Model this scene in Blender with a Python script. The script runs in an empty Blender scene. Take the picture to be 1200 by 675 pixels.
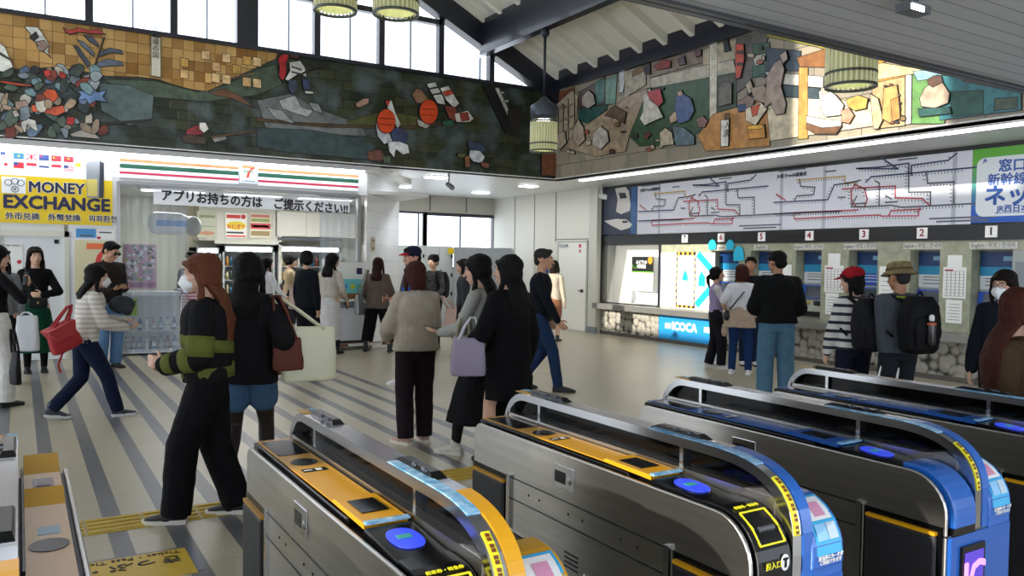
import bpy, bmesh, math, random
import numpy as np
from mathutils import Vector, Matrix, Euler
random.seed(7)
SC = bpy.context.scene
COL = SC.collection
PI = math.pi
def V(*a): return Vector(a)
# ------------------------------------------------------------------ camera
EYE = 1.55
FPX = 940.0
def _n(v): return v / np.linalg.norm(v)
_Y = _n(np.array([22-600., -(297-337.5), -FPX])); _X = np.array([2114-600., -(326-337.5), -FPX])
_X = _n(_X - _Y*_X.dot(_Y)); _Z = np.cross(_X, _Y)
CM = np.stack([_X, _Y, _Z], 1)           # world -> camera axes
cam = bpy.data.cameras.new('camera'); cam_o = bpy.data.objects.new('camera', cam); COL.objects.link(cam_o)
cam.sensor_width = 36; cam.lens = 36*FPX/1200; cam.clip_start = 0.05; cam.clip_end = 200
cam_o.matrix_world = Matrix([list(CM.T[i])+[(0, 0, EYE)[i]] for i in range(3)]+[[0, 0, 0, 1]])
SC.camera = cam_o
def at(px, py, X=None, Y=None, Z=None):
    """point of the place seen at a picture position, on a known plane"""
    d = CM.T @ np.array([(px-600)/FPX, -(py-337.5)/FPX, -1.])
    t = X/d[0] if X is not None else Y/d[1] if Y is not None else (Z-EYE)/d[2]
    return V(d[0]*t, d[1]*t, d[2]*t+EYE)
# ------------------------------------------------------------------ world, sun, exposure
W = bpy.data.worlds.new('world'); SC.world = W; W.use_nodes = True
W.node_tree.nodes['Background'].inputs[0].default_value = (0.80, 0.88, 1.0, 1)
W.node_tree.nodes['Background'].inputs[1].default_value = 3.2
def lamp(name, kind, loc, energy, color=(1, 1, 1), direction=None, **k):
    l = bpy.data.lights.new(name, kind); l.energy = energy; l.color = color
    for a, b in k.items(): setattr(l, a, b)
    o = bpy.data.objects.new(name, l); COL.objects.link(o); o.location = loc
    if direction is not None: o.rotation_euler = Vector(direction).to_track_quat('-Z', 'Y').to_euler()
    return o
SUN_DIR = V(0.955, 0.06, -0.27)
lamp('sun', 'SUN', (-10, 5, 8), 7.5, (1.0, 0.93, 0.82), SUN_DIR, angle=0.012)
lamp('entrance_fill', 'AREA', (-4.8, 9.8, 1.6), 190, (.92, .96, 1), (1, 0, .12), shape='RECTANGLE', size=2.6, size_y=8.5)  # added fill lamp at the unseen entrance, lifts roof, soffit and people
lamp('platform_fill', 'AREA', (2.5, -2.7, 1.7), 70, (.92, .96, 1), (.1, 1, .25), shape='RECTANGLE', size=9, size_y=2.2)  # added fill lamp behind the camera, brightens near soffit and gate fronts
SC.view_settings.view_transform = 'Standard'; SC.view_settings.look = 'None'
SC.view_settings.gamma = 1; SC.view_settings.use_curve_mapping = False
SC.view_settings.exposure = 0.0
# ------------------------------------------------------------------ materials
def lin(h):
    if not isinstance(h, str): return tuple(h)[:3]
    h = h.lstrip('#'); r = []
    for i in (0, 2, 4):
        c = int(h[i:i+2], 16)/255; r.append(c/12.92 if c <= .04045 else ((c+.055)/1.055)**2.4)
    return tuple(r)
MATS = {}
def mat(name, color='#808080', rough=.6, metal=0., var=0., scale=8., bump=0., bscale=40., emit=None, estr=0., alpha=None, stretch=None, color2=None, spec=None, coat=0.):
    if name in MATS: return MATS[name]
    m = bpy.data.materials.new(name); m.use_nodes = True; MATS[name] = m
    nt = m.node_tree; b = nt.nodes['Principled BSDF']; c = lin(color)
    b.inputs['Base Color'].default_value = (*c, 1); b.inputs['Roughness'].default_value = rough
    b.inputs['Metallic'].default_value = metal
    if spec is not None: b.inputs['Specular IOR Level'].default_value = spec
    if coat: b.inputs['Coat Weight'].default_value = coat; b.inputs['Coat Roughness'].default_value = .08
    if var or bump or color2:
        tc = nt.nodes.new('ShaderNodeTexCoord'); mp = nt.nodes.new('ShaderNodeMapping')
        nt.links.new(tc.outputs['Object'], mp.inputs[0])
        if stretch: mp.inputs['Scale'].default_value = stretch
    if var or color2:
        no = nt.nodes.new('ShaderNodeTexNoise'); no.inputs['Scale'].default_value = scale; no.inputs['Detail'].default_value = 5
        nt.links.new(mp.outputs[0], no.inputs['Vector'])
        mx = nt.nodes.new('ShaderNodeMix'); mx.data_type = 'RGBA'
        rr = nt.nodes.new('ShaderNodeValToRGB'); rr.color_ramp.elements[0].position = .35; rr.color_ramp.elements[1].position = .65
        nt.links.new(no.outputs[0], rr.inputs[0]); nt.links.new(rr.outputs[0], mx.inputs[0])
        c2 = lin(color2) if color2 else tuple(min(1, x*(1+var)) for x in c)
        c1 = c if color2 else tuple(x*(1-var) for x in c)
        mx.inputs[6].default_value = (*c1, 1); mx.inputs[7].default_value = (*c2, 1)
        nt.links.new(mx.outputs[2], b.inputs['Base Color'])
    if bump:
        n2 = nt.nodes.new('ShaderNodeTexNoise'); n2.inputs['Scale'].default_value = bscale; n2.inputs['Detail'].default_value = 4
        nt.links.new(mp.outputs[0], n2.inputs['Vector'])
        bp = nt.nodes.new('ShaderNodeBump'); bp.inputs['Strength'].default_value = bump; bp.inputs['Distance'].default_value = .02
        nt.links.new(n2.outputs[0], bp.inputs['Height']); nt.links.new(bp.outputs[0], b.inputs['Normal'])
    if emit:
        b.inputs['Emission Color'].default_value = (*lin(emit), 1); b.inputs['Emission Strength'].default_value = estr
    return m
def glassy(name, tint='#ffffff', clear=.85, rough=.05, base='#ffffff'):
    """thin sheet: mostly see-through, partly glossy"""
    if name in MATS: return MATS[name]
    m = bpy.data.materials.new(name); m.use_nodes = True; MATS[name] = m
    nt = m.node_tree; b = nt.nodes['Principled BSDF']; out = nt.nodes['Material Output']
    b.inputs['Base Color'].default_value = (*lin(base), 1); b.inputs['Roughness'].default_value = rough
    t = nt.nodes.new('ShaderNodeBsdfTransparent'); t.inputs[0].default_value = (*lin(tint), 1)
    mx = nt.nodes.new('ShaderNodeMixShader'); mx.inputs[0].default_value = clear
    nt.links.new(b.outputs[0], mx.inputs[1]); nt.links.new(t.outputs[0], mx.inputs[2]); nt.links.new(mx.outputs[0], out.inputs[0])
    return m
def bandmat(name, c1, c2, axis=2, period=.06, duty=.5, rough=.8, offset=0.):
    m = mat(name, c1, rough, bump=.15, bscale=60); nt = m.node_tree; b = nt.nodes['Principled BSDF']
    tc = nt.nodes.new('ShaderNodeTexCoord'); sp = nt.nodes.new('ShaderNodeSeparateXYZ'); nt.links.new(tc.outputs['Object'], sp.inputs[0])
    a = nt.nodes.new('ShaderNodeMath'); a.operation = 'ADD'; a.inputs[1].default_value = offset+100*period
    nt.links.new(sp.outputs[axis], a.inputs[0])
    d = nt.nodes.new('ShaderNodeMath'); d.operation = 'MODULO'; d.inputs[1].default_value = period; nt.links.new(a.outputs[0], d.inputs[0])
    g = nt.nodes.new('ShaderNodeMath'); g.operation = 'LESS_THAN'; g.inputs[1].default_value = period*duty; nt.links.new(d.outputs[0], g.inputs[0])
    mx = nt.nodes.new('ShaderNodeMix'); mx.data_type = 'RGBA'; nt.links.new(g.outputs[0], mx.inputs[0])
    mx.inputs[6].default_value = (*lin(c1), 1); mx.inputs[7].default_value = (*lin(c2), 1); nt.links.new(mx.outputs[2], b.inputs['Base Color'])
    return m
def brickmat(name, c1, c2, mortar, w, h, msize=.004, plane='XY', rough=.4, offset=.0, var=None, loc=(0, 0, 0), bump=.3, metal=0., coat=0., noise=None):
    m = mat(name, c1, rough, metal=metal, coat=coat); nt = m.node_tree; b = nt.nodes['Principled BSDF']
    tc = nt.nodes.new('ShaderNodeTexCoord'); mp = nt.nodes.new('ShaderNodeMapping'); nt.links.new(tc.outputs['Object'], mp.inputs[0])
    sp = nt.nodes.new('ShaderNodeSeparateXYZ'); cb = nt.nodes.new('ShaderNodeCombineXYZ'); nt.links.new(mp.outputs[0], sp.inputs[0])
    mp.inputs['Location'].default_value = loc
    nt.links.new(sp.outputs['XYZ'.index(plane[0])], cb.inputs[0]); nt.links.new(sp.outputs['XYZ'.index(plane[1])], cb.inputs[1])
    br = nt.nodes.new('ShaderNodeTexBrick'); nt.links.new(cb.outputs[0], br.inputs['Vector'])
    br.offset = offset; br.inputs['Scale'].default_value = 1; br.inputs['Brick Width'].default_value = w; br.inputs['Row Height'].default_value = h
    br.inputs['Mortar Size'].default_value = msize; br.inputs['Color1'].default_value = (*lin(c1), 1); br.inputs['Color2'].default_value = (*lin(c2), 1)
    br.inputs['Mortar'].default_value = (*lin(mortar), 1); last = br.outputs['Color']
    if noise:
        no = nt.nodes.new('ShaderNodeTexNoise'); no.inputs['Scale'].default_value = noise[0]; no.inputs['Detail'].default_value = 6
        nt.links.new(cb.outputs[0], no.inputs['Vector'])
        rr = nt.nodes.new('ShaderNodeValToRGB'); rr.color_ramp.elements[0].position = noise[3] if len(noise) > 3 else .45; rr.color_ramp.elements[1].position = .7
        nt.links.new(no.outputs[0], rr.inputs[0])
        f = nt.nodes.new('ShaderNodeMath'); f.operation = 'MULTIPLY'; f.inputs[1].default_value = noise[2]; nt.links.new(rr.outputs[0], f.inputs[0])
        mx = nt.nodes.new('ShaderNodeMix'); mx.data_type = 'RGBA'; nt.links.new(f.outputs[0], mx.inputs[0]); nt.links.new(last, mx.inputs[6])
        mx.inputs[7].default_value = (*lin(noise[1]), 1); last = mx.outputs[2]
    nt.links.new(last, b.inputs['Base Color'])
    if bump:
        bp = nt.nodes.new('ShaderNodeBump'); bp.inputs['Strength'].default_value = bump; bp.inputs['Distance'].default_value = .01; bp.invert = True
        nt.links.new(br.outputs['Fac'], bp.inputs['Height']); nt.links.new(bp.outputs[0], b.inputs['Normal'])
    return m
# ------------------------------------------------------------------ mesh builder
ORIG = {}
def origin_of(o):
    while o is not None:
        if o.name in ORIG: return Vector(ORIG[o.name])
        o = o.parent
    return V(0, 0, 0)
class MB:
    def __init__(s): s.v = []; s.f = []
    def quadbox(s, p):       # 8 points, bottom 4 ccw then top 4
        n = len(s.v); s.v += [tuple(q) for q in p]
        s.f += [tuple(n+i for i in t) for t in ((3, 2, 1, 0), (4, 5, 6, 7), (0, 1, 5, 4), (1, 2, 6, 5), (2, 3, 7, 6), (3, 0, 4, 7))]; return s
    def box(s, x0, x1, y0, y1, z0, z1):
        x0, x1 = sorted((x0, x1)); y0, y1 = sorted((y0, y1)); z0, z1 = sorted((z0, z1))
        return s.quadbox([(x0, y0, z0), (x1, y0, z0), (x1, y1, z0), (x0, y1, z0), (x0, y0, z1), (x1, y0, z1), (x1, y1, z1), (x0, y1, z1)])
    def bar(s, a, b, w, h, up=(0, 0, 1)):   # rectangular bar from a to b
        a = Vector(a); b = Vector(b); d = (b-a).normalized(); r = d.cross(Vector(up))
        if r.length < 1e-4: r = d.cross(V(1, 0, 0))
        r.normalize(); u = r.cross(d); r *= w/2; u *= h/2
        return s.quadbox([a-r-u, a+r-u, b+r-u, b-r-u, a-r+u, a+r+u, b+r+u, b-r+u])
    def poly(s, pts, off):   # prism: planar 3d polygon pts extruded by vector off
        pts = [Vector(p) for p in pts]; off = Vector(off); nn = V(0, 0, 0)
        for i in range(len(pts)): nn += pts[i].cross(pts[(i+1) % len(pts)])
        if nn.dot(off) > 0: pts = pts[::-1]
        n = len(s.v); k = len(pts); s.v += [tuple(p) for p in pts]+[tuple(p+off) for p in pts]
        s.f.append(tuple(range(n, n+k))); s.f.append(tuple(range(n+2*k-1, n+k-1, -1)))
        s.f += [(n+(i+1) % k, n+i, n+k+i, n+k+(i+1) % k) for i in range(k)]; return s
    def strip(s, path, w, off, nrm):   # flat ribbon along a path in a plane with normal nrm, thickness off
        path = [Vector(p) for p in path]; nrm = Vector(nrm)
        for a, b in zip(path, path[1:]):
            d = (b-a)
            if d.length < 1e-5: continue
            d.normalize(); r = d.cross(nrm).normalized()*w/2; e = d*w*.5
            s.poly([a-r-e, b-r+e, b+r+e, a+r-e], nrm*off)
        return s
    def rings(s, R, cap=True, close=False):
        k = len(R[0]); n = len(s.v)
        for r in R: s.v += [tuple(p) for p in r]
        for i in range(len(R)-1):
            for j in range(k): s.f.append((n+i*k+j, n+i*k+(j+1) % k, n+(i+1)*k+(j+1) % k, n+(i+1)*k+j))
        if cap: s.f.append(tuple(n+j for j in range(k-1, -1, -1))); s.f.append(tuple(n+(len(R)-1)*k+j for j in range(k)))
        return s
    def tube(s, pts, r, n=10, cap=True, rb=None, ref=None):
        """swept round/elliptic tube; r number or list (or (a,b) pairs); a along ref x dir"""
        pts = [Vector(p) for p in pts]; R = []; m = len(pts)
        rr = r if isinstance(r, (list, tuple)) else [r]*m
        pr = None
        for i in range(m):
            d = (pts[min(i+1, m-1)]-pts[max(i-1, 0)]).normalized()
            if pr is None:
                q = Vector(ref) if ref is not None else (V(0, 0, 1) if abs(d.z) < .9 else V(1, 0, 0))
            else: q = pr
            x = (q-d*q.dot(d))
            if x.length < 1e-4: x = d.orthogonal()
            x.normalize(); pr = x; y = d.cross(x)
            a, b = rr[i] if isinstance(rr[i], (list, tuple)) else (rr[i], rr[i])
            R.append([pts[i]+x*a*math.cos(2*PI*j/n)+y*b*math.sin(2*PI*j/n) for j in range(n)])
        return s.rings(R, cap)
    def limb(s, pts, r, n=12, ref=None):
        """tube with rounded ends"""
        pts = [Vector(p) for p in pts]; rr = [q if isinstance(q, (list, tuple)) else (q, q) for q in r]
        d0 = (pts[0]-pts[1]).normalized(); d1 = (pts[-1]-pts[-2]).normalized(); P = []; Q = []
        m0 = min(rr[0]); m1 = min(rr[-1])
        for t in (.96, .75, .4): P.append(pts[0]+d0*m0*t); k = math.sqrt(1-t*t); Q.append((rr[0][0]*k, rr[0][1]*k))
        P += pts; Q += rr
        for t in (.4, .75, .96): P.append(pts[-1]+d1*m1*t); k = math.sqrt(1-t*t); Q.append((rr[-1][0]*k, rr[-1][1]*k))
        return s.tube(P, Q, n, True, ref=ref)
    def ell(s, c, r, M=None, nu=14, nv=9):
        c = Vector(c); R = []
        for i in range(1, nv):
            a = PI*i/nv
            R.append([c+((M@q) if M is not None else q) for q in (V(r[0]*math.sin(a)*math.cos(2*PI*j/nu), r[1]*math.sin(a)*math.sin(2*PI*j/nu), -r[2]*math.cos(a)) for j in range(nu))])
        return s.rings(R, True)
    def lathe(s, prof, c, n=24, axis='Z', cap=True):
        c = Vector(c); R = []
        for (r, h) in prof:
            R.append([c+V(r*math.cos(2*PI*j/n), r*math.sin(2*PI*j/n), h) for j in range(n)])
        return s.rings(R, cap)
def build(name, mb, m, parent=None, smooth=False, loc=None, mods=None):
    me = bpy.data.meshes.new(name); o = bpy.data.objects.new(name, me); COL.objects.link(o)
    off = origin_of(parent)
    if loc is not None: off = Vector(loc)
    me.from_pydata([tuple(Vector(p)-off) for p in mb.v], [], mb.f); me.update()
    bm = bmesh.new(); bm.from_mesh(me); bmesh.ops.recalc_face_normals(bm, faces=bm.faces); bm.to_mesh(me); bm.free()
    if smooth:
        for p in me.polygons: p.use_smooth = True
    me.materials.append(m)
    if parent is not None: o.parent = parent
    elif loc is not None: o.location = loc
    return o
def bevel(o, w=.01, seg=2):
    b = o.modifiers.new('bevel', 'BEVEL'); b.width = w; b.segments = seg; b.limit_method = 'ANGLE'; return o
def tag(o, label=None, cat=None, group=None, kind=None):
    if label: o['label'] = label
    if cat: o['category'] = cat
    if group: o['group'] = group
    if kind: o['kind'] = kind
    return o
def thing(name, label, cat, loc=(0, 0, 0), group=None, rz=0.):
    o = bpy.data.objects.new(name, None); COL.objects.link(o); o.location = loc; o.rotation_euler = (0, 0, rz); o.empty_display_size = .1
    ORIG[o.name] = (0., 0., 0.) if rz else tuple(loc)
    tag(o, label, cat, group); return o
def struct(name, mb, m, parent=None, smooth=False): return tag(build(name, mb, m, parent, smooth), kind='structure')
def copy_tree(o, parent=None):
    c = o.copy(); COL.objects.link(c)
    if parent is not None: c.parent = parent
    for ch in list(o.children): copy_tree(ch, c)
    return c
def text(name, s, size, origin, right, up, m, parent, align='LEFT', ext=.001, sx=1., bold=0., spacing=1.):
    cu = bpy.data.curves.new(name, 'FONT'); cu.body = s; cu.size = size; cu.align_x = align; cu.align_y = 'CENTER'; cu.extrude = ext; cu.resolution_u = 2
    cu.space_character = spacing
    t = bpy.data.objects.new(name, cu); COL.objects.link(t); bpy.context.view_layer.update()
    me = bpy.data.meshes.new_from_object(t.evaluated_get(bpy.context.evaluated_depsgraph_get()))
    bpy.data.objects.remove(t); bpy.data.curves.remove(cu)
    r = Vector(right).normalized(); u = Vector(up).normalized(); n = r.cross(u); off = origin_of(parent)
    for v in me.vertices:
        c = v.co.copy(); v.co = Vector(origin)+r*c.x*sx+u*c.y+n*(c.z+ext)-off
    if bold:      # heavier strokes: the same letters again, shifted by a hair
        bm = bmesh.new(); bm.from_mesh(me); b0 = bm.copy()
        for k, a in enumerate(np.linspace(0, 2*PI, 7)[:-1]):
            m2 = bpy.data.meshes.new('tmp'); b2 = b0.copy(); dv = (r*math.cos(a)+u*math.sin(a))*bold+n*(.00004*(k+1))
            for v in b2.verts: v.co += dv
            b2.to_mesh(m2); b2.free(); bm.from_mesh(m2); bpy.data.meshes.remove(m2)
        bm.to_mesh(me); bm.free(); b0.free()
    me.update(); me.materials.clear(); me.materials.append(m)
    o = bpy.data.objects.new(name, me); COL.objects.link(o); me.name = name
    if parent is not None: o.parent = parent
    return o
# planes that face the viewer: (right, up, towards viewer)
RX = (V(1, 0, 0), V(0, 0, 1), V(0, -1, 0))      # walls along X (store side)
RY = (V(0, -1, 0), V(0, 0, 1), V(-1, 0, 0))     # walls along Y (ticket side)
# ================================================================== SETTING
HC = 3.14            # low ceiling
YM = 12.95; XM = 8.9  # mural planes
YS = 13.45; XT = 10.7 # shop front, ticket wall
M_white = mat('white_paint', '#e6e6e2', .55)
M_cream = mat('cream_wall', '#d9d7cb', .5)
M_ceil = mat('low_ceiling_paint', '#d6d6d2', .35)
M_dark = mat('dark_steel', '#1c1f2b', .3, coat=.3)
M_black = mat('black_plastic', '#0c0c0e', .35)
M_alu = mat('aluminium', '#9a9a9a', .35, .9)
M_joint = mat('joint_grey', '#6e6c66', .8)
# floor : beige tiles with grey stripes running away
def floor_material():
    m = brickmat('floor_tiles', '#aaa28c', '#b0a893', '#8a836f', .59, .295, .0035, 'XY', .32, loc=(-.79+.59*20, -4.51+.295*100, 0), bump=.15, noise=(60, '#988f7c', .45, .4))
    nt = m.node_tree; b = nt.nodes['Principled BSDF']; src = b.inputs['Base Color'].links[0].from_socket
    tc = nt.nodes.new('ShaderNodeTexCoord'); sp = nt.nodes.new('ShaderNodeSeparateXYZ'); nt.links.new(tc.outputs['Object'], sp.inputs[0])
    def mth(op, a, bb):
        n = nt.nodes.new('ShaderNodeMath'); n.operation = op
        for i, q in enumerate((a, bb)):
            if isinstance(q, (int, float)): n.inputs[i].default_value = q
            else: nt.links.new(q, n.inputs[i])
        return n.outputs[0]
    x = sp.outputs[0]; a = mth('MODULO', mth('ADD', x, 29.5-.115), .295)
    k = mth('MULTIPLY', mth('LESS_THAN', a, .10), mth('MULTIPLY', mth('LESS_THAN', x, 3.95), mth('GREATER_THAN', x, -5)))
    no = nt.nodes.new('ShaderNodeTexNoise'); no.inputs['Scale'].default_value = 70
    cr = nt.nodes.new('ShaderNodeMix'); cr.data_type = 'RGBA'; cr.inputs[6].default_value = (*lin('#555558'), 1); cr.inputs[7].default_value = (*lin('#636367'), 1); nt.links.new(no.outputs[0], cr.inputs[0])
    mx = nt.nodes.new('ShaderNodeMix'); mx.data_type = 'RGBA'; nt.links.new(k, mx.inputs[0]); nt.links.new(src, mx.inputs[6]); nt.links.new(cr.outputs[2], mx.inputs[7])
    nt.links.new(mx.outputs[2], b.inputs['Base Color'])
    return m
struct('floor', MB().box(-6, 11.4, -3, 18.6, -.1, 0), floor_material())
# --- low ceilings (soffits) around the high hall
m_slat = brickmat('ceiling_slats', '#b6b8bb', '#bec0c3', '#7c7e82', 40., .14, .006, 'XY', .42, metal=.15)
struct('ceiling', MB().box(-6, 11.2, -3, 3.76, HC, HC+.25), m_slat)
struct('trim_1', MB().box(-6, XM, 3.76, 3.82, HC-.02, HC+.26).box(-6, XM, 3.70, 3.745, HC-.02, HC), mat('soffit_edge', '#4a4b4f', .4, .5))
struct('ceiling_side', MB().box(XM, 11.2, 3.82, YM, HC, HC+.012), M_ceil)
struct('ceiling_rear', MB().box(-6, 11.2, YM, 18.5, HC, HC+.012), M_ceil)
# --- upper walls behind the murals
struct('wall_rear_upper', MB().box(-6, XM+.3, YM+.06, YM+.3, HC, 4.80), mat('mural_backing', '#2a2a26', .8))
struct('wall_right_upper', MB().box(XM+.06, XM+.3, 3.5, YM+.1, HC, 4.86), MATS['mural_backing'])
# --- right hand walls
mw = MB().box(XT+.35, XT+.6, -3, 13.7, 0, HC)
struct('wall_right', mw, M_cream)
struct('wall_right_recess', MB().box(10.6, 10.85, 13.98, 18.3, 0, HC), M_cream)
struct('trim_2', MB().box(10.55, 11.3, 13.72, 14.0, 0, HC), mat('column_panel', '#c9c7bb', .45))
struct('baseboard_right', MB().box(10.53, 10.6, 13.70, 14.02, 0, .14).box(10.59, 10.61, 15.25, 18.2, 0, .1), mat('base_grey', '#7d8588', .4))
jm = MB()
for x in (604, 627, 652, 693): 
    y = at(x, 226, X=10.6).y; jm.box(10.594, 10.6, y-.012, y+.012, 0 if x < 640 else 1.99, HC)
y0 = at(652, 284, X=10.6).y; jm.box(10.594, 10.6, 14.05, y0, 2.03, 2.05)
struct('trim_3', jm, M_joint)
# service door in the recess wall
dr = MB().box(10.57, 10.6, 14.10, 15.16, 0.01, 1.96)
d = struct('door_1', dr, mat('door_white', '#eceae2', .4))
build('door_frame', MB().box(10.56, 10.6, 14.05, 14.1, 0, 2.0).box(10.56, 10.6, 15.16, 15.21, 0, 2.0).box(10.56, 10.6, 14.05, 15.21, 1.96, 2.0), mat('frame_grey', '#b9b8b0', .4), d)
build('door_handle', MB().box(10.53, 10.57, 14.2, 14.25, .86, .93).box(10.52, 10.55, 14.2, 14.32, .89, .91), M_black, d)
build('door_closer', MB().box(10.52, 10.57, 14.8, 15.1, 1.88, 1.93), M_alu, d)
o = build('sticker', MB().box(10.565, 10.57, 14.28, 14.38, 1.72, 1.94), mat('sign_white', '#f0f0f0', .4), d)
build('symbol', MB().box(10.56, 10.565, 14.29, 14.37, 1.85, 1.93).box(10.56, 10.565, 14.3, 14.36, 1.74, 1.81), mat('sign_red', '#c4303a', .4), o)
# rear wall with a band of windows
wb = MB().box(5.8, 10.85, 18.2, 18.4, 0, 1.3).box(5.8, 10.85, 18.2, 18.4, 2.70, HC).box(10.62, 10.85, 18.2, 18.4, 1.3, 2.7).box(5.8, 7.0, 18.2, 18.4, 1.3, 2.7)
struct('wall_rear', wb, mat('rear_wall_beige', '#b4b0a4', .5))
struct('trim_4', MB().box(at(504, 240, Y=18.2).x-.015, at(504, 240, Y=18.2).x+.015, 18.19, 18.2, 2.75, HC).box(at(546.5, 240, Y=18.2).x-.015, at(546.5, 240, Y=18.2).x+.015, 18.19, 18.2, 2.75, HC), M_joint)
M_pane = glassy('window_glass', '#ffffff', .93, .02)
M_frost = glassy('frosted_glass', '#ffffff', .85, .3, '#f4f8ff')
def window(n, x0, x1, z0, z1, y, mull=None, fr=.05, glass=M_pane, top=None):
    f = MB().box(x0, x0+fr, y-.06, y+.06, z0, z1).box(x1-fr, x1, y-.06, y+.06, z0, z1).box(x0, x1, y-.06, y+.06, z0, z0+fr*.7).box(x0, x1, y-.06, y+.06, z1-fr, z1)
    if mull: f.box(mull-.012, mull+.012, y-.03, y+.03, z0, z1)
    w = struct('window_%d' % n, f, M_dark)
    build('window_pane', MB().box(x0+fr, x1-fr, y-.004, y+.004, z0+fr*.7, z1-fr), glass, w)
    return w
xa, xb, xc = at(497, 265, Y=18.2).x, at(540, 265, Y=18.2).x, at(581, 265, Y=18.2).x
window(1, 7.0, xa+.05, 1.3, 2.72, 18.24, at(491, 265, Y=18.2).x-.0)
window(2, xa, xc, 1.3, 2.72, 18.24, xb, .08)
# --- unseen walls that close the hall, their openings shaped for the sun patches and daylight
struct('wall_left', MB().box(-5.2, -5, 3.0, 5.2, 0, 3.05).box(-5.2, -5, 14.5, 18.4, 0, 3.3).box(-5.2, -5, 3.0, 14.5, 3.05, 4.6).box(-5.2, -5, 3.0, 9.3, 4.6, 7.0).box(-5.2, -5, 12.7, 14.5, 4.6, 8.8).box(-5.2, -5, 9.3, 12.7, 6.5, 8.8).box(-5.2, -5, 6.4, 9.3, 7.0, 8.8).box(-5.2, -5, 3.0, 4.3, 7.0, 8.8), M_white)
struct('sun_blocker_outside', MB().box(-24, -5.2, 2, 17, 2.9, 3.05), M_white)  # added unseen slab that keeps direct sun off the hall floor
struct('wall_front', MB().box(-6, -3, -3.2, -3, 0, HC).box(9, 11.2, -3.2, -3, 0, HC).box(-3, 9, -3.2, -3, 2.6, HC), M_white)
# ------------------------------------------------ high hall: windows above the rear mural
posts = [-1.4, -.25, .87, 1.99, 3.06, 4.17, 5.29, 6.42, 7.46]
fr = MB()
for i, x in enumerate(posts):
    w = .05 if x != 3.06 else .16
    fr.box(x-w, x+w, YM-.02, YM+.12, 4.8, min(8.4, 4.9+.5*(8.6-x)))
fr.box(-5, 8.5, YM-.03, YM+.12, 4.79, 4.85).box(3.06, 6.42, YM-.02, YM+.1, 5.70, 5.79).box(-5, 3.0, YM-.02, YM+.1, 6.4, 6.5)
struct('window_3', fr, M_dark)
w3 = bpy.data.objects['window_3']
mul = MB()
for x in (at(53, 8, Y=YM).x, at(156, 15, Y=YM).x, at(243, 20, Y=YM).x, at(339, 30, Y=YM).x, at(411, 35, Y=YM).x, at(482, 40, Y=YM).x, at(563.5, 75, Y=YM).x):
    mul.box(x-.01, x+.01, YM+.01, YM+.06, 4.84, 5.7 if 3 < x < 6.6 else 5.25 if x > 6.6 else 6.4)
build('mullion', mul, mat('mullion_grey', '#8d93a4', .4), w3)
build('window_pane', MB().poly([V(-5, YM+.05, 4.82), V(8.3, YM+.05, 4.82), V(3.0, YM+.05, 7.45), V(-5, YM+.05, 7.45)], (0, .006, 0)), M_frost, w3)
# --- roof: cream corrugated deck on dark beams, low eave at the right
def zr(x): return 4.81+.5*(8.28-x)        # underside line of the rafters
dk = MB(); X0, X1 = 1.5, 9.3
dk.quadbox([(X0, 3.5, zr(X0)+.66), (X1, 3.5, zr(X1)+.66), (X1, 14, zr(X1)+.66), (X0, 14, zr(X0)+.66), (X0, 3.5, zr(X0)+.74), (X1, 3.5, zr(X1)+.74), (X1, 14, zr(X1)+.74), (X0, 14, zr(X0)+.74)])
m_deck = mat('roof_deck', '#f0ede0', .6)
roof = struct('roof', dk, m_deck)
ysr = [at(x, y, X=8.9).y for x, y in ((656, 88), (677, 74), (700, 66), (726, 57.5), (753, 49), (782, 38.5), (815, 27))]
step = (ysr[0]-ysr[-1])/6
rb = MB(); nb = MB()
y = ysr[0]+step
while y > 3.6:
    rb.quadbox([(X0, y-.035, zr(X0)+.50), (X1, y-.05, zr(X1)+.50), (X1, y+.05, zr(X1)+.50), (X0, y+.05, zr(X0)+.50), (X0, y-.05, zr(X0)+.67), (X1, y-.05, zr(X1)+.67), (X1, y+.05, zr(X1)+.67), (X0, y+.05, zr(X0)+.67)])
    nb.box(8.84, 9.0, y-step+.11, y-.11, 5.2, 5.40)
    y -= step
build('deck_rib', rb, m_deck, roof)
ev = struct('beam_eave', MB().box(8.84, 9.06, 3.5, YM+.1, 4.84, 5.22), M_dark)
build('closure_block', nb, M_dark, ev)
struct('beam_purlin', MB().box(7.2, 7.36, 3.5, YM, zr(7.28)-.02, zr(7.28)+.60), M_dark)
struct('beam_gable', MB().quadbox([(1.5, YM-.1, zr(1.5)), (8.95, YM-.1, zr(8.95)+.12), (8.95, YM+.14, zr(8.95)+.12), (1.5, YM+.14, zr(1.5)), (1.5, YM-.1, zr(1.5)+.62), (8.95, YM-.1, zr(8.95)+.66), (8.95, YM+.14, zr(8.95)+.66), (1.5, YM+.14, zr(1.5)+.62)]), M_dark)
struct('roof_left', MB().box(-5.2, 1.6, 3.5, 14, 8.72, 8.82), m_deck)  # unseen flat roof, set high so the sun reaches the right mural
struct('gable_front', MB().poly([V(-5, 3.6, HC+.2), V(XM, 3.6, HC+.2), V(XM, 3.6, 5.2), V(1.5, 3.6, 8.7), V(-5, 3.6, 8.7)], (0, .1, 0)), M_white)
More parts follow.
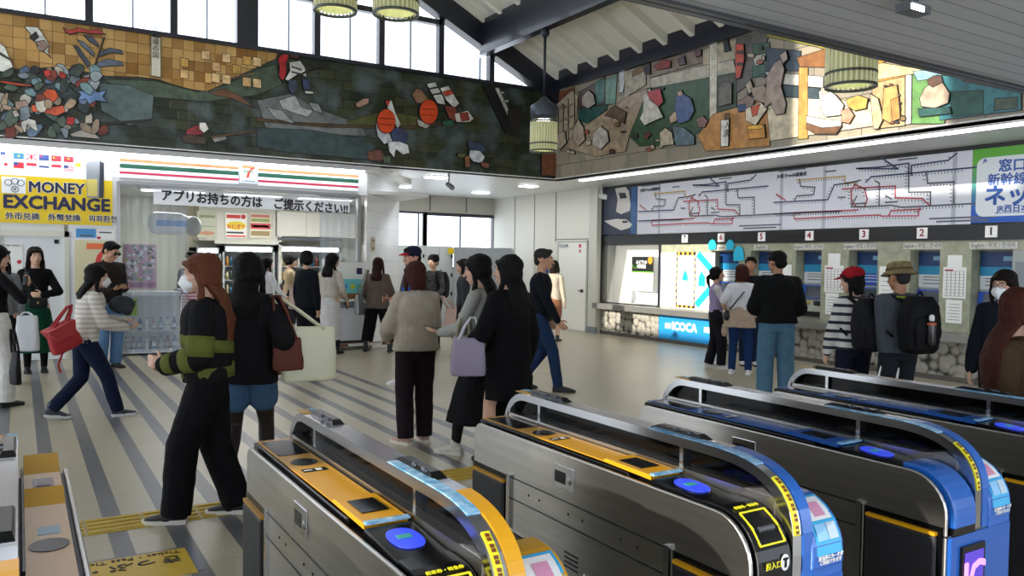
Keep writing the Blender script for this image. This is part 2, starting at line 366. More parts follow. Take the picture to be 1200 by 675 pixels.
# --- ceiling lights
M_tube = mat('lit_diffuser', '#ffffff', .5, emit='#f4f8ff', estr=9)
M_tubew = mat('lit_strip', '#ffffff', .5, emit='#fff8ea', estr=7)
for i, (px, py, s) in enumerate(((619.5, 218, .42), (563.5, 225.5, .42), (512, 207.5, .5), (474, 219, .3))):
    p = at(px, py, Z=HC-.01)
    t = thing('ceiling_light', ['square flush ceiling light nearest the mural corner', 'flush ceiling light deep in the locker recess', 'flush ceiling light above the security camera', 'flush ceiling light beside the corner of the shop canopy'][i], 'light', (p.x, p.y, HC), 'flush lights in the recess ceiling')
    build('diffuser', MB().box(p.x-s*.4, p.x+s*.4, p.y-s*.3, p.y+s*.3, HC-.03, HC-.012), M_tube, t)
    build('frame', MB().box(p.x-s*.44, p.x+s*.44, p.y-s*.34, p.y+s*.34, HC-.014, HC), M_white, t)
    lamp('ceiling_lamp', 'AREA', (p.x, p.y, HC-.06), 14, (.95, .98, 1), (0, 0, -1), size=.4)
t = thing('strip_light', 'long continuous strip light under the soffit above the ticket windows', 'light', (9.33, 8.5, HC-.02))
build('diffuser', MB().box(9.29, 9.39, 4.0, 12.68, HC-.035, HC-.01), mat('lit_strip2', '#ffffff', .5, emit='#ffffff', estr=6), t)
build('housing', MB().box(9.26, 9.42, 3.95, 12.72, HC-.012, HC-.001), M_white, t)
for y in (5.5, 8.5, 11.5): lamp('strip_lamp', 'AREA', (9.34, y, HC-.06), 22, (.97, .98, 1), (0.25, 0, -1), shape='RECTANGLE', size=.1, size_y=2.8)
# small flood lamp on the near soffit
p = at(1070, 8, Z=HC-.05)
t = thing('soffit_spotlight', 'small rectangular lamp fixed under the slatted soffit at the top of the view', 'lamp', (p.x, p.y, HC))
build('lamp_head', MB().box(p.x-.1, p.x+.1, p.y-.05, p.y+.05, HC-.09, HC-.04), mat('lamp_grey', '#55585c', .4), t)
build('diffuser', MB().box(p.x-.1, p.x+.02, p.y-.06, p.y-.05, HC-.09, HC-.06), M_tube, t)
build('bracket', MB().box(p.x-.02, p.x+.02, p.y-.02, p.y+.02, HC-.05, HC), M_dark, t)
# --- tactile paving and floor sticker
m_tac = mat('tactile_yellow', '#b99c3a', .6, bump=.2)
k = 0
for i in range(-6, 26):
    x = .31+.302*i
    mb = MB().box(x+.004, x+.298, 4.935, 5.225, 0, .004)
    for j in range(4): mb.box(x+.012, x+.29, 4.955+.07*j, 4.985+.07*j, .004, .011)
    if i == -6: allb = MB()
    allb.v, allb.f = allb.v+mb.v, allb.f+[tuple(j+len(allb.v) for j in q) for q in mb.f]
tag(build('tactile_paving', allb, m_tac, None, loc=(2, 5.08, 0)), 'row of yellow ribbed guiding blocks laid across the tiled floor beyond the gates', 'paving')
t = thing('floor_sticker', 'yellow floor sticker with black lettering beside the tactile paving', 'sticker', (.4, 4.3, 0))
build('sheet', MB().box(0.02, .74, 4.10, 4.485, 0.0005, .002), mat('sticker_yellow', '#c4a21c', .45), t)
build('border', MB().box(0.0, .76, 4.485, 4.5, 0.0005, .002).box(.745, .775, 4.12, 4.49, .0005, .002), mat('tape_clear', '#5b6070', .3), t)
M_ink = mat('ink_black', '#15151a', .6)
text('lettering', 'Ticket・Pass Ticket', .062, V(.71, 4.445, .0022), (-1, 0, 0), (0, -1, 0), M_ink, t, bold=.0)
text('lettering', 'きっぷ・定期券', .115, V(.71, 4.345, .0022), (-1, 0, 0), (0, -1, 0), M_ink, t, bold=.002)
# ================================================================== TICKET WALL
def rect(mb, x0, x1, z0, z1, pl, d0, d1):
    """box on a wall. pl=('Y',y): along X;  pl=('X',x): along Y; d0,d1 distance in front of the wall"""
    if pl[0] == 'Y': mb.box(x0, x1, pl[1]-d1, pl[1]-d0, z0, z1)
    else: mb.box(pl[1]-d1, pl[1]-d0, x0, x1, z0, z1)
    return mb
TW = ('X', XT)
M_marble = mat('beige_marble', '#a3a48c', .35, color2='#8f917a', scale=9, bump=.03)
M_blk = mat('black_band', '#0e0f12', .3)
def yy(px, py=290): return at(px, py, X=XT).y
N = [(yy(834), yy(866)), (yy(880), yy(910)), (yy(933), yy(963)), (yy(995), yy(1029)), (yy(1067), yy(1102)), (yy(1139), yy(1187))]   # far edge, near edge
NZ0, NZ1 = .68, 1.77
mb = MB(); edges = [yy(773.5)]
for a, b in N: edges += [a, b]
edges.append(3.4)
for i in range(0, len(edges), 2): mb.box(XT, 11.05, edges[i+1], edges[i], .55, 1.9)
for a, b in N: mb.box(XT, 11.05, b, a, NZ1, 1.9); mb.box(XT, 11.05, b, a, .55, NZ0)
struct('wall_ticket', mb, M_marble)
struct('trim_5', MB().box(XT-.03, 11.05, 3.4, 13.72, 1.90, 2.10), M_blk)
struct('trim_6', MB().box(XT-.02, 11.05, 3.4, 13.72, 3.08, HC+.0).box(XT-.03, XT+.1, 13.66, 13.72, .67, HC), M_blk)
struct('wall_ticket_lower', MB().box(XT, 11.05, 3.4, 13.70, .0, .56), mat('dark_plinth', '#4a4744', .6))
struct('baseboard_ticket', MB().box(XT-.03, XT, 3.4, 13.70, 0, .07), mat('plinth_brown', '#55504b', .5))
# stone-faced lower wall
def stone_mat():
    m = mat('cobble_face', '#8a857c', .75); nt = m.node_tree; b = nt.nodes['Principled BSDF']
    tc = nt.nodes.new('ShaderNodeTexCoord'); vo = nt.nodes.new('ShaderNodeTexVoronoi'); vo.inputs['Scale'].default_value = 7.5; vo.feature = 'DISTANCE_TO_EDGE'
    vc = nt.nodes.new('ShaderNodeTexVoronoi'); vc.inputs['Scale'].default_value = 7.5
    nt.links.new(tc.outputs['Object'], vo.inputs['Vector']); nt.links.new(tc.outputs['Object'], vc.inputs['Vector'])
    r = nt.nodes.new('ShaderNodeValToRGB'); vc.inputs['Randomness'].default_value = .62; r.color_ramp.elements[1].color = (.025, .024, .02, 1); r.color_ramp.elements[0].color = (*lin('#a09b90'), 1); r.color_ramp.elements[0].position = .5; r.color_ramp.elements[1].position = .78
    nt.links.new(vc.outputs['Distance'], r.inputs[0]); nt.links.new(r.outputs[0], b.inputs['Base Color'])
    bp = nt.nodes.new('ShaderNodeBump'); bp.inputs['Strength'].default_value = 1; bp.inputs['Distance'].default_value = .06
    nt.links.new(vc.outputs['Distance'], bp.inputs['Height']); bp.invert = True; nt.links.new(bp.outputs[0], b.inputs['Normal']); return m
struct('wall_cobble', MB().box(XT-.02, XT, 11.86, 13.66, .07, .55).box(XT-.02, XT, 3.4, 10.3, .07, .55), stone_mat())
# counter ledge
t = thing('ticket_counter', 'long grey metal counter ledge running below the ticket windows', 'counter', (10.55, 8.5, .55))
bevel(build('worktop', MB().box(10.44, XT-.035, 3.4, 13.70, .551, .665), mat('counter_metal', '#8d8c88', .35, .6), t), .006)
# ICOCA panel
t = thing('advert_panel', 'light blue ICOCA card panel below the counter beside the cobbled wall', 'sign', (XT, 11.2, .1))
build('board', MB().box(XT-.03, XT-.001, 10.32, 11.84, .07, .55), mat('icoca_blue', '#1f8fd0', .45), t)
text('lettering', 'ICOCA', .21, V(XT-.031, 11.14, .33), (0, -1, 0), (0, 0, 1), mat('lettering_white', '#f4f4f4', .5), t, 'CENTER', bold=.012)
build('card_picture', MB().box(XT-.034, XT-.03, 11.50, 11.66, .28, .38).box(XT-.034, XT-.03, 10.46, 10.62, .28, .38), MATS['lettering_white'], t)
# service window left of the machines (glass in a dark frame)
t = thing('service_window', 'glazed ticket office window with a hanging poster at the far end of the counter', 'window', (XT, 12.8, .66))
ya, yb = 13.64, yy(773, 330)
build('frame', MB().box(XT-.02, XT+.05, yb-.03, yb+.03, .665, 1.9).box(XT-.01, XT+.05, yb, ya, .665, .69), M_dark, t)
build('office_back', MB().box(11.02, 11.045, yb, ya, .665, 1.9), mat('office_cream', '#cfd0c0', .5), t)
build('blind', MB().box(10.85, 10.86, yb+.1, ya-.75, .70, 1.72), mat('blind_white', '#e3e6e2', .6), t)
build('window_pane', MB().box(XT+.01, XT+.015, yb, ya, .68, 1.9), M_pane, t)
pa, pb = yy(741, 320), yy(766, 320)
p = thing('hanging_poster', 'white notice with a black and green head and an orange disc in the office window', 'poster', (XT, (pa+pb)/2, 1.3))
build('sheet', MB().box(XT-.012, XT-.006, pb, pa, .97, 1.70), mat('paper', '#e9eae6', .6), p)
build('header', MB().box(XT-.016, XT-.012, pb, pa, 1.36, 1.66), mat('poster_black', '#0f1412', .4), p)
build('stripe', MB().box(XT-.016, XT-.012, pb, pa, 1.335, 1.36), mat('poster_green', '#6cc02a', .5), p)
build('disc', MB().poly([V(XT-.018, pb+.09+.07*math.cos(a), 1.59+.08*math.sin(a)) for a in np.linspace(0, 2*PI, 16)[:-1]], (.002, 0, 0)), mat('poster_orange', '#e88a20', .5), p)
text('lettering', 'みどりの\n券売機', .085, V(XT-.017, pa-.3, 1.5), (0, -1, 0), (0, 0, 1), MATS['lettering_white'], p, 'CENTER', bold=.002)
build('smile', MB().strip([V(XT-.017, pa-.1-.07*math.cos(a), 1.5-.07*math.sin(a)) for a in np.linspace(0.2, PI-.2, 8)], .02, .002, (-1, 0, 0)), MATS['poster_green'], p)
# closed machine covered with white boards, hazard tape and blue tape
t = thing('blocked_booth', 'white boarded-up ticket booth edged with black and yellow hazard tape', 'booth', (XT, 11.3, .68))
a, b = yy(793, 340), yy(815.5, 340)
build('board', MB().box(XT-.02, XT-.004, yy(838, 330), yy(775, 330), .68, 1.74), mat('board_white', '#f0f1ee', .5), t)
hz = bandmat('hazard_tape', '#161514', '#d79a2c', 2, .12, .5)
hy = bandmat('hazard_tape_level', '#161514', '#d79a2c', 1, .12, .5)
build('hazard_tape', MB().box(XT-.026, XT-.02, a-.03, a, .72, 1.72).box(XT-.026, XT-.02, b, b+.025, .72, 1.72), hz, t)
build('hazard_tape', MB().box(XT-.027, XT-.02, b, a, 1.69, 1.75).box(XT-.027, XT-.02, b, a, .70, .75), hy, t)
mt = mat('tape_cyan', '#12b2d4', .5)
def onT(px, py): return at(px, py, X=XT-.03)
build('blue_tape', MB().strip([onT(820, 300), onT(832, 314)], .13, .003, (-1, 0, 0)), mt, t)
build('blue_tape', MB().strip([onT(818, 355), onT(830, 341)], .13, .003, (-1, 0, 0)), mt, t)
build('blue_notice', MB().poly([onT(*q) for q in ((799, 328), (806, 329), (805.5, 322), (803, 316), (800.5, 322))], (-.003, 0, 0)).poly([onT(*q) for q in ((818, 335), (826, 336), (826, 324), (822, 318), (819, 324))], (-.003, 0, 0)), mt, t)
# mascots' shape avoided: plain light blue bells beside number 6 and over number 5
t = thing('blue_notice', 'pair of round-topped blue notices beside number 6 over the machines', 'notice', (XT, 10.2, 1.9))
for px in (835, 856): build('card', MB().poly([onT(px-4, 293), onT(px+4, 292), onT(px+4.5, 286), onT(px+2.5, 282), onT(px, 280.5), onT(px-2.5, 282), onT(px-4.5, 286)], (-.012, 0, 0)), mt, t)
t = thing('blue_notice', 'round-topped blue notice between the girl in lilac and number 5', 'notice', (XT, 9.8, 1.6))
build('card', MB().poly([onT(860, 306), onT(872, 305), onT(872, 297), onT(870, 290), onT(866, 288), onT(862, 290.5), onT(860, 297)], (-.012, 0, 0)), mt, t)
# number plates and language strips
M_num = mat('plate_white', '#f2efee', .5); M_red = mat('numeral_red', '#8c1a2c', .5)
PL = [(803, '7', M_ink, 'beside the hazard taped booth'), (845.5, '6', M_red, 'between two blue notices'), (893, '5', M_red, 'above the man facing the camera'), (949, '4', M_red, 'right of the tall man in black'), (1013, '3', M_red, 'above the person in the red cap'), (1081, '2', M_red, 'above the camouflage bucket hat'), (1162, '1', M_ink, 'nearest the right edge')]
for px, n, c, w in PL:
    y = at(px, 276, X=XT-.03).y
    q = thing('number_plate', 'small white plate numbered %s, %s' % (n, w), 'sign', (XT-.03, y, 2.0), 'number plates over the ticket machines')
    build('plate', MB().box(XT-.045, XT-.031, y-.075, y+.075, 1.93, 2.08), M_num, q)
    text('numeral', n, .14, V(XT-.046, y, 2.005), (0, -1, 0), (0, 0, 1), c, q, 'CENTER', bold=.004)
LS = [(892, 'English', .3), (930, '', 0), (948, 'English / 中文 / 한국어', .56), (1008, 'English / 中文 / 한국어', .56), (1081, 'English / 中文 / 한국어', .56), (1164, 'English / 中文 / 한국어', .6), (845, 'English', .3)]
wher = {892: 'above the man facing the camera', 948: 'right of the tall man in black', 1008: 'above the red cap', 1081: 'above the bucket hat', 1164: 'nearest the right edge', 845: 'between two blue notices'}
for px, s, w in LS:
    if not s: continue
    y = at(px, 289, X=XT).y
    q = thing('language_strip', 'pale strip lettered English, %s' % wher[px], 'sign', (XT, y, 1.83), 'language strips over the ticket machines')
    build('strip', MB().box(XT-.012, XT-.001, y-w/2, y+w/2, 1.785, 1.87), mat('strip_grey', '#c9c8bf', .5), q)
    text('lettering', s, .075, V(XT-.013, y, 1.828), (0, -1, 0), (0, 0, 1), mat('print_grey', '#5b5a58', .6), q, 'CENTER', sx=.8 if w > .4 else 1)
# ticket machines in their niches
M_mnavy = mat('machine_navy', '#123a6e', .35); M_mcy = mat('machine_cyan', '#1f84b0', .4); M_mwh = mat('machine_white', '#c9cfd4', .4); M_scr = mat('machine_screen', '#3c4550', .15)
M_mbl = mat('machine_blue', '#1c4fae', .4); M_mbody = mat('machine_body', '#a9aca0', .4)
def ticket_machine(a, b, n, var):
    xm = 10.92
    t = thing('ticket_machine', 'ticket machine under number %s, %s' % (n, var), 'ticket machine', (xm, (a+b)/2, NZ0), 'ticket machines in the wall')
    w0, w1 = b+.01, a-.01
    build('cabinet', MB().box(xm, 11.04, w0, w1, NZ0, NZ1-.01).box(xm-.10, xm, w0, w1, NZ0, .86).poly([V(xm-.10, w0, .86), V(xm-.02, w0, 1.05), V(xm, w0, 1.05), V(xm, w0, .86)], (0, w1-w0, 0)), M_mbody, t)
    build('header', MB().box(xm-.02, xm, w0, w1, 1.55, 1.75), M_mnavy, t)
    build('logo', MB().box(xm-.024, xm-.02, w0+.08, w0+.2, 1.63, 1.69), mat('logo_grey', '#7fb0cf', .4), t)
    build('cyan_strip', MB().box(xm-.02, xm, w0, w1, 1.43, 1.55), M_mcy, t)
    build('notice_panel', MB().box(xm-.02, xm, w0, w1, 1.25, 1.43), M_mbl if n == '3' else M_mwh, t)
    for z in (1.30, 1.35, 1.39): build('text_line', MB().box(xm-.023, xm-.02, w0+.05, w1-.07, z, z+.012), M_mwh if n == '3' else MATS['print_grey'], t)
    s = build('screen_frame', MB().poly([V(xm-.04, w0, 1.22), V(xm-.08, w0, 1.0), V(xm, w0, 1.0), V(xm, w0, 1.22)], (0, w1-w0, 0)), M_mbl, t)
    build('screen', MB().poly([V(xm-.046, w0+.05, 1.20), V(xm-.08, w0+.05, 1.02), V(xm-.075, w0+.05, 1.02), V(xm-.04, w0+.05, 1.20)], (0, w1-w0-.12, 0)), M_scr, s)
    build('coin_slot', MB().box(xm-.115, xm-.1, w0+.06, w0+.2, .90, .97), M_black, t)
    build('tray', MB().box(xm-.16, xm-.1, w0+.03, w1-.03, .72, .80), M_black, t)
    build('card_slot', MB().box(xm-.11, xm-.1, w1-.2, w1-.08, .93, .96), mat('slot_yellow', '#b9a536', .5), t)
var = ['a pale notice beside a blue card', 'a screen behind the man facing the camera', 'a slanted blue-framed screen in plain view', 'blue notice panel beside the red cap', 'grey screen panel beside the bucket hat', 'its screen beside the masked woman in glasses']
for (a, b), n, v in zip(N, '654321', var): ticket_machine(a, b, n, v)
# paper notices on the marble between the niches
def notice(px0, px1, py0, py1, label, kind):
    y0, y1 = at(px1, py0, X=XT).y, at(px0, py0, X=XT).y; z1 = at(px0, py0, X=XT).z; z0 = at(px0, py1, X=XT).z
    t = thing('paper_notice', label, 'notice', (XT, (y0+y1)/2, z0), 'paper notices between the ticket machines')
    build('sheet', MB().box(XT-.008, XT-.001, y0, y1, z0, z1), mat('paper', '#e9eae6'), t)
    if kind == 'grid':
        g = MB()
        for i in range(5): y = y0+(y1-y0)*(i+.5)/5.5; g.box(XT-.010, XT-.008, y, y+.006, z0+.03, z1-.05)
        for i in range(9): z = z0+(z1-z0)*(i+.7)/10; g.box(XT-.010, XT-.008, y0+.02, y1-.02, z, z+.004)
        build('table_lines', g, mat('print_violet', '#7a6a78', .6), t)
        build('heading', MB().box(XT-.010, XT-.008, y0+.02+(y1-y0)*.5, y1-.02, z1-.05, z1-.03), mat('print_red', '#a03a46', .6), t)
    elif kind == 'lines':
        g = MB()
        for i in range(6): z = z0+(z1-z0)*(i+1)/7.5; g.box(XT-.010, XT-.008, y0+.03, y1-.03-.02*(i % 2), z, z+.006)
        build('text_lines', g, MATS['print_grey'], t)
notice(967, 989, 311, 342, 'fare table notice on the marble left of the red cap', 'grid')
notice(971, 985, 297, 311, 'blank white sheet above the fare table left of the red cap', 'plain')
notice(968, 983, 343, 368, 'lined white notice under the fare table left of the red cap', 'lines')
notice(1031, 1048, 312, 350, 'white notice on the marble left of the bucket hat', 'lines')
notice(1106, 1133, 313, 349, 'fare table notice on the marble right of the bucket hat', 'grid')
notice(1111, 1128, 299, 313, 'blank white sheet above the fare table right of the bucket hat', 'plain')
notice(1109, 1128, 351, 378, 'lined white notice under the fare table right of the bucket hat', 'lines')
notice(918, 928, 310, 330, 'white sheet on the marble right of the head of the man in black', 'plain')
t = thing('wall_device', 'grey panel device on the wall right of ticket machine 1', 'device', (XT, 5.1, 1.3))
build('case', MB().box(XT-.05, XT, 4.8, yy(1188, 300)-.02, .9, 1.76), mat('device_grey', '#9ea3a2', .4), t)
build('screen', MB().box(XT-.055, XT-.05, 4.85, yy(1191, 300)-.02, 1.2, 1.62), mat('device_screen', '#7e868b', .3), t)
# security camera near the column
p = at(698, 226, X=10.2)
t = thing('security_camera', 'white box security camera on a bracket under the soffit by the column', 'camera', (10.3, p.y, HC))
build('case', MB().bar(V(10.35, 13.35, 2.93), V(10.15, 12.95, 2.86), .08, .09), mat('camera_white', '#c8c8c4', .4), t)
build('bracket', MB().box(10.33, 10.37, 13.28, 13.32, 2.95, HC), M_alu, t)
p = at(526, 203, Z=HC)
t = thing('security_camera', 'grey dome-ended security camera hanging from the ceiling beside the shop', 'camera', (p.x, p.y, HC))
build('stem', MB().tube([(p.x, p.y, HC), (p.x, p.y, HC-.16)], .02), M_alu, t)
build('case', MB().limb([(p.x, p.y+.04, HC-.2), (p.x+.02, p.y-.1, HC-.27)], [.045, .05]), mat('camera_grey', '#77787b', .4), t, True)
# ------------------------------------------------------------------ route map board
t = thing('route_map_board', 'long white railway route map board above the ticket machines', 'map', (XT, 9.2, 2.1))
yL, yR = 12.55, 5.86
def backlit(name, c, e): return mat(name, c, .4)
build('panel', MB().box(XT-.03, XT-.001, yR, yL, 2.11, 3.08), mat('map_white', '#cfd0d8', .35), t)
jt = MB()
for px in (774, 917, 967, 1119): y = at(px, 240, X=XT).y; jt.box(XT-.0315, XT-.03, y-.03, y+.03, 2.11, 3.08)
build('panel_joint', jt, mat('map_joint', '#a9abb6', .4), t)
mx0 = (748, 944)
def mp(px, py):   # left map picture positions
    return at(px, py, X=XT-.031)
lines = {
 'navy': [[(830, 207), (843, 218), (812, 217)], [(812, 217), (830, 216), (851, 213), (851, 224)], [(853, 224), (853, 215), (880, 211), (886, 205)], [(748, 248), (790, 246), (795, 232), (808, 230), (815, 228)], [(819, 230), (823, 225), (900, 218)], [(748, 259), (800, 257)]],
 'grey': [[(768, 226), (769, 233), (780, 234), (779, 241), (766, 242), (764, 247)], [(851, 222), (851, 240), (867, 240), (867, 253)], [(864, 221), (865, 232), (884, 231), (884, 252)], [(826, 229), (829, 231), (829, 252)], [(812, 243), (808, 253), (820, 253), (838, 252), (846, 254), (940, 249)], [(798, 244), (803, 244)], [(834, 243), (838, 246)]],
 'red': [[(750, 240), (757, 246)], [(801, 236), (841, 234), (841, 245), (861, 246), (866, 252)], [(811, 232), (808, 236), (808, 248), (812, 253), (818, 253), (820, 246), (818, 236), (811, 232)], [(764, 258), (764, 264), (800, 262), (830, 261)], [(836, 262), (838, 257), (860, 256)], [(764, 258), (813, 256)]],
 'yellow': [[(766, 227), (803, 224), (803, 231), (812, 230)]],
 'rose': [[(830, 262), (858, 262), (859, 254)]],
}
LC = {'navy': '#26345c', 'grey': '#4c5458', 'red': '#b0404c', 'yellow': '#b99a4c', 'rose': '#c06078'}
# the right-hand half shows the same map again, a little larger
A0 = at(748, 248, X=XT-.031); B0 = at(943, 243, X=XT-.031)
for k, ls in lines.items():
    g = MB(); g2 = MB()
    for l in ls:
        P = [mp(*q) for q in l]; g.strip(P, .022, .0015, (-1, 0, 0))
        Q = [V(p.x, (p.y-A0.y)*1.0+A0.y-3.42, p.z-.0) for p in P]
        g.strip(Q, .022, .0015, (-1, 0, 0))
    build('route_line', g, mat('line_'+k, LC[k], .5), t)
g = MB(); random.seed(3)
for ls in lines.values():   # station ticks and names beside the lines
    for l in ls:
        for a, b in zip(l, l[1:]):
            A, B = mp(*a), mp(*b); n = int((A-B).length/.045)
            for i in range(1, n):
                p = A.lerp(B, i/n)
                for dy in (0, -3.42):
                    if p.y+dy < 5.95 or p.z > 3.04: continue
                    if abs(A.z-B.z) < abs(A.y-B.y)*.4: g.box(XT-.0325, XT-.031, p.y+dy-.006, p.y+dy+.006, p.z-.045, p.z-.015)
                    else: g.box(XT-.0325, XT-.031, p.y+dy+.018, p.y+dy+.06, p.z-.006, p.z+.006)
for (px, py, w) in ((762, 217, .55), (765, 222, .35), (850, 209, .3), (792, 219, .2), (890, 264, .9), (890, 267, .7), (815, 250, .2), (838, 249, .2)):
    p = mp(px, py)
    for dy in (0, -3.42): g.box(XT-.0325, XT-.031, p.y+dy-w/2, p.y+dy+w/2, p.z-.012, p.z+.012)
build('station_marks', g, mat('print_dark', '#5a5f68', .6), t)
for dy in (0, -3.42): text('heading', 'JR線きっぷ運賃表', .075, V(XT-.0325, at(752, 218, X=XT).y+dy, 2.985), (0, -1, 0), (0, 0, 1), M_ink, t, bold=.002)
# train picture panel at its far end
t = thing('train_poster', 'dark blue poster of a white bullet train at the far end of the route map', 'poster', (XT, 13.1, 2.1))
build('panel', MB().box(XT-.03, XT-.001, 12.57, 13.65, 2.12, 3.08), mat('poster_navy', '#12203c', .4), t)
build('side_band', MB().box(XT-.031, XT-.03, 12.57, 12.75, 2.12, 3.08), mat('poster_blue', '#24598f', .4), t)
def PT(*q): return [at(a, b, X=XT-.031) for a, b in q]
build('train_picture', MB().poly(PT((721, 221), (733, 219), (737, 224), (739, 240), (738, 247), (728, 251), (722, 248), (724, 234)), (-.003, 0, 0)).poly(PT((708, 259), (722, 256.5), (734, 257), (741, 263), (738, 267), (728, 270), (716, 264)), (-.003, 0, 0)), mat('train_white', '#cfc9c4', .4), t)
build('train_window', MB().poly(PT((725, 226), (733, 226), (735, 232), (727, 233)), (-.005, 0, 0)).poly(PT((729, 259), (735, 258.5), (736, 261), (730, 261.5)), (-.005, 0, 0)), M_black, t)
# net booking poster at the near end
t = thing('net_booking_poster', 'green and blue framed advert with blue Japanese lettering at the near end of the map', 'poster', (XT, 5.1, 2.1))
yp = at(1141, 200, X=XT).y
def grad_mat():
    m = mat('poster_green_blue', '#4fae2c', .4); nt = m.node_tree; tc = nt.nodes.new('ShaderNodeTexCoord'); sp = nt.nodes.new('ShaderNodeSeparateXYZ'); nt.links.new(tc.outputs['Generated'], sp.inputs[0])
    r = nt.nodes.new('ShaderNodeValToRGB'); r.color_ramp.elements[0].position = .15; r.color_ramp.elements[0].color = (*lin('#1554b4'), 1); r.color_ramp.elements[1].position = .8; r.color_ramp.elements[1].color = (*lin('#56a52a'), 1)
    nt.links.new(sp.outputs[2], r.inputs[0]); nt.links.new(r.outputs[0], nt.nodes['Principled BSDF'].inputs['Base Color']); return m
build('panel', MB().box(XT-.03, XT-.001, 3.6, yp, 2.12, 3.08), grad_mat(), t)
wy = yp-.06; r = .1
pts = [V(XT-.031, wy-r+r*math.cos(a), z+r*math.sin(a)) for z, a0, a1 in ((2.93-r+.03, 0, PI/2),) for a in np.linspace(a0, a1, 6)]+[V(XT-.031, 3.7, 2.96), V(XT-.031, 3.7, 2.2)]+[V(XT-.031, wy-r+r*math.cos(a), 2.2+r+r*math.sin(a)) for a in np.linspace(-PI/2, 0, 6)]
build('white_field', MB().poly(pts, (-.003, 0, 0)), mat('poster_pale', '#d4dadd', .4), t)
mbx = mat('poster_lettering_blue', '#1d4f9c', .5)
for s, sz, z, dy, b in (('窓口に並ばず', .17, 2.83, .33, .005), ('新幹線も特急も', .16, 2.66, .20, .004), ('ネット予約', .28, 2.45, .16, .010), ('JR西日本 予約', .1, 2.29, .33, .003)):
    text('lettering', s, sz, V(XT-.035, yp-dy, z), (0, -1, -.02), (0, 0, 1), mbx, t, bold=b)
text('logo', 'JR', .06, V(XT-.035, yp-.14, 2.92), (0, -1, 0), (0, 0, 1), mbx, t, bold=.002)
build('underline', MB().box(XT-.037, XT-.034, 3.8, yp-.3, 2.235, 2.242), mbx, t)
# ================================================================== SHOP
SH = ('Y', YS); SX0, SX1 = 1.29, 5.10
M_tile = brickmat('shop_white_tiles', '#dcdde0', '#e2e3e6', '#c4c5c9', .6, .3, .004, 'XZ', .25, bump=.1)
CH0 = V(5.24, 13.45, 0); CH1 = V(6.62, 15.2, 0)      # chamfered corner
cd = (CH1-CH0).normalized(); cn = V(cd.y, -cd.x, 0)  # outward normal
wm = MB().box(-5, SX0, YS, YS+.12, 2.0, HC).box(-5, -.26, YS, YS+.12, 0, 2.0).box(.62, SX0, YS, YS+.12, 0, 2.0).box(SX0, SX1+.14, YS, YS+.12, 2.66, HC)
struct('wall_shop', wm, M_tile)
struct('wall_shop_corner', MB().poly([CH0, CH1, CH1-cn*.12, V(5.24, 13.57, 0)], (0, 0, HC)), MATS['shop_white_tiles'])
struct('wall_shop_side', MB().box(6.5, 6.62, 15.2, 18.2, 0, HC), M_white)
struct('wall_shop_rear', MB().box(-1, 6.6, 17.2, 17.3, 0, HC).box(.5, .6, 13.6, 17.3, 0, HC), mat('shop_rear_wall', '#cfccb8', .6))
struct('ceiling_shop', MB().box(-1, 6.5, 13.57, 17.3, 2.7, 2.76), M_white)
# lit fascia over the front
struct('trim_7', MB().box(-5, 5.2, YS-.28, YS, 3.06, HC-.001).poly([V(5.2, YS-.28, 3.06), V(5.36, YS-.28, 3.06), CH1+cn*.25+V(0, 0, 3.06), CH1+V(0, 0, 3.06), V(5.2, YS, 3.06)], (0, 0, HC-3.062)), M_white)
t = thing('cornice_light', 'white light strip washing the shop fascia under the rear mural', 'light', (1, YS-.2, 3.05))
build('diffuser', MB().box(-4, 5.1, YS-.24, YS-.17, 3.03, 3.06), M_tube, t)
for x in (-2, 1, 4): lamp('fascia_lamp', 'AREA', (x, YS-.19, 3.02), 5, (.93, .97, 1), (0, .35, -1), shape='RECTANGLE', size=2.8, size_y=.08)
# striped shop sign
def stripe_sign(x0, x1, lab):
    t = thing('striped_sign', lab, 'sign', ((x0+x1)/2, YS, 2.75), 'striped shop fascia signs')
    build('backing', MB().box(x0, x1, YS-.03, YS-.001, 2.72, 3.02), mat('sign_white2', '#eceef0', .4), t)
    for a, b, n, c in ((2.955, 3.0, 'orange_stripe', '#e8713c'), (2.86, 2.925, 'green_stripe', '#0e4a38'), (2.775, 2.81, 'red_stripe', '#b52c4c')): build(n, MB().box(x0, x1, YS-.034, YS-.03, a, b), mat(n, c, .4), t)
xa, xb = at(279, 200, Y=YS).x, at(302, 200, Y=YS).x
stripe_sign(1.3, xa, 'orange green and red striped fascia sign left of the shop emblem'); stripe_sign(xb, 5.07, 'orange green and red striped fascia sign right of the shop emblem')
def seven(parent, x, z, s, y, red, org, grn=None):
    """the shop's numeral emblem"""
    if grn:
        text('emblem_letters', 'ELEVEn', s*.26, V(x, y-.003, z+s*.02), (1, 0, 0), (0, 0, 1), grn, parent, 'CENTER', bold=.002)
    build('emblem_bar', MB().poly([V(x-s*.5, y, z+s*.5), V(x+s*.5, y, z+s*.5), V(x+s*.5, y, z+s*.3), V(x+s*.46, y, z+s*.24), V(x-s*.5, y, z+s*.24)], (0, -.003, 0)), org, parent)
    build('emblem_stem', MB().poly([V(x+s*.5, y, z+s*.24), V(x+s*.5, y, z+s*.42), V(x+s*.18, y, z+s*.1), V(x+s*.02, y, z-s*.5), V(x-s*.2, y, z-s*.5), V(x-s*.08, y, z-s*.05), V(x+s*.14, y, z+s*.24)], (0, -.004, 0)), red, parent)
t = thing('shop_emblem', 'small square sign with a coloured numeral 7 amid the fascia stripes', 'sign', ((xa+xb)/2, YS, 2.75))
build('backing', MB().box(xa+.02, xb-.02, YS-.04, YS-.001, 2.74, 3.06), mat('emblem_pale', '#dfe8ec', .4), t)
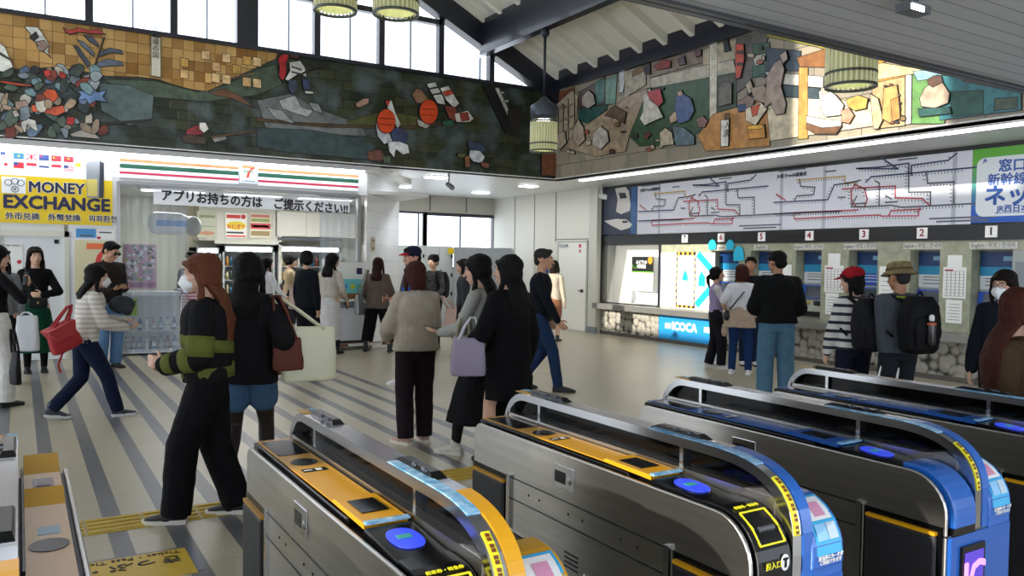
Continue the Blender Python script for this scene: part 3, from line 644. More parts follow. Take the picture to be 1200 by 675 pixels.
M_7r = mat('emblem_red', '#d23a34', .4); M_7o = mat('emblem_orange', '#e8713c', .4); M_7g = mat('emblem_green', '#1f6b4f', .4)
seven(t, (xa+xb)/2, 2.93, .2, YS-.041, M_7r, M_7o, M_7g)
text('lettering', '& i HOLDINGS', .035, V((xa+xb)/2, YS-.042, 2.775), (1, 0, 0), (0, 0, 1), mat('emblem_blue', '#2f5f8f', .4), t, 'CENTER')
# frame of the open front
t = struct('trim_9', MB().box(SX0, SX1, YS-.02, YS+.12, 2.62, 2.67), M_alu)
build('jamb', MB().box(SX0-.03, SX0+.02, YS-.01, YS+.12, 0, 2.66), M_alu, t)
build('jamb', MB().box(SX1-.02, SX1+.03, YS-.01, YS+.12, 0, 2.66), M_alu, t)
# banner
M_film = glassy('banner_film', '#ffffff', .35, .5, '#eef0f4')
t = thing('shop_banner', 'translucent banner with handwritten black Japanese lettering across the shop front', 'banner', (3.3, YS+.03, 2.4))
bx0, bx1 = at(188, 222, Y=YS+.03).x, at(400, 246, Y=YS+.03).x
build('film', MB().box(bx0-.1, bx1+.15, YS+.03, YS+.034, 2.34, 2.60), M_film, t)
text('lettering', 'アプリお持ちの方は　ご提示ください!!', .19, V(bx0, YS+.028, 2.475), (1, 0, -.028), (0, 0, 1), M_ink, t, sx=.92, bold=.007, spacing=.98)
# vinyl curtains
M_vinyl = glassy('clear_vinyl', '#f2f5f8', .86, .15, '#e8eef2')
def curtain(x0, x1, lab, n):
    mb = MB(); R = []
    t = thing('vinyl_curtain', lab, 'curtain', ((x0+x1)/2, YS+.07, 0), 'clear vinyl curtains in the shop front')
    m = 60
    for z in (.05, 2.62):
        row = []
        for i in range(m+1):
            u = i/m; row.append(V(x0+(x1-x0)*u, YS+.08+.018*math.sin(u*n*2*PI)+.01*math.sin(u*n*5.3+z), z))
        R.append(row+[p+V(0, .003, 0) for p in row[::-1]])
    mb.rings(R); build('sheet', mb, M_vinyl, t, True)
    build('curtain_rail', MB().box(x0, x1, YS+.06, YS+.1, 2.6, 2.63), M_alu, t)
curtain(SX0+.03, 2.28, 'clear vinyl curtain hanging at the left of the shop front', 7)
curtain(4.42, SX1-.03, 'clear vinyl curtain hanging at the right of the shop front', 5)
# money exchange sign
t = thing('exchange_sign', 'large yellow MONEY EXCHANGE sign on the white shop wall', 'sign', (.5, YS, 2.0))
M_yel = mat('sign_yellow', '#e5c411', .45); M_navy = mat('lettering_navy', '#1b2148', .5)
build('board', MB().box(-1.2, 1.2, YS-.03, YS-.001, 1.985, 2.655), M_yel, t)
build('upper_board', MB().box(-1.2, 1.2, YS-.028, YS-.001, 2.655, 3.02), mat('sign_white2', '#eceef0'), t)
sw = mat('lettering_halo', '#f4f2e4', .5)
text('lettering_edge', 'MONEY', .215, V(.12, YS-.031, 2.50), (1, 0, 0), (0, 0, 1), sw, t, sx=.95, bold=.014)
text('lettering', 'MONEY', .215, V(.12, YS-.034, 2.50), (1, 0, 0), (0, 0, 1), M_navy, t, sx=.95, bold=.007)
text('lettering_edge', 'EXCHANGE', .255, V(-.19, YS-.031, 2.275), (1, 0, 0), (0, 0, 1), sw, t, sx=1.0, bold=.011)
text('lettering', 'EXCHANGE', .255, V(-.19, YS-.034, 2.275), (1, 0, 0), (0, 0, 1), M_navy, t, sx=1.0, bold=.011)
for s, x in (('外币兑换', -.12), ('外幣兌換', .40), ('외화환전', .92)):
    text('lettering_edge', s, .105, V(x-.04, YS-.031, 2.075), (1, 0, 0), (0, 0, 1), sw, t, bold=.008); text('lettering', s, .105, V(x-.04, YS-.034, 2.075), (1, 0, 0), (0, 0, 1), M_navy, t, bold=.003)
e = build('coin_emblem', MB().box(-.2, .09, YS-.036, YS-.03, 2.40, 2.63), mat('sign_white2', '#eceef0'), t); bevel(e, .004)
cm = MB()
for x, z in ((-.12, 2.55), (-.04, 2.57), (.03, 2.55), (-.04, 2.46)):
    cm.strip([V(x+.042*math.cos(a), YS-.037, z+.042*math.sin(a)) for a in np.linspace(0, 2*PI, 14)], .008, .002, (0, -1, 0))
build('coin_outline', cm, M_navy, e)
text('coin_symbol', '¥', .07, V(-.04, YS-.038, 2.46), (1, 0, 0), (0, 0, 1), M_navy, e, 'CENTER')
# flags (two rows of six) an arrow and one more flag
FL = [['us', 'eu', 'gb', 'au', 'cn', 'hk'], ['kr', 'tw', 'id', 'th', 'sg', 'my']]
cw = mat('flag_white', '#ececf0', .5); cr = mat('flag_red', '#c42436', .5); cb = mat('flag_blue', '#26437e', .5)
def flag(x, z, k, w=.125, h=.085):
    y = YS-.030
    f = build('flag', MB().box(x, x+w, y-.002, y, z, z+h), {'eu': mat('flag_teal', '#2c6d8c'), 'au': cb, 'cn': cr, 'hk': cr}.get(k, cw), t)
    d = MB(); c = cr
    if k in ('us', 'my'):
        for i in range(4): d.box(x, x+w, y-.003, y-.002, z+h*(.05+.26*i), z+h*(.16+.26*i))
        g = build('canton', MB().box(x, x+w*.45, y-.004, y-.002, z+h*.5, z+h), cb, f)
    elif k == 'gb': d.strip([V(x, y-.002, z), V(x+w, y-.002, z+h)], .015, .001, (0, -1, 0)).strip([V(x, y-.002, z+h), V(x+w, y-.002, z)], .015, .001, (0, -1, 0)).box(x+w*.42, x+w*.58, y-.003, y-.002, z, z+h)
    elif k == 'tw': d.box(x, x+w, y-.003, y-.002, z, z+h); build('canton', MB().box(x, x+w*.45, y-.004, y-.003, z+h*.5, z+h), cb, f)
    elif k in ('id', 'sg'): d.box(x, x+w, y-.003, y-.002, z+h*.5, z+h)
    elif k == 'th': d.box(x, x+w, y-.003, y-.002, z+h*.33, z+h*.66); c = cb
    elif k in ('kr', 'jp'): d.poly([V(x+w*.5+h*.28*math.cos(a), y-.002, z+h*.5+h*.28*math.sin(a)) for a in np.linspace(0, 2*PI, 15)[:-1]], (0, -.001, 0))
    elif k in ('cn', 'hk'): d.poly([V(x+w*(.25 if k == 'cn' else .5)+h*.16*math.cos(a), y-.002, z+h*.6+h*.16*math.sin(a)) for a in np.linspace(0, 2*PI, 6)[:-1]], (0, -.001, 0)); c = M_yel
    elif k == 'au': d.box(x, x+w*.45, y-.003, y-.002, z+h*.7, z+h*.78).box(x+w*.18, x+w*.26, y-.003, y-.002, z+h*.5, z+h)
    else: d.box(x+w*.4, x+w*.6, y-.003, y-.002, z+h*.4, z+h*.6); c = M_yel
    build('flag_pattern', d, c, f)
for r in range(2):
    for i in range(6): flag(-.21+i*.155, 2.89-.13*r, FL[r][i])
flag(.80, 2.79, 'jp', .17, .13)
build('arrow', MB().poly([V(.71+a, YS-.032, 2.86+b) for a, b in ((0, .02), (.04, .02), (.04, .045), (.085, 0), (.04, -.045), (.04, -.02), (0, -.02))], (0, -.003, 0)), M_yel, t)
# tall exchange machine standing out as a picture on the sign
pm = build('machine_picture', MB().poly([at(*q, Y=YS-.036) for q in ((101, 190), (117, 188), (122, 191), (121, 232), (102, 232))], (0, -.004, 0)), mat('picture_grey', '#8e9298', .4), t)
build('machine_picture_side', MB().poly([at(*q, Y=YS-.041) for q in ((117, 189), (122, 191), (121.5, 232), (116, 232))], (0, -.003, 0)), mat('picture_dark', '#2c2f38', .4), pm)
build('machine_picture_front', MB().poly([at(*q, Y=YS-.041) for q in ((102, 210), (114, 210), (114, 230), (103, 230))], (0, -.003, 0)), mat('picture_yellow', '#cfc06a', .5), pm)
# door with frame, at the left
d = struct('door_2', MB().box(-.22, .57, YS+.02, YS+.06, 0.01, 1.80), mat('shop_door', '#dcdee0', .35))
build('door_frame', MB().box(-.28, -.22, YS-.02, YS+.12, 0, 1.88).box(.57, .63, YS-.02, YS+.12, 0, 1.88).box(-.28, .63, YS-.02, YS+.12, 1.8, 1.88), mat('door_frame_cream', '#d0cebf', .4), d)
build('door_notice', MB().box(-.21, .05, YS+.012, YS+.019, 1.3, 1.7), mat('paper', '#e9eae6'), d)
build('door_mark', MB().box(.44, .5, YS+.012, YS+.019, 1.7, 1.76), M_ink, d)
build('door_seal', MB().poly([V(.005+.03*math.cos(a), YS+.01, 1.43+.03*math.sin(a)) for a in np.linspace(0, 2*PI, 12)[:-1]], (0, .008, 0)), MATS['flag_red'], d)
text('notice_heading', 'STAFF ONLY', .04, V(-.2, YS+.011, 1.66), (1, 0, 0), (0, 0, 1), M_ink, bpy.data.objects['door_notice'])
struct('wall_shop_infill', MB().box(-.22, .57, YS+.02, YS+.1, 1.88, 2.0), M_white)
# posters under the exchange sign
x0, x1 = .72, 1.24
t = thing('strip_poster', 'small blue and white strip poster under the yellow exchange sign', 'poster', (1, YS, 1.8))
build('blue_half', MB().box(x0, x0+.26, YS-.012, YS-.001, 1.80, 1.93), mat('poster_sky', '#3c8cc8', .4), t)
build('white_half', MB().box(x0+.27, x1, YS-.012, YS-.001, 1.78, 1.93), MATS['paper'], t)
build('picture', MB().poly([V(x0+.3+.03*math.cos(a), YS-.013, 1.80+.02*math.sin(a)) for a in np.linspace(0, 2*PI, 12)[:-1]], (0, -.002, 0)), MATS['flag_red'], t)
build('text_line', MB().box(x0+.3, x1-.05, YS-.014, YS-.012, 1.87, 1.89).box(x0+.05, x0+.22, YS-.014, YS-.012, 1.82, 1.84), MATS['print_grey'], t)
t = thing('numeral_poster', 'cream wall poster with a big orange and red 7 behind the man in sunglasses', 'poster', (1, YS, 1.0))
build('board', MB().box(.70, 1.24, YS-.012, YS-.001, .95, 1.76), mat('poster_cream', '#d8cfa8', .5), t)
seven(t, 1.02, 1.55, .33, YS-.013, M_7r, M_7o)
# colourful poster of small goods behind the curtain + shelf unit
def confetti(mb_by, x0, x1, z0, z1, y, n, smin, smax, names, parent):
    for i in range(n):
        x = random.uniform(x0+smax, x1-smax); z = random.uniform(z0+smax, z1-smax); s = random.uniform(smin, smax); k = random.choice(names)
        mb_by.setdefault(k, MB()).poly([V(x+s*random.uniform(.8, 1.2)*math.cos(a), y-.0004*i/ n*10, z+s*random.uniform(.7, 1.1)*math.sin(a)) for a in np.linspace(0, 2*PI, 8)[:-1]], (0, -.001, 0))
random.seed(11)
t = thing('goods_poster', 'busy pink black and white poster behind the left vinyl curtain', 'poster', (1.6, YS+.2, 1.0))
build('sheet', MB().box(1.36, 1.84, YS+.19, YS+.2, 1.02, 1.72), mat('poster_pink', '#c88aa8', .5), t)
D = {}; confetti(D, 1.36, 1.84, 1.12, 1.72, YS+.188, 90, .018, .04, ['#16161a', '#e8e6ea', '#e8e6ea', '#16161a', '#c9a6b8', '#b0a040', '#7f8794'], t)
for k, m in D.items(): build('printed_shapes', m, mat('print_'+k[1:], k, .5), t)
build('banner_strip', MB().box(1.37, 1.83, YS+.185, YS+.189, 1.05, 1.12), mat('print_magenta', '#a03a80', .5), t)
t = thing('shelf_unit', 'low white wire display shelf at the left of the shop front', 'shelf', (1.6, YS+.2, 0))
build('frame', MB().box(1.33, 2.2, YS+.1, YS+.55, .03, .09).box(1.33, 1.35, YS+.1, YS+.12, 0, .98).box(2.18, 2.2, YS+.1, YS+.12, 0, .98).box(1.33, 2.2, YS+.5, YS+.55, 0, .98).box(1.33, 2.2, YS+.1, YS+.55, .92, .98).box(1.33, 2.2, YS+.1, YS+.5, .36, .38), mat('shelf_white', '#dfe2e6', .4), t)
build('wire_rail', MB().box(1.33, 2.2, YS+.09, YS+.1, .2, .21).box(1.33, 2.2, YS+.09, YS+.1, .46, .47), M_alu, t)
cols = ['#d8dce4', '#8fa6c8', '#5b6fa0', '#c8a0a8', '#e4e4e8']
lab2 = ['white capped bottle', 'pale blue bottle', 'slate blue bottle', 'dusty pink bottle', 'white bottle']
bt = None; k = 0
for row, z in ((0, .09), (1, .38)):
    for i in range(8):
        x = 1.4+.1*i; c = cols[(i*3+row) % 5]; y = YS+.16+.03*row
        q = thing('bottle', '%s, %s from the left on the %s level of the low wire shelf' % (lab2[(i*3+row) % 5], ['first', 'second', 'third', 'fourth', 'fifth', 'sixth', 'seventh', 'eighth'][i], 'bottom' if row == 0 else 'upper'), 'bottle', (x, y, z), 'bottles on the low wire shelf')
        build('body', MB().lathe([(.028, 0), (.03, .01), (.03, .13), (.012, .165), (.012, .18)], (x, y, z), 12), mat('bottle_'+c[1:], c, .3), q, True)
        build('cap', MB().lathe([(.014, .175), (.014, .195)], (x, y, z), 10), mat('flag_blue', '#26437e'), q)
        build('bottle_label', MB().lathe([(.031, .04), (.031, .1)], (x, y, z), 12, cap=False), mat('paper', '#e9eae6'), q)
t = thing('green_poster', 'small green and yellow flower poster below the pink poster behind the curtain', 'poster', (1.5, YS+.1, .6))
build('sheet', MB().box(1.36, 1.56, YS+.075, YS+.085, .62, .88), mat('poster_leaf', '#6f8c3a', .5), t)
D = {}; confetti(D, 1.36, 1.56, .62, .88, YS+.074, 16, .015, .03, ['#d8c83a', '#e8e6ea', '#16161a'], t)
for k, m in D.items(): build('printed_shapes', m, mat('print_'+k[1:], k, .5), t)
# toy train balloon hanging
bl = at(200, 262, Y=14.4)
t = thing('train_balloon', 'white inflatable train with a blue stripe hanging inside the shop', 'decoration', (bl.x, 14.4, bl.z))
build('body', MB().limb([(bl.x-.22, 14.4, bl.z), (bl.x+.15, 14.4, bl.z), (bl.x+.28, 14.4, bl.z-.01)], [(.19, .14), (.18, .14), (.13, .11)], 18, (0, 0, 1)), mat('balloon_white', '#cfd6dc', .3), t, True)
build('stripe', MB().box(bl.x-.24, bl.x+.22, 14.255, 14.28, bl.z-.05, bl.z+.05), mat('stripe_blue', '#2a7fcf', .4), t)
build('nose', MB().ell((bl.x+.34, 14.36, bl.z-.03), (.15, .15, .17)), mat('balloon_grey', '#a9b0b0', .4), t, True)
build('string', MB().tube([(bl.x, 14.4, bl.z+.18), (bl.x, 14.4, 2.7)], .004, 6), M_alu, t)
# rear fittings: fridges, menu boards, shelves
random.seed(5)
def fridge(x0, x1, z1, lab, y=16.6, light=True):
    t = thing('drinks_fridge', lab, 'fridge', ((x0+x1)/2, y, 0), 'open fridges along the shop rear wall')
    build('cabinet', MB().box(x0, x0+.04, y, 17.19, 0, z1).box(x1-.04, x1, y, 17.19, 0, z1).box(x0, x1, y, 17.19, z1-.12, z1).box(x0, x1, y, 17.19, 0, .3).box(x0, x1, 17.1, 17.19, 0, z1), mat('fridge_grey', '#a8adae', .4), t)
    build('lit_header', MB().box(x0+.08, x1-.08, y-.01, y+.02, z1-.10, z1-.03), M_tube, t)
    for z in np.arange(.5, z1-.3, .28): build('shelf', MB().box(x0+.04, x1-.04, y+.02, 17.1, z, z+.02), mat('shelf_steel', '#8f9698', .4), t)
    pc = ['#3a4a3c', '#7c2f2a', '#c8b890', '#2e5f7c', '#b8843a', '#dcdcd8', '#3c3c40']
    D = {}
    for z in np.arange(.52, z1-.3, .28):
        x = x0+.08
        while x < x1-.12:
            k = random.choice(pc); h = random.uniform(.13, .2); w = random.uniform(.05, .07); D.setdefault(k, MB()).lathe([(w/2, 0), (w/2, h*.75), (w*.2, h*.9), (w*.2, h)], (x+w/2, y+.1, z), 8); x += w+.012
    for k, m in D.items(): tag(build('packed_goods', m, mat('goods_'+k[1:], k, .4), t, True), kind='stuff')
fridge(at(228, 300, Y=16.6).x, at(259, 300, Y=16.6).x, 1.72, 'narrow lit drinks fridge left in the shop')
fridge(at(261, 300, Y=16.6).x, at(322, 300, Y=16.6).x, 1.76, 'glass fronted drinks fridge behind the women in white sleeves')
fridge(at(326, 300, Y=16.6).x, 5.9, 1.78, 'wide lit chilled food case behind the shop clerk')
t = thing('overhead_cabinet', 'white cabinet panels above the chilled food case', 'cabinet', (5.0, 16.6, 1.9))
a = at(323, 270, Y=16.6)
build('body', MB().box(a.x, 6.3, 16.6, 17.19, 1.98, 2.50), mat('cabinet_white', '#dcdad0', .4), t)
build('grille', MB().box(a.x+.04, 5.9, 16.58, 16.6, 1.90, 1.96), mat('grille_dark', '#54565a', .5), t)
for i in range(2): build('door_panel', MB().box(a.x+.02+i*.62, a.x+.6+i*.62, 16.58, 16.6, 2.0, 2.48), MATS['cabinet_white'], t)
def poster(px0, px1, py0, py1, y, lab, base, shapes):
    A = at(px0, py0, Y=y); B = at(px1, py1, Y=y)
    t = thing('menu_poster', lab, 'poster', ((A.x+B.x)/2, y, B.z))
    build('sheet', MB().box(A.x, B.x, y-.012, y, B.z, A.z), mat('menu_'+base[1:], base, .5), t)
    for (u0, u1, v0, v1, c, rnd) in shapes:
        x0, x1 = A.x+(B.x-A.x)*u0, A.x+(B.x-A.x)*u1; z0, z1 = B.z+(A.z-B.z)*v0, B.z+(A.z-B.z)*v1
        if rnd: m = MB().poly([V((x0+x1)/2+(x1-x0)/2*math.cos(q), y-.012, (z0+z1)/2+(z1-z0)/2*math.sin(q)) for q in np.linspace(0, 2*PI, 18)[:-1]], (0, -.003, 0))
        else: m = MB().box(x0, x1, y-.015, y-.012, z0, z1)
        build('printed_shape', m, mat('print_'+c[1:], c, .5), t)
    return t, A, B
poster(231, 254, 247, 279, 16.58, 'grey-green menu panel left of the bright menu posters in the shop', '#b8bba4', [(.1, .9, .75, .85, '#7f8c6a', 0), (.1, .9, .42, .45, '#8a8a80', 0), (.1, .9, .1, .25, '#c08a6c', 1)])
t, A, B = poster(264, 289, 249, 279, 16.58, 'white menu poster with a yellow oval and red heading', '#f0eee4', [(.05, .7, .78, .92, '#cf3a34', 0), (.72, .95, .76, .95, '#cf3a34', 1), (.04, .96, .32, .66, '#e8cf2c', 1), (.05, .95, .04, .1, '#cf3a34', 0), (.05, .85, .17, .24, '#3c3c40', 0)])
text('lettering', 'おにぎり', .09, V((A.x+B.x)/2, 16.566, B.z+(A.z-B.z)*.44), (1, 0, 0), (0, 0, 1), mat('print_cf3a34', '#cf3a34'), t, 'CENTER', bold=.003)
poster(293, 317, 250, 279, 16.58, 'menu poster with a red middle band and small food pictures', '#e2dcc4', [(.02, .98, .36, .6, '#cf4a50', 0), (.05, .95, .84, .96, '#c97a6a', 0), (.05, .95, .66, .8, '#93a05e', 0), (.05, .95, .08, .28, '#a08a60', 0), (.1, .9, .43, .53, '#f0eee4', 0)])
struct('trim_8', MB().box(3.3, 4.62, 16.59, 16.62, 1.80, 1.86).box(4.56, 4.62, 16.59, 16.7, 1.0, 2.6).box(3.0, 4.62, 16.6, 17.2, 1.86, 2.6), mat('shop_trim_cream', '#c9c8bc', .5))
# shop ceiling lights
for i in range(3):
    x = 2.3+1.35*i
    t = thing('shop_light', ['left', 'middle', 'right'][i]+'most fluorescent ceiling panel inside the shop', 'light', (x, 15, 2.7))
    build('diffuser', MB().box(x-.5, x+.5, 14.9, 15.1, 2.65, 2.67), M_tube, t); build('housing', MB().box(x-.55, x+.55, 14.87, 15.13, 2.67, 2.70), M_white, t)
    lamp('shop_lamp', 'AREA', (x, 15, 2.62), 26, (1, 1, .97), (0, 0, -1), shape='RECTANGLE', size=1.0, size_y=.25)
# counter at the right of the opening
t = thing('shop_counter', 'white ice cream chest with a wooden top at the right of the shop front', 'counter', (4.85, 13.2, 0))
build('chest', MB().box(4.25, 5.22, 13.10, 13.42, .14, .70), mat('chest_white', '#d3d8dc', .3), t)
build('chest_glass', MB().box(4.25, 5.22, 13.09, 13.42, .70, .80), mat('chest_grey', '#7c838a', .25), t)
build('wooden_top', MB().box(4.2, 5.24, 13.04, 13.44, .86, .94), mat('wood_top', '#7c5636', .5, var=.2, stretch=(1, 6, 6)), t)
build('kick_space', MB().box(4.3, 5.15, 13.14, 13.4, .03, .14), M_black, t)
build('support', MB().box(4.22, 4.26, 13.1, 13.42, 0, .86).box(5.18, 5.22, 13.1, 13.42, 0, .86), M_alu, t)
build('handle', MB().box(4.36, 4.48, 13.085, 13.1, .60, .625), MATS['chest_grey'], t)
t = thing('low_trolley', 'flat brown and white trolley on the floor under the ice cream chest', 'trolley', (4.9, 13.0, 0))
build('deck', MB().box(4.4, 5.6, 12.86, 13.03, .07, .11), mat('trolley_brown', '#6c4a38', .6), t)
build('white_edge', MB().box(4.7, 5.3, 12.852, 12.858, .07, .11), mat('paper', '#e9eae6'), t)
for x in (4.5, 5.5): build('wheel', MB().tube([(x, 12.89, .035), (x, 12.92, .035)], .034, 12), M_black, t)
q = at(415, 330, Y=13.2); 
t = thing('counter_poster', 'white and turquoise notice boards standing on the wooden shop counter', 'notice', (4.95, 13.2, .94))
build('white_board', MB().box(4.62, 5.14, 13.24, 13.26, .95, 1.48), mat('paper', '#e9eae6'), t)
build('turquoise_board', MB().box(4.68, 5.14, 13.2, 13.22, .945, 1.19), mat('board_turq', '#6cc7d0', .5), t)
for x, c in ((4.76, '#2f8fd0'), (4.90, '#b8c83a'), (5.04, '#3aa878')): build('picture', MB().poly([V(x+.05*math.cos(a), 13.199, 1.06+.045*math.sin(a)) for a in np.linspace(0, 2*PI, 10)[:-1]], (0, -.002, 0)), mat('print_'+c[1:], c), t)
build('icon', MB().box(4.98, 5.08, 13.236, 13.24, 1.27, 1.38), MATS['lettering_navy'], t)
# notice on the chamfered corner
q = CH0+cd*.28+cn*.004
t = thing('corner_notice', 'small yellowish notice on the white corner wall of the shop', 'notice', (q.x, q.y, 1.8))
build('sheet', MB().poly([q+V(0, 0, 1.67), q+cd*.22+V(0, 0, 1.67), q+cd*.22+V(0, 0, 1.93), q+V(0, 0, 1.93)], cn*.006), mat('notice_buff', '#c3b68a', .6), t)
build('text_lines', MB().poly([q+cn*.006+cd*.03+V(0, 0, z) for z in (1.72,)]+[q+cn*.006+cd*.19+V(0, 0, 1.72), q+cn*.006+cd*.19+V(0, 0, 1.75), q+cn*.006+cd*.03+V(0, 0, 1.75)], cn*.001).poly([q+cn*.006+cd*.03+V(0, 0, 1.86), q+cn*.006+cd*.19+V(0, 0, 1.86), q+cn*.006+cd*.19+V(0, 0, 1.89), q+cn*.006+cd*.03+V(0, 0, 1.89)], cn*.001), MATS['print_grey'], t)
# display trolley in the middle of the opening
t = thing('goods_stand', 'small stand with a pink striped box and magazines inside the shop entrance', 'stand', (2.5, 14.1, 0))
build('stand_frame', MB().box(2.2, 2.9, 14.0, 14.4, 0, .06).box(2.2, 2.23, 14.0, 14.4, 0, 1.0).box(2.87, 2.9, 14.0, 14.4, 0, 1.0).box(2.2, 2.9, 14.0, 14.4, .96, 1.0).box(2.2, 2.9, 14.0, 14.4, .5, .52), MATS['shelf_white'], t)
build('striped_box', MB().box(2.25, 2.85, 13.96, 14.0, .62, 1.04), bandmat('pink_stripes', '#b06878', '#d9c9cc', 2, .05, .5), t)
for i, c in enumerate(('#8c2f3a', '#d8d4cc', '#3a4a7c')): build('magazine', MB().quadbox([(2.26+.2*i, 14.02, 1.0), (2.44+.2*i, 14.02, 1.0), (2.44+.2*i, 14.06, 1.0), (2.26+.2*i, 14.06, 1.0), (2.26+.2*i, 14.14, 1.2), (2.44+.2*i, 14.14, 1.2), (2.44+.2*i, 14.18, 1.2), (2.26+.2*i, 14.18, 1.2)]), mat('print_'+c[1:], c), t)
# ================================================================== RECESS: lockers
M_lock = mat('locker_grey', '#c2c6c4', .35)
def locker(x0, x1, y0, y1, z1, face, lab, rows, cols_):
    t = thing('coin_locker', lab, 'locker', ((x0+x1)/2, (y0+y1)/2, 0), 'coin lockers in the recess')
    build('cabinet', MB().box(x0, x1, y0, y1, 0, z1), M_lock, t)
    w = (x1-x0)/cols_; h = (z1-.1)/rows
    for i in range(cols_):
        for j in range(rows):
            d = build('locker_door', MB().box(x0+w*i+.01, x0+w*(i+1)-.01, y0-.012, y0, .08+h*j+.01, .08+h*(j+1)-.01), M_lock, t)
            build('lock', MB().box(x0+w*(i+1)-.06, x0+w*(i+1)-.025, y0-.03, y0-.012, .08+h*j+h*.4, .08+h*j+h*.6), M_black, d)
xa = at(533, 290, Y=16.9).x
locker(7.3, xa-.02, 16.95, 17.5, 1.86, 'y', 'bank of pale coin lockers behind the man in the red-peaked cap', 4, 4)
locker(at(600, 290, Y=17.2).x, 10.58, 17.2, 17.8, 1.84, 'y', 'bank of pale coin lockers left of the blue poster', 4, 2)
t = thing('partition_panel', 'plain grey partition panel in front of the coin lockers', 'panel', (xa+.8, 16.6, 0))
b = at(600, 290, Y=16.6).x; a = at(533, 290, Y=16.6).x
build('board', MB().box(a, b, 16.6, 16.65, 0.05, 1.84), mat('panel_grey', '#9fa3a8', .45), t)
build('foot', MB().box(a+.05, a+.1, 16.5, 16.75, 0, .05).box(b-.1, b-.05, 16.5, 16.75, 0, .05), M_alu, t)
build('paper_sheet', MB().box(a+.18, a+.42, 16.592, 16.6, 1.1, 1.45), MATS['paper'], t)
t = thing('side_panel_unit', 'cream end panel with a blue poster beside the service door', 'panel', (10.3, 15.6, 0))
a = at(641, 300, Y=15.5).x
build('board', MB().box(at(626, 300, Y=15.6).x, 10.56, 15.6, 15.68, 0, 1.76), mat('panel_cream', '#d2cfc2', .45), t)
build('blue_poster', MB().box(at(634, 300, Y=15.6).x, at(642.5, 300, Y=15.6).x, 15.588, 15.6, 1.26, 1.66), mat('poster_royal', '#2350b0', .4), t)
t = thing('yellow_tag', 'small yellow sign on top of the coin lockers', 'sign', (at(528, 290, Y=16.9).x, 16.93, 1.6))
build('sheet', MB().box(at(525, 290, Y=16.93).x, at(532, 290, Y=16.93).x, 16.92, 16.93, 1.68, 1.82), M_yel, t)
# hall pendants
def pendant(x, y, zb, D, ztop, lab, hall=True):
    t = thing('pendant_lamp', lab, 'lamp', (x, y, ztop), 'pendant lamps with ribbed glass drums in the high hall')
    R = D/2; h = .46*D/.42
    sh = MB(); n = 30
    for j in range(n):
        a = 2*PI*j/n; c = V(x+R*math.cos(a), y+R*math.sin(a), 0)
        sh.tube([c+V(0, 0, zb+.02), c+V(0, 0, zb+h)], .011, 6)
    build('ribbed_glass_shade', sh, mat('rib_glass', '#d8d8b4', .2, emit='#d8d49a', estr=.15), t, True)
    build('inner_drum', MB().lathe([(R*.82, zb+.03), (R*.82, zb+h)], (x, y, 0), 24, cap=False), mat('inner_glass', '#b9bb8a', .3, emit='#d0cf98', estr=.15), t, True)
    for z in (zb, zb+h*.24, zb+h): build('ring', MB().lathe([(R+.012, z), (R+.012, z+.022), (R-.014, z+.022), (R-.014, z), (R+.012, z)], (x, y, 0), 28, cap=False), mat('ring_steel', '#5a5f58', .35, .6), t, True)
    build('reflector_housing', MB().lathe([(R*.95, zb+h+.05), (R*1.05, zb+h+.12), (R*1.05, zb+h+.26), (R*.5, zb+h+.34), (.035, zb+h+.42)], (x, y, 0), 24), mat('housing_grey', '#474c57', .35, .3), t, True)
    build('bulb_ring', MB().lathe([(R*.5, zb+h+.03), (R*.5, zb+h+.06)], (x, y, 0), 18), M_tube, t)
    st = MB()
    for j in range(6): a = PI/3*j; st.tube([(x+R*.9*math.cos(a), y+R*.9*math.sin(a), zb+h-.01), (x+R*.9*math.cos(a), y+R*.9*math.sin(a), zb+h+.14)], .01, 6)
    build('strut', st, MATS['ring_steel'], t)
    build('rod', MB().tube([(x, y, zb+h+.38), (x, y, ztop)], .022, 10), mat('rod_dark', '#2b303a', .35, .4), t, True)
    build('canopy', MB().lathe([(.03, ztop-.15), (.07, ztop-.1), (.07, ztop)], (x, y, 0), 14), MATS['rod_dark'], t, True)
    lamp('pendant_bulb', 'POINT', (x, y, zb+h+.02), 6, (1, .97, .88), shadow_soft_size=.08)
pendant(7.28, 10.92, 3.32, .43, zr(7.28), 'pendant lamp with a grey housing hanging at the corner where the two murals meet')
def placep(px, py, depth):
    d = CM.T @ np.array([(px-600)/FPX, -(py-337.5)/FPX, -1.]); return V(*(d*depth))+V(0, 0, EYE)
p = placep(393, 14, 8.4); pendant(p.x, p.y, p.z, .43, 7.4, 'ribbed glass pendant lamp at the top edge, left of the pair over the rear mural')
p = placep(464, 18, 7.8); pendant(p.x, p.y, p.z, .43, 7.3, 'ribbed glass pendant lamp at the top edge, right of the pair over the rear mural')
p = placep(997, 103, 7.3); pendant(p.x, p.y, p.z, .43, zr(p.x), 'ribbed glass pendant lamp half hidden by the near soffit before the right mural')
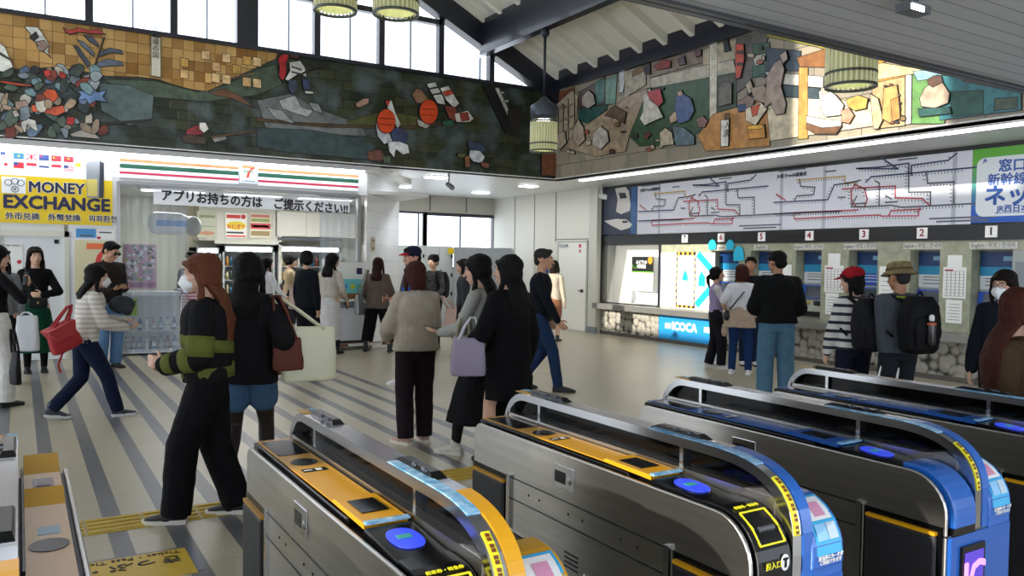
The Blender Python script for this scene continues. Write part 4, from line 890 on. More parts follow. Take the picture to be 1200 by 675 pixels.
# ================================================================== TICKET GATES
M_steel = mat('brushed_steel', '#b3b0aa', .3, 1., var=.08, scale=3, stretch=(1, .6, 14), bump=.02, bscale=30)
M_steel2 = mat('polished_steel', '#b4b5b8', .18, 1.)
M_gblk = mat('gate_black_gloss', '#07080a', .22, spec=.3)
M_pad = mat('flap_black', '#131316', .6, bump=.1)
M_smoke = glassy('smoked_glass', '#303236', .6, .12, '#020203')
M_gy = mat('gate_yellow', '#c58f12', .35); M_gb = mat('gate_blue', '#174f9c', .35); M_gb2 = mat('gate_blue_gloss', '#1a58aa', .25, coat=.2)
M_sheen_beige = mat('gate_sheen_beige', '#d3ab7e', .4)  # beige stands for bright reflection on the yellow top sheet
M_ic = mat('ic_pad_lit', '#2a3cc0', .3, emit='#3448d8', estr=.75)
M_icg = mat('ic_pad_green', '#2f7f7a', .3, emit='#35958a', estr=.4)
M_lb = mat('sticker_light_blue', '#3b86b4', .35, color2='#9fc4dc', scale=40); M_ty = mat('sticker_bright_yellow', '#d8d020', .4)
L_ = 1.47; WD = .36; HB = .885; HR = 1.006
def side_profile(x, inset=0., z0=0.):
    P = []; yn = inset; yf = L_-inset; r1 = .13; r2 = .05; zt = HB-inset
    P.append(V(x, yn, z0))
    for a in np.linspace(PI, PI/2, 9): P.append(V(x, yn+r1+r1*math.cos(a), zt-r1+r1*math.sin(a)))
    for a in np.linspace(PI/2, 0, 5): P.append(V(x, yf-r2+r2*math.cos(a), zt-r2+r2*math.sin(a)))
    P.append(V(x, yf, z0)); return P
def rail_curve(off, n=16):
    """outer outline of the rail seen from the side, near end first; off = inset"""
    P = []
    ry, rz = .34, .235
    P.append((-.005+off, .70)); P.append((-.005+off, .75))
    for a in np.linspace(PI, PI/2, n-2): P.append((-.005+off+(ry-off)*(1-abs(math.cos(a))**.68), HR-rz+(rz-off)*math.sin(a)**.68))
    r2 = .15
    for a in np.linspace(PI/2, 0.0, 8): P.append((L_+.02-r2+(r2-off)*math.cos(a), HR-r2+(r2-off)*math.sin(a)))
    return P
def ribbon(x0, x1, o0, o1, i0=0, i1=None):
    """solid band following the rail curve between insets o0<o1"""
    A = rail_curve(o0); B = rail_curve(o1); A = A[i0:i1]; B = B[i0:i1]; mb = MB(); R = []
    for (ya, za), (yb, zb) in zip(A, B): R.append([V(x0, ya, za), V(x1, ya, za), V(x1, yb, zb), V(x0, yb, zb)])
    return mb.rings(R)
def gate(X, Y, lab, left, right, rail, nl, nr, sheet='flat'):
    """left/right: colours of the top sheets; rail: colour of the outer half of the rail curve; nl/nr: near end fittings"""
    t = thing('ticket_gate', lab, 'ticket gate', (X, Y, 0), 'automatic ticket gates in a row')
    ORIG[t.name] = (0, 0, 0)     # parts are written in the gate's own coordinates
    cab = build('cabinet', MB().poly(side_profile(0), (.012, 0, 0)).poly(side_profile(WD-.012), (.012, 0, 0)), M_steel, t)
    bevel(cab, .004, 2)
    build('inner_body', MB().poly(side_profile(.012, .012), (WD-.024, 0, 0)), mat('gate_inner', '#1a1b1e', .5), t)
    # top covers left and right of the rail
    for k, (x0, x1, sh, c) in enumerate(((.022, .15, left, nl), (.235, WD-.022, right, nr))):
        cov = build('top_cover', MB().poly([V(x0, .50, HB-.02), V(x0, .52, HB+.006), V(x0, L_-.05, HB+.012), V(x0, L_-.01, HB+.008), V(x0, L_-.01, HB-.03)], (x1-x0, 0, 0)), M_gblk, t); bevel(cov, .003)
        a, b = x0+.008, x1-.004
        if sheet == 'step' and k == 1:
            s = build('top_sheet', MB().box(a, b, .05, .95, HB+.008+.008, HB+.008+.013), M_sheen_beige, t)
            for ya, yb, h in ((L_-.19, L_-.03, .045), (L_-.52, L_-.41, .032)): build('cross_band', MB().poly([V(a, ya, HB+.016), V(a, ya, HB+.022), V(a, yb, HB+.022+h*.6), V(a, yb, HB+.016)], (b-a, 0, 0)), mat('gate_yellow_matt', '#c9970f', .7), t)
            build('display_bed', MB().box(a, b, L_-.41, L_-.19, HB+.008+.008, HB+.008+.018), M_sheen_beige, t)
            build('display', MB().box(a+.02, b-.02, L_-.36, L_-.26, HB+.008+.018, HB+.008+.021), mat('display_red_edge', '#4a2e38', .3), t)
            build('display_glass', MB().box(a+.028, b-.028, L_-.35, L_-.27, HB+.008+.021, HB+.008+.023), mat('display_grey', '#55505c', .2), t)
            build('label_strip', MB().box(a+.025, b-.02, .70, .76, HB+.008+.013, HB+.008+.0145), mat('label_grey_blue', '#7f9cb0', .4), t)
            build('sensor_window', MB().poly([V((a+b)/2+.04*math.cos(q), .62+.045*math.sin(q), HB+.008+.013) for q in np.linspace(0, 2*PI, 20)[:-1]], (0, 0, .002)), M_gblk, t)
            continue
        z = HB+.012
        s = build('top_sheet', MB().box(a, b, .66, L_-.30, z, z+.003), sh, t)
        build('far_panel', MB().box(a, b, L_-.30, L_-.02, z, z+.003), sh, t)
        build('far_display', MB().box(a+.008, b-.006, L_-.27, L_-.05, z+.003, z+.005), mat('display_dark', '#0f1216', .15), t)
        build('sensor_window', MB().poly([V((a+b)/2+.042*math.cos(q), 1.09+.042*math.sin(q), z+.003) for q in np.linspace(0, 2*PI, 20)[:-1]], (0, 0, .002)), M_gblk, t)
        lb = build('label', MB().box(a+.02, b-.02, .965, 1.0, z+.003, z+.0045), M_gblk, t)
        build('label_mark', MB().box(a+.025, (a+b)/2-.008, .978, .986, z+.0045, z+.005).box((a+b)/2+.004, (a+b)/2+.022, .972, .993, z+.0045, z+.005), mat('label_white', '#d8d8d8', .4), lb)
        st = build('display_bed', MB().poly([V(a, .42, z-.006), V(a, .42, z+.009), V(a, .64, z+.012), V(a, .66, z)], (b-a, 0, 0)), sh, t)
        build('display', MB().box(a+.022, b-.022, .49, .60, z+.008, z+.0135), mat('display_dark', '#0f1216'), t)
        build('sticker_strip', MB().box(a, b, .405, .425, z+.008, z+.014), M_lb, t)
        # sloping IC reader
        R = [V(x0, .40, HB+.016), V(x0, .14, HB-.004), V(x0, .10, HB-.03), V(x0, .42, HB-.03)]
        bevel(build('reader_slope', MB().poly(R, (x1-x0, 0, 0)), M_gblk, t), .003)
        zz = lambda y: HB+.017-.02*(.40-y)/.26*1.0
        ic = MB().poly([V((a+b)/2+.040*math.copysign(abs(math.cos(q))**.8, math.cos(q)), .305+.058*math.copysign(abs(math.sin(q))**.8, math.sin(q)), zz(.305+.058*math.sin(q))) for q in np.linspace(0, 2*PI, 28)[:-1]], (0, 0, .0025))
        pd = build('ic_reader', ic, M_ic, t)
        build('ic_mark', MB().box((a+b)/2-.018, (a+b)/2+.018, .30, .325, zz(.31)+.0025, zz(.31)+.004), M_icg, pd)
        # near end fitting
        def round_front(x0, x1, y_in, grow, zlo):
            P = []
            r = .14
            for q in np.linspace(PI, PI/2, 9): P.append(V(x0, .0-grow+r+r*math.cos(q), HB-.002+grow-r+r*math.sin(q)))
            P += [V(x0, y_in, HB-.002+grow), V(x0, y_in, zlo)]; P.append(V(x0, -grow, zlo)); return P
        if c == 'reader':
            bevel(build('ticket_slot_unit', MB().poly(round_front(x0, x1, .2, .008, .70), (x1-x0, 0, 0)), M_gblk, t), .004)
            r = .14; ym = .0-.008+r
            def onr(q, x, e=.002): return V(x, ym-(r+e)*math.cos(q), HB+.006-r+(r+e)*math.sin(q))
            q0, q1 = math.radians(27), math.radians(68); xa_, xb_ = x0+.02, x1-.014
            ring = [onr(q1, xa_), onr(q1, xb_), onr((q0+q1)/2, xb_), onr(q0, xb_), onr(q0, xa_), onr((q0+q1)/2, xa_)]
            mb = MB(); pts = ring+[ring[0]]
            for A, B in zip(pts, pts[1:]): mb.tube([A, B], .0028, 6)
            build('slot_outline', mb, M_ty, t)
            build('ticket_slot', MB().tube([onr(math.radians(44), xa_+.02, .001), onr(math.radians(44), xb_-.02, .001)], .008, 8), mat('slot_grey', '#3c3f46', .3), t)
            text('lettering', '乗車券・特急券', .013, onr(math.radians(76), xa_, .003), (1, 0, 0), (0, .97, .24), M_ty, t)
            text('lettering', '投入口', .02, V(x0+.02, -.0125, .765), (1, 0, 0), (0, 0, 1), M_ty, t)
            build('round_mark', MB().poly([V(x1-.03+.016*math.cos(q), -.0085, .765+.022*math.sin(q)) for q in np.linspace(0, 2*PI, 18)[:-1]], (0, -.002, 0)), mat('label_white', '#d8d8d8'), t)
            build('round_mark_symbol', MB().box(x1-.040, x1-.020, -.012, -.0105, .772, .778).box(x1-.034, x1-.026, -.012, -.0105, .752, .774), M_gblk, t)
        else:
            m = {'blue': M_gb2, 'yellow': M_gy}[c]
            bevel(build('end_cover', MB().poly(round_front(x0+.004 if k == 0 else .225, x1-.002 if k == 0 else WD-.002, .17, .014, .72), ((x1-x0-.006) if k == 0 else WD-.227, 0, 0)), m, t), .006)
            build('cover_base', MB().box(x0+.004 if k == 0 else .227, x1-.002 if k == 0 else WD-.004, -.010, .05, .695, .72), M_gblk if k == 0 else m, t)
            if k == 1:   # picture sticker on the cover
                r = .14; ym = -.014+r
                def onr(q, x, e=.0015): return V(x, ym-(r+e)*math.cos(q), HB+.012-r+(r+e)*math.sin(q))
                def patch(n, q0, q1, xx0, xx1, mm, e=.0015, par=None):
                    mb = MB(); qs = np.radians(np.linspace(q0, q1, 5)); R = [[onr(q, xx0, e), onr(q, xx1, e), onr(q, xx1, e-.001), onr(q, xx0, e-.001)] for q in qs]
                    return build(n, mb.rings(R), mm, par or t)
                s0, s1 = .245, WD-.012
                sk = patch('picture_sticker', 0, 72, s0, s1, mat('sticker_sky', '#2f9fd0', .35))
                patch('sticker_picture', 38, 68, s0+.008, s1-.010, mat('label_white', '#d8d8d8'), .003, sk)
                patch('sticker_picture', 42, 60, s0+.03, s1-.03, mat('sticker_pink', '#c98aa6', .4), .0045, sk)
                patch('sticker_picture', 16, 34, s0+.008, (s0+s1)/2, mat('sticker_pale', '#7fb4d8', .4), .003, sk)
                patch('sticker_picture', 16, 34, (s0+s1)/2+.004, s1-.010, mat('sticker_grey', '#a9bccb', .4), .003, sk)
                text('sticker_lettering', '交通系ICカードが\nご利用できます', .013, V((s0+s1)/2, -.0175, .745), (1, 0, 0), (0, 0, 1), MATS['label_white'], sk, 'CENTER', bold=.0003)
    # lower near end
    lo = {'blue': M_gb, 'yellow': M_gy}
    cl = 'yellow' if nl == 'reader' else nl; cr = nr if nr != 'reader' else 'blue'
    build('end_panel', MB().box(.012, .21, -.012, .03, 0.02, .695), lo[cl], t); build('end_panel', MB().box(.21, WD-.002, -.012, .03, 0.02, .695), lo[cr], t)
    build('end_sill', MB().box(.0, WD, -.006, .03, .693, .70), M_steel2, t)
    sg = build('ic_display', MB().box(.06, .19, -.022, -.012, .44, .66), M_gblk, t)
    build('ic_display_glow', MB().box(.072, .178, -.024, -.022, .46, .64), mat('ic_violet', '#3a2a8c', .3, emit='#4a2fae', estr=.9), sg)
    text('ic_lettering', 'IC', .135, V(.125, -.0245, .555), (1, 0, 0), (0, 0, 1), mat('ic_pink', '#d88ad0', .4, emit='#e08ad8', estr=.9), sg, 'CENTER', bold=.004)
    # central rail
    xr0, xr1 = .155, .23
    fr = build('rail_frame', ribbon(xr0, xr1, 0, .028), M_steel2, t, True); fr.data.shade_flat() if False else None
    for p in fr.data.polygons: p.use_smooth = False
    build('rail_base', MB().box(xr0, xr1, .06, L_-.01, HB-.02, HB+.028).box(xr0+.002, xr1-.002, .018, .2, .70, HB).poly([V(xr0+.003, .018, HB), V(xr0+.003, .03, HB+.01), V(xr0+.003, .10, HB+.045), V(xr0+.003, .17, HB+.028), V(xr0+.003, .3, HB+.026), V(xr0+.003, .3, HB)], (xr1-xr0-.006, 0, 0)), M_steel, t)
    gp = [V(.188, y, z) for y, z in rail_curve(.02) if z > HB-.0]; gp = [V(.188, gp[0].y, HB)]+gp+[V(.188, gp[-1].y, HB)]
    build('smoked_glass', MB().poly(gp, (.008, 0, 0)), M_smoke, t)
    for y in (.44, L_-.22): build('post', MB().box(.172, .212, y-.008, y+.008, HB+.02, HR-.02), M_steel2, t)
    rb = {'yellow': M_gy, 'blue': M_gb2}[rail]
    build('rail_band', ribbon((xr0+xr1)/2, xr1+.002, -.003, .026, 0, 15), rb, t)
    m = MB(); A = rail_curve(-.003)
    R = []
    for i in range(3, 10): R.append([V(xr0+.006, A[i][0], A[i][1]), V(xr0+.026, A[i][0], A[i][1]), V(xr0+.026, A[i][0]+.002, A[i][1]-.003), V(xr0+.006, A[i][0]+.002, A[i][1]-.003)])
    ws = build('warning_sticker', MB().rings(R), M_ty, t)
    mk = MB()
    for i in range(3, 9):
        for f in (.2, .6):
            y = A[i][0]*(1-f)+A[i+1][0]*f; z = A[i][1]*(1-f)+A[i+1][1]*f; dn = V(0, -(A[i+1][1]-A[i][1]), A[i+1][0]-A[i][0]); dn = V(0, -abs(dn.y), abs(dn.z)).normalized()
            mk.bar(V(xr0+.011, y, z)+dn*.001, V(xr0+.021, y, z)+dn*.001, .008, .002, dn)
    build('sticker_marks', mk, mat('print_brown', '#6a3418', .5), ws)
    R = []
    for i in range(11, 16): R.append([V(xr0+.002, A[i][0], A[i][1]), V(xr0+.036, A[i][0], A[i][1]), V(xr0+.036, A[i][0], A[i][1]-.003), V(xr0+.002, A[i][0], A[i][1]-.003)])
    R.append([V(xr0+.002, .58, HR+.002), V(xr0+.036, .58, HR+.002), V(xr0+.036, .58, HR-.001), V(xr0+.002, .58, HR-.001)])
    build('light_blue_sticker', MB().rings(R), M_lb, t)
    build('far_sticker', MB().box(xr0+.005, xr1-.03, L_-.14, L_-.06, HR, HR+.0025), M_gy, t)
    build('far_sticker', MB().box(xr1-.035, xr1-.003, L_-.2, L_-.05, HR, HR+.0025), M_lb, t)
    # sensor bars on top of the rail
    for y0, y1 in ((.36, .60), (L_-.37, L_-.11)):
        s = build('sensor_bar', MB().quadbox([(.185, y0, HR), (.226, y0, HR), (.226, y1, HR), (.185, y1, HR), (.192, y0+.03, HR+.013), (.22, y0+.03, HR+.013), (.22, y1-.03, HR+.013), (.192, y1-.03, HR+.013)]), M_gblk, t)
        build('sensor_lens', MB().ell((.19, y0+.06, HR+.012), (.006, .02, .006)).ell((.19, y0+.12, HR+.012), (.006, .014, .006)), mat('lens_grey', '#30343c', .15), s, True)
    # left side details: seams, hatch, flaps
    for xs, sgn in ((0, -1), (WD, 1)):
        e = .0015*sgn
        def sb(y0, y1, z0, z1, d=1.5): return MB().box(xs, xs+e*d, y0, y1, z0, z1)
        build('seam', sb(.31, L_-.28, .722, .726), M_gblk, t); build('seam', sb(.31, L_-.28, .642, .646), M_gblk, t)
        h = build('hatch_handle', MB().box(xs, xs+.004*sgn, .77, .89, .765, .845), M_steel2, t); bevel(h, .003)
        build('hatch_recess', MB().box(xs+.004*sgn, xs+.005*sgn, .815, .878, .783, .823), M_gblk, h)
        build('hatch_lock', MB().ell((xs+.005*sgn, .79, .80), (.003, .012, .012)), M_steel, h)
        for y in (1.05, .98, .80, .72, .52, .44): build('screw', MB().ell((xs, y, .685), (.003, .005, .005), nu=8, nv=5), M_gblk, t)
        v = MB()
        for j in range(4): v.box(xs, xs+e, .74, .82, .50+.016*j, .506+.016*j)
        build('vent', v, M_gblk, t)
        build('key_lock', MB().ell((xs, .70, .50), (.005, .013, .013), nu=10, nv=6), M_steel2, t)
        for (y0, y1, nm) in ((.015, .285, 'near'), (L_-.27, L_-.004, 'far')):
            f = build('flap_recess', MB().box(xs-.004*sgn, xs+.002*sgn, y0-.006, y1+.002, .12, .725), M_gblk, t)
            fl = build('flap', MB().box(xs+.002*sgn, xs+.018*sgn, y0+.01, y1-.012, .16, .695), M_pad, t); bevel(fl, .008)
            build('flap_edge', MB().box(xs+.002*sgn, xs+.017*sgn, y0+.012, y1-.014, .695, .706), M_gy, t)
            hy = y1+.006 if nm == 'near' else y0-.03
            build('flap_hinge', MB().box(xs, xs+.012*sgn, hy, hy+.022, .15, .735), M_steel2, t)
    return t
YN = 1.405
gate(-.235, YN, 'ticket gate cut by the left edge, with a painted beige sheen on top and yellow bands', M_gy, M_sheen_beige, 'yellow', 'yellow', 'yellow', 'step')
gate(.68, YN, 'ticket gate with yellow top sheets and an orange yellow band round its rail', M_gy, M_gy, 'yellow', 'reader', 'yellow')
gate(1.595, YN, 'ticket gate with a yellow-outlined ticket slot, yellow top and blue rail end', M_gy, M_gy, 'blue', 'reader', 'blue')
gate(2.48, YN, 'ticket gate with blue top sheet and a lit IC sign on its blue end', M_gb, M_gb, 'blue', 'blue', 'blue')
gate(3.375, YN, 'farthest ticket gate, blue topped, its near end cut by the right edge', M_gb, M_gb, 'blue', 'blue', 'blue')
# ================================================================== PEOPLE
def rotz(a): return Matrix.Rotation(a, 3, 'Z')
def ik(root, tgt, l1, l2, pole):
    root = Vector(root); tgt = Vector(tgt); d = tgt-root; L = d.length
    if L > (l1+l2)*.999: tgt = root+d.normalized()*(l1+l2)*.999; d = tgt-root; L = d.length
    L = max(L, abs(l1-l2)+.01)
    a = (l1*l1-l2*l2+L*L)/(2*L); h = math.sqrt(max(0, l1*l1-a*a)); u = d.normalized(); p = Vector(pole); p = (p-u*p.dot(u))
    if p.length < 1e-4: p = V(0, 1, 0)
    return root+u*a+p.normalized()*h, tgt
TEX = bpy.data.textures.new('cloth_folds', 'CLOUDS'); TEX.noise_scale = .11; TEX.noise_depth = 2
TEXH = bpy.data.textures.new('hair_locks', 'CLOUDS'); TEXH.noise_scale = .05; TEXH.noise_depth = 1
def organic(name, mb, m, parent, vox=.009, it=4, fold=0., tex=None):
    o = build(name, mb, m, parent, True)
    r = o.modifiers.new('remesh', 'REMESH'); r.mode = 'VOXEL'; r.voxel_size = vox; r.use_smooth_shade = True
    if it: s = o.modifiers.new('smooth', 'SMOOTH'); s.factor = .5; s.iterations = it
    if fold: d = o.modifiers.new('folds', 'DISPLACE'); d.texture = tex or TEX; d.strength = fold; d.mid_level = .5; d.texture_coords = 'LOCAL'
    return o
SKIN = {'light': '#c99f86', 'mid': '#b98a6e', 'tan': '#a47658', 'red': '#c08a72'}
def fabric(c, rough=.85, var=.08): return mat('fabric_'+c[1:], c, rough, bump=.25, bscale=120, var=var, scale=14, spec=.15)
def hairmat(c): return mat('hair_'+c[1:], c, .6, spec=.12, bump=.4, bscale=60, stretch=(3, 3, .25), var=.2, scale=30)
M_eyew = mat('eye_white', '#d8d4cf', .3); M_eyed = mat('eye_dark', '#1c120e', .2); M_lip = mat('lip', '#a5564e', .5); M_mask = mat('face_mask', '#dfe1e3', .8, bump=.1)
M_sole = mat('shoe_sole_white', '#dcd9d2', .6); M_spec = mat('spectacle_dark', '#15120f', .2)
def hand(mb, w, d, n, s, curl=.4, side=1):
    """palm and five fingers; w wrist, d finger direction, n palm normal (palm side), side +1 thumb on +lateral"""
    d = Vector(d).normalized(); n = Vector(n); n = (n-d*n.dot(d)).normalized(); l = d.cross(n)*side
    mb.limb([w-d*.01*s, w+d*.03*s, w+d*.075*s], [(.024*s, .018*s), (.036*s, .016*s), (.04*s, .013*s)], 12, l)
    for k, (o, L) in enumerate(((.031, .066), (.0105, .076), (-.0105, .071), (-.031, .055))):
        p = w+d*.08*s+l*o*s*.98; sp = l*(o*.28); a = 0.; P = [p-d*.012*s, p]; q = p
        for j, f in enumerate((.45, .31, .24)):
            a += curl*(1+.15*k)*(.6 if j == 0 else .9); q = q+((d+sp).normalized()*math.cos(a)+n*math.sin(a))*L*f*s; P.append(q)
        mb.limb(P, [.0088*s, .009*s, .0085*s, .008*s, .0068*s], 8)
    t0 = w+d*.022*s+l*.024*s; t1 = t0+(l*.75+d*.55+n*.15).normalized()*.036*s; t2 = t1+(d*.8+l*.35+n*(.2+curl*.5)).normalized()*.03*s; t3 = t2+(d*.9+n*(.2+curl*.6)).normalized()*.022*s
    mb.limb([t0, t1, t2, t3], [.0125*s, .0115*s, .0095*s, .008*s], 8)
def person(px, py, H, phi, label, group=None, pos=None, sex='f', skin='light', hair='black', style='long', hairlen=.32, head=(0, 0), lean=0., side=0.,
           feet=((-.1, 0), (.1, .0)), footyaw=(0, 0), hipz=None, hands=None, curl=(.4, .4), top='#303030', topmat=None, sleeve=1., hem=-.05, loose=.0, collar=None, hood=False,
           bottom='trousers', bcol='#202030', bmat=None, leg=1., legr=0., shoe='#202020', sole=None, shoe_h=.07, mask=False, glasses=None, hat=None, vox=.009, heels=(0, 0), bust=.0, skirt=None, apron=None, extra=None, wide=0., bump_=.012, sockc=None):
    p = pos if pos is not None else at(px, py, Z=0)
    az = math.atan2(p.x, p.y)                      # clockwise from +Y
    th = -(az+math.radians(phi))                   # rotation about z so that +y faces that way
    t = thing('person', label, 'person', (p.x, p.y, 0), group, rz=th)
    s = H/1.745; fm = sex == 'f'
    sw = (.158 if fm else .185)*s; hw = .088*s
    tl, sl, ul, fl = .43*s, .42*s, .285*s, .25*s
    F = [V(feet[0][0]*s, feet[0][1]*s, (.075+heels[0])*s), V(feet[1][0]*s, feet[1][1]*s, (.075+heels[1])*s)]
    mid = (F[0]+F[1])/2
    if hipz is None:
        hz = 9.
        for i, sg in ((0, -1), (1, 1)):
            dx = F[i].x-sg*hw; dy = F[i].y-mid.y*.8; hz = min(hz, F[i].z+math.sqrt(max(.01, ((tl+sl)*.992)**2-dx*dx-dy*dy)))
        hz += .03*s
    else: hz = hipz*s
    P = V(mid.x*.8, mid.y*.8, hz)
    ax = V(math.sin(side), math.sin(lean), math.cos(lean)*math.cos(side)).normalized()
    r = V(1, 0, 0); r = (r-ax*r.dot(ax)).normalized(); f = ax.cross(r)*1.0
    f = V(0, 1, 0); f = (f-ax*f.dot(ax)).normalized()
    N_ = P+ax*.50*s
    hyaw, hpit = head
    HM = (rotz(math.radians(-hyaw)) @ Matrix.Rotation(math.radians(-hpit), 3, 'X'))
    hup = (ax+V(0, 0, .8)).normalized()
    hc = N_+hup*.062*s+HM @ V(0, .018, .105)*s
    HS = 1.14
    h3 = lambda x, y, z: hc+HM @ V(x, y, z)*s*HS
    sk = mat('skin_'+skin, SKIN[skin], .55, var=.05, scale=20)
    body = MB()
    # head
    body.ell(h3(0, -.014, .028), V(.074, .092, .084)*s*HS, HM).ell(h3(0, .022, -.03), V(.060, .068, .075)*s*HS, HM).ell(h3(0, .056, -.082), V(.03, .024, .024)*s*HS, HM).ell(h3(0, .074, .022), V(.05, .018, .02)*s*HS, HM)
    body.limb([h3(0, .088, .008), h3(0, .100, -.014), h3(0, .110, -.033)], [.007*s, .009*s, .0125*s], 8).ell(h3(0, .084, -.062), V(.02, .012, .012)*s*HS, HM)
    for q in (-1, 1): body.ell(h3(q*.073, -.008, -.008), V(.010, .019, .030)*s*HS, HM).ell(h3(q*.04, .058, -.03), V(.02, .022, .02)*s*HS, HM)
    body.limb([N_-ax*.05*s, N_+hup*.02*s, hc+HM @ V(0, -.018, -.05)*s], [(.062*s, .055*s), .053*s, .052*s], 14)
    def rg(c, a, b, n=20, e=.85):
        return [c+r*a*math.copysign(abs(math.cos(q))**e, math.cos(q))+f*b*math.copysign(abs(math.sin(q))**e, math.sin(q)) for q in [2*PI*j/n for j in range(n)]]
    hpw, cw_ = ((.165, .142) if fm else (.16, .165))
    tor = [(-.10, hpw*.80, .095), (-.02, hpw, .108), (.08, hpw*.93, .10), (.18, hpw*.78, .086), (.30, cw_*.98, .105), (.38, cw_*1.02, .108), (.44, cw_*.95, .09), (.485, cw_*.55, .065), (.505, .06, .055)]
    body.rings([rg(P+ax*z*s, a*s, b*s) for z, a, b in tor])
    S = [N_-ax*.075*s-r*sw, N_-ax*.075*s+r*sw]
    if hands is None: hands = (None, None)
    EL, WR, HD, PN = [], [], [], []
    for i, sg in ((0, -1), (1, 1)):
        h = hands[i]
        if h is None: h = dict(p=(sg*.25, .03, .80))
        if not isinstance(h, dict): h = dict(p=h)
        tgt = V(*h['p'])*s
        e, w = ik(S[i], tgt, ul, fl, h.get('pole', (sg*.5, -1, -.35))); EL.append(e); WR.append(w)
        fd = Vector(h['d']) if 'd' in h else (w-e).normalized(); pn = Vector(h['n']) if 'n' in h else (r*-sg); HD.append(fd); PN.append(pn)
        body.limb([S[i], S[i].lerp(e, .5), e], [.05*s, .043*s, .036*s], 12).limb([e, e.lerp(w, .35), w], [.036*s, .037*s, .024*s], 12)
        hand(body, w, fd, pn, s, curl[i], (-1 if i == 0 else 1)*(1 if fd.cross(pn).dot(r) == 0 else 1)*h.get('flip', 1))
    K, HJ = [], []
    for i, sg in ((0, -1), (1, 1)):
        hj = P-ax*.03*s+r*hw*sg; a = F[i]; k, a = ik(hj, a, tl, sl, (sg*.12, 1, 0)); K.append(k); HJ.append(hj); F[i] = a
        body.limb([hj, hj.lerp(k, .5), k], [.088*s, .074*s, .054*s], 14).limb([k, k.lerp(a, .3), a], [.053*s, .055*s, .036*s], 14)
        fy = rotz(math.radians(-footyaw[i])); hl = heels[i]*s*.8
        body.limb([a+fy @ V(0, -.03, -.03)*s, a+fy @ V(0, .06, -.045)*s-V(0, 0, hl*.6), a+fy @ V(0, .15, -.055)*s-V(0, 0, hl)], [.03*s, .032*s, .024*s], 10)
    organic('body', body, sk, t, vox*.8, 2)
    # face
    for q, nm in ((-1, 'eye'), (1, 'eye')):
        e = build('eye', MB().ell(h3(q*.030, .0815, .004), V(.0135, .009, .0065)*s*HS, HM), M_eyew, t, True); build('iris', MB().ell(h3(q*.030, .0885, .004), V(.0065, .0035, .006)*s*HS, HM), M_eyed, e, True)
        build('eyebrow', MB().limb([h3(q*.014, .0915, .0265), h3(q*.03, .090, .030), h3(q*.046, .078, .025)], [.003*s, .0035*s, .002*s], 6), hairmat(HC_.get(hair, hair)), t, True)
    if not mask: build('mouth', MB().limb([h3(-.018, .0905, -.062), h3(0, .0965, -.0615), h3(.018, .0905, -.062)], [.003*s, .0055*s, .003*s], 8), M_lip, t, True)
    else:
        mm = MB().ell(h3(0, .070, -.048), V(.058, .048, .046)*s*HS, HM).limb([h3(0, .095, -.02), h3(0, .112, -.045), h3(0, .085, -.09)], [.02*s, .022*s, .018*s], 12)
        m_ = organic('face_mask', mm, M_mask, t, vox*.7, 3)
        for q in (-1, 1): build('ear_loop', MB().tube([h3(q*.052, .06, -.03), h3(q*.074, .02, -.006), h3(q*.079, -.012, .014)], .0018*s, 6), M_mask, m_)
    if glasses:
        for q in (-1, 1):
            lens = [h3(q*.031+.025*math.cos(a), .1, .004+.018*math.sin(a)) for a in np.linspace(0, 2*PI, 14)]
            g = build('spectacle_frame', MB().tube(lens, .0022*s, 6).tube([h3(q*.056, .096, .008), h3(q*.077, 0, .01)], .0018*s, 6), M_spec, t)
            if glasses == 'sun': build('dark_lens', MB().poly(lens[:-1], (HM @ V(0, .002, 0))*s), M_spec, g)
        build('spectacle_bridge', MB().tube([h3(-.008, .104, .008), h3(.008, .104, .008)], .002*s, 6), M_spec, t)
    # hair
    hm = hairmat(HC_.get(hair, hair)); hb = MB()
    if style == 'short':
        hb.ell(h3(0, -.020, .046), V(.083, .095, .076)*s*HS, HM).ell(h3(0, .05, .088), V(.06, .04, .028)*s*HS, HM).ell(h3(0, -.062, -.01), V(.066, .045, .06)*s*HS, HM)
        for q in (-1, 1): hb.limb([h3(q*.072, .02, .04), h3(q*.075, .016, .012)], [.012*s, .008*s], 8)
    else:
        hb.ell(h3(0, -.018, .040), V(.088, .1, .084)*s*HS, HM).ell(h3(0, -.055, -.02), V(.08, .055, .075)*s*HS, HM)
        if style != 'back': hb.limb([h3(-.055, .060, .055), h3(0, .085, .064), h3(.055, .060, .055)], [.016*s, .020*s, .016*s], 10)
        for q in (-1, 1): hb.limb([h3(q*.062, .05, .05), h3(q*.078, .025, -.005), h3(q*.080, .0, -.06)], [.018*s, .014*s, .012*s], 8)
        for q in (-1, 1): hb.ell(h3(q*.068, -.018, -.012), V(.026, .052, .062)*s*HS, HM)
        if style == 'long':
            bk = h3(0, -.05, -.03); dn = V(0, -.012, -1)
            nb = N_-f*(.108+loose*.6)*s
            hb.rings([[c+r*a*math.cos(q)+f*b*math.sin(q) for q in [2*PI*j/18 for j in range(18)]] for c, a, b in
                      ((h3(0, -.03, .03), .086*s, .07*s), (h3(0, -.045, -.06), .088*s, .055*s), (nb.lerp(h3(0, -.05, -.12), .4)+V(0, 0, .01*s), .092*s, .046*s), (nb-f*.012*s-V(0, 0, hairlen*.45*s), .112*s, .042*s), (nb-f*.012*s-V(0, 0, hairlen*s), .092*s, .024*s))])
            for q in (-1, 1): hb.limb([h3(q*.078, .012, .0), h3(q*.086, .0, -.09), N_+r*q*.095*s+f*.02*s-V(0, 0, .02*s), N_+r*q*.095*s+f*.055*s-V(0, 0, hairlen*.55*s)], [.018*s, .022*s, .026*s, .012*s], 8)
        elif style == 'bob':
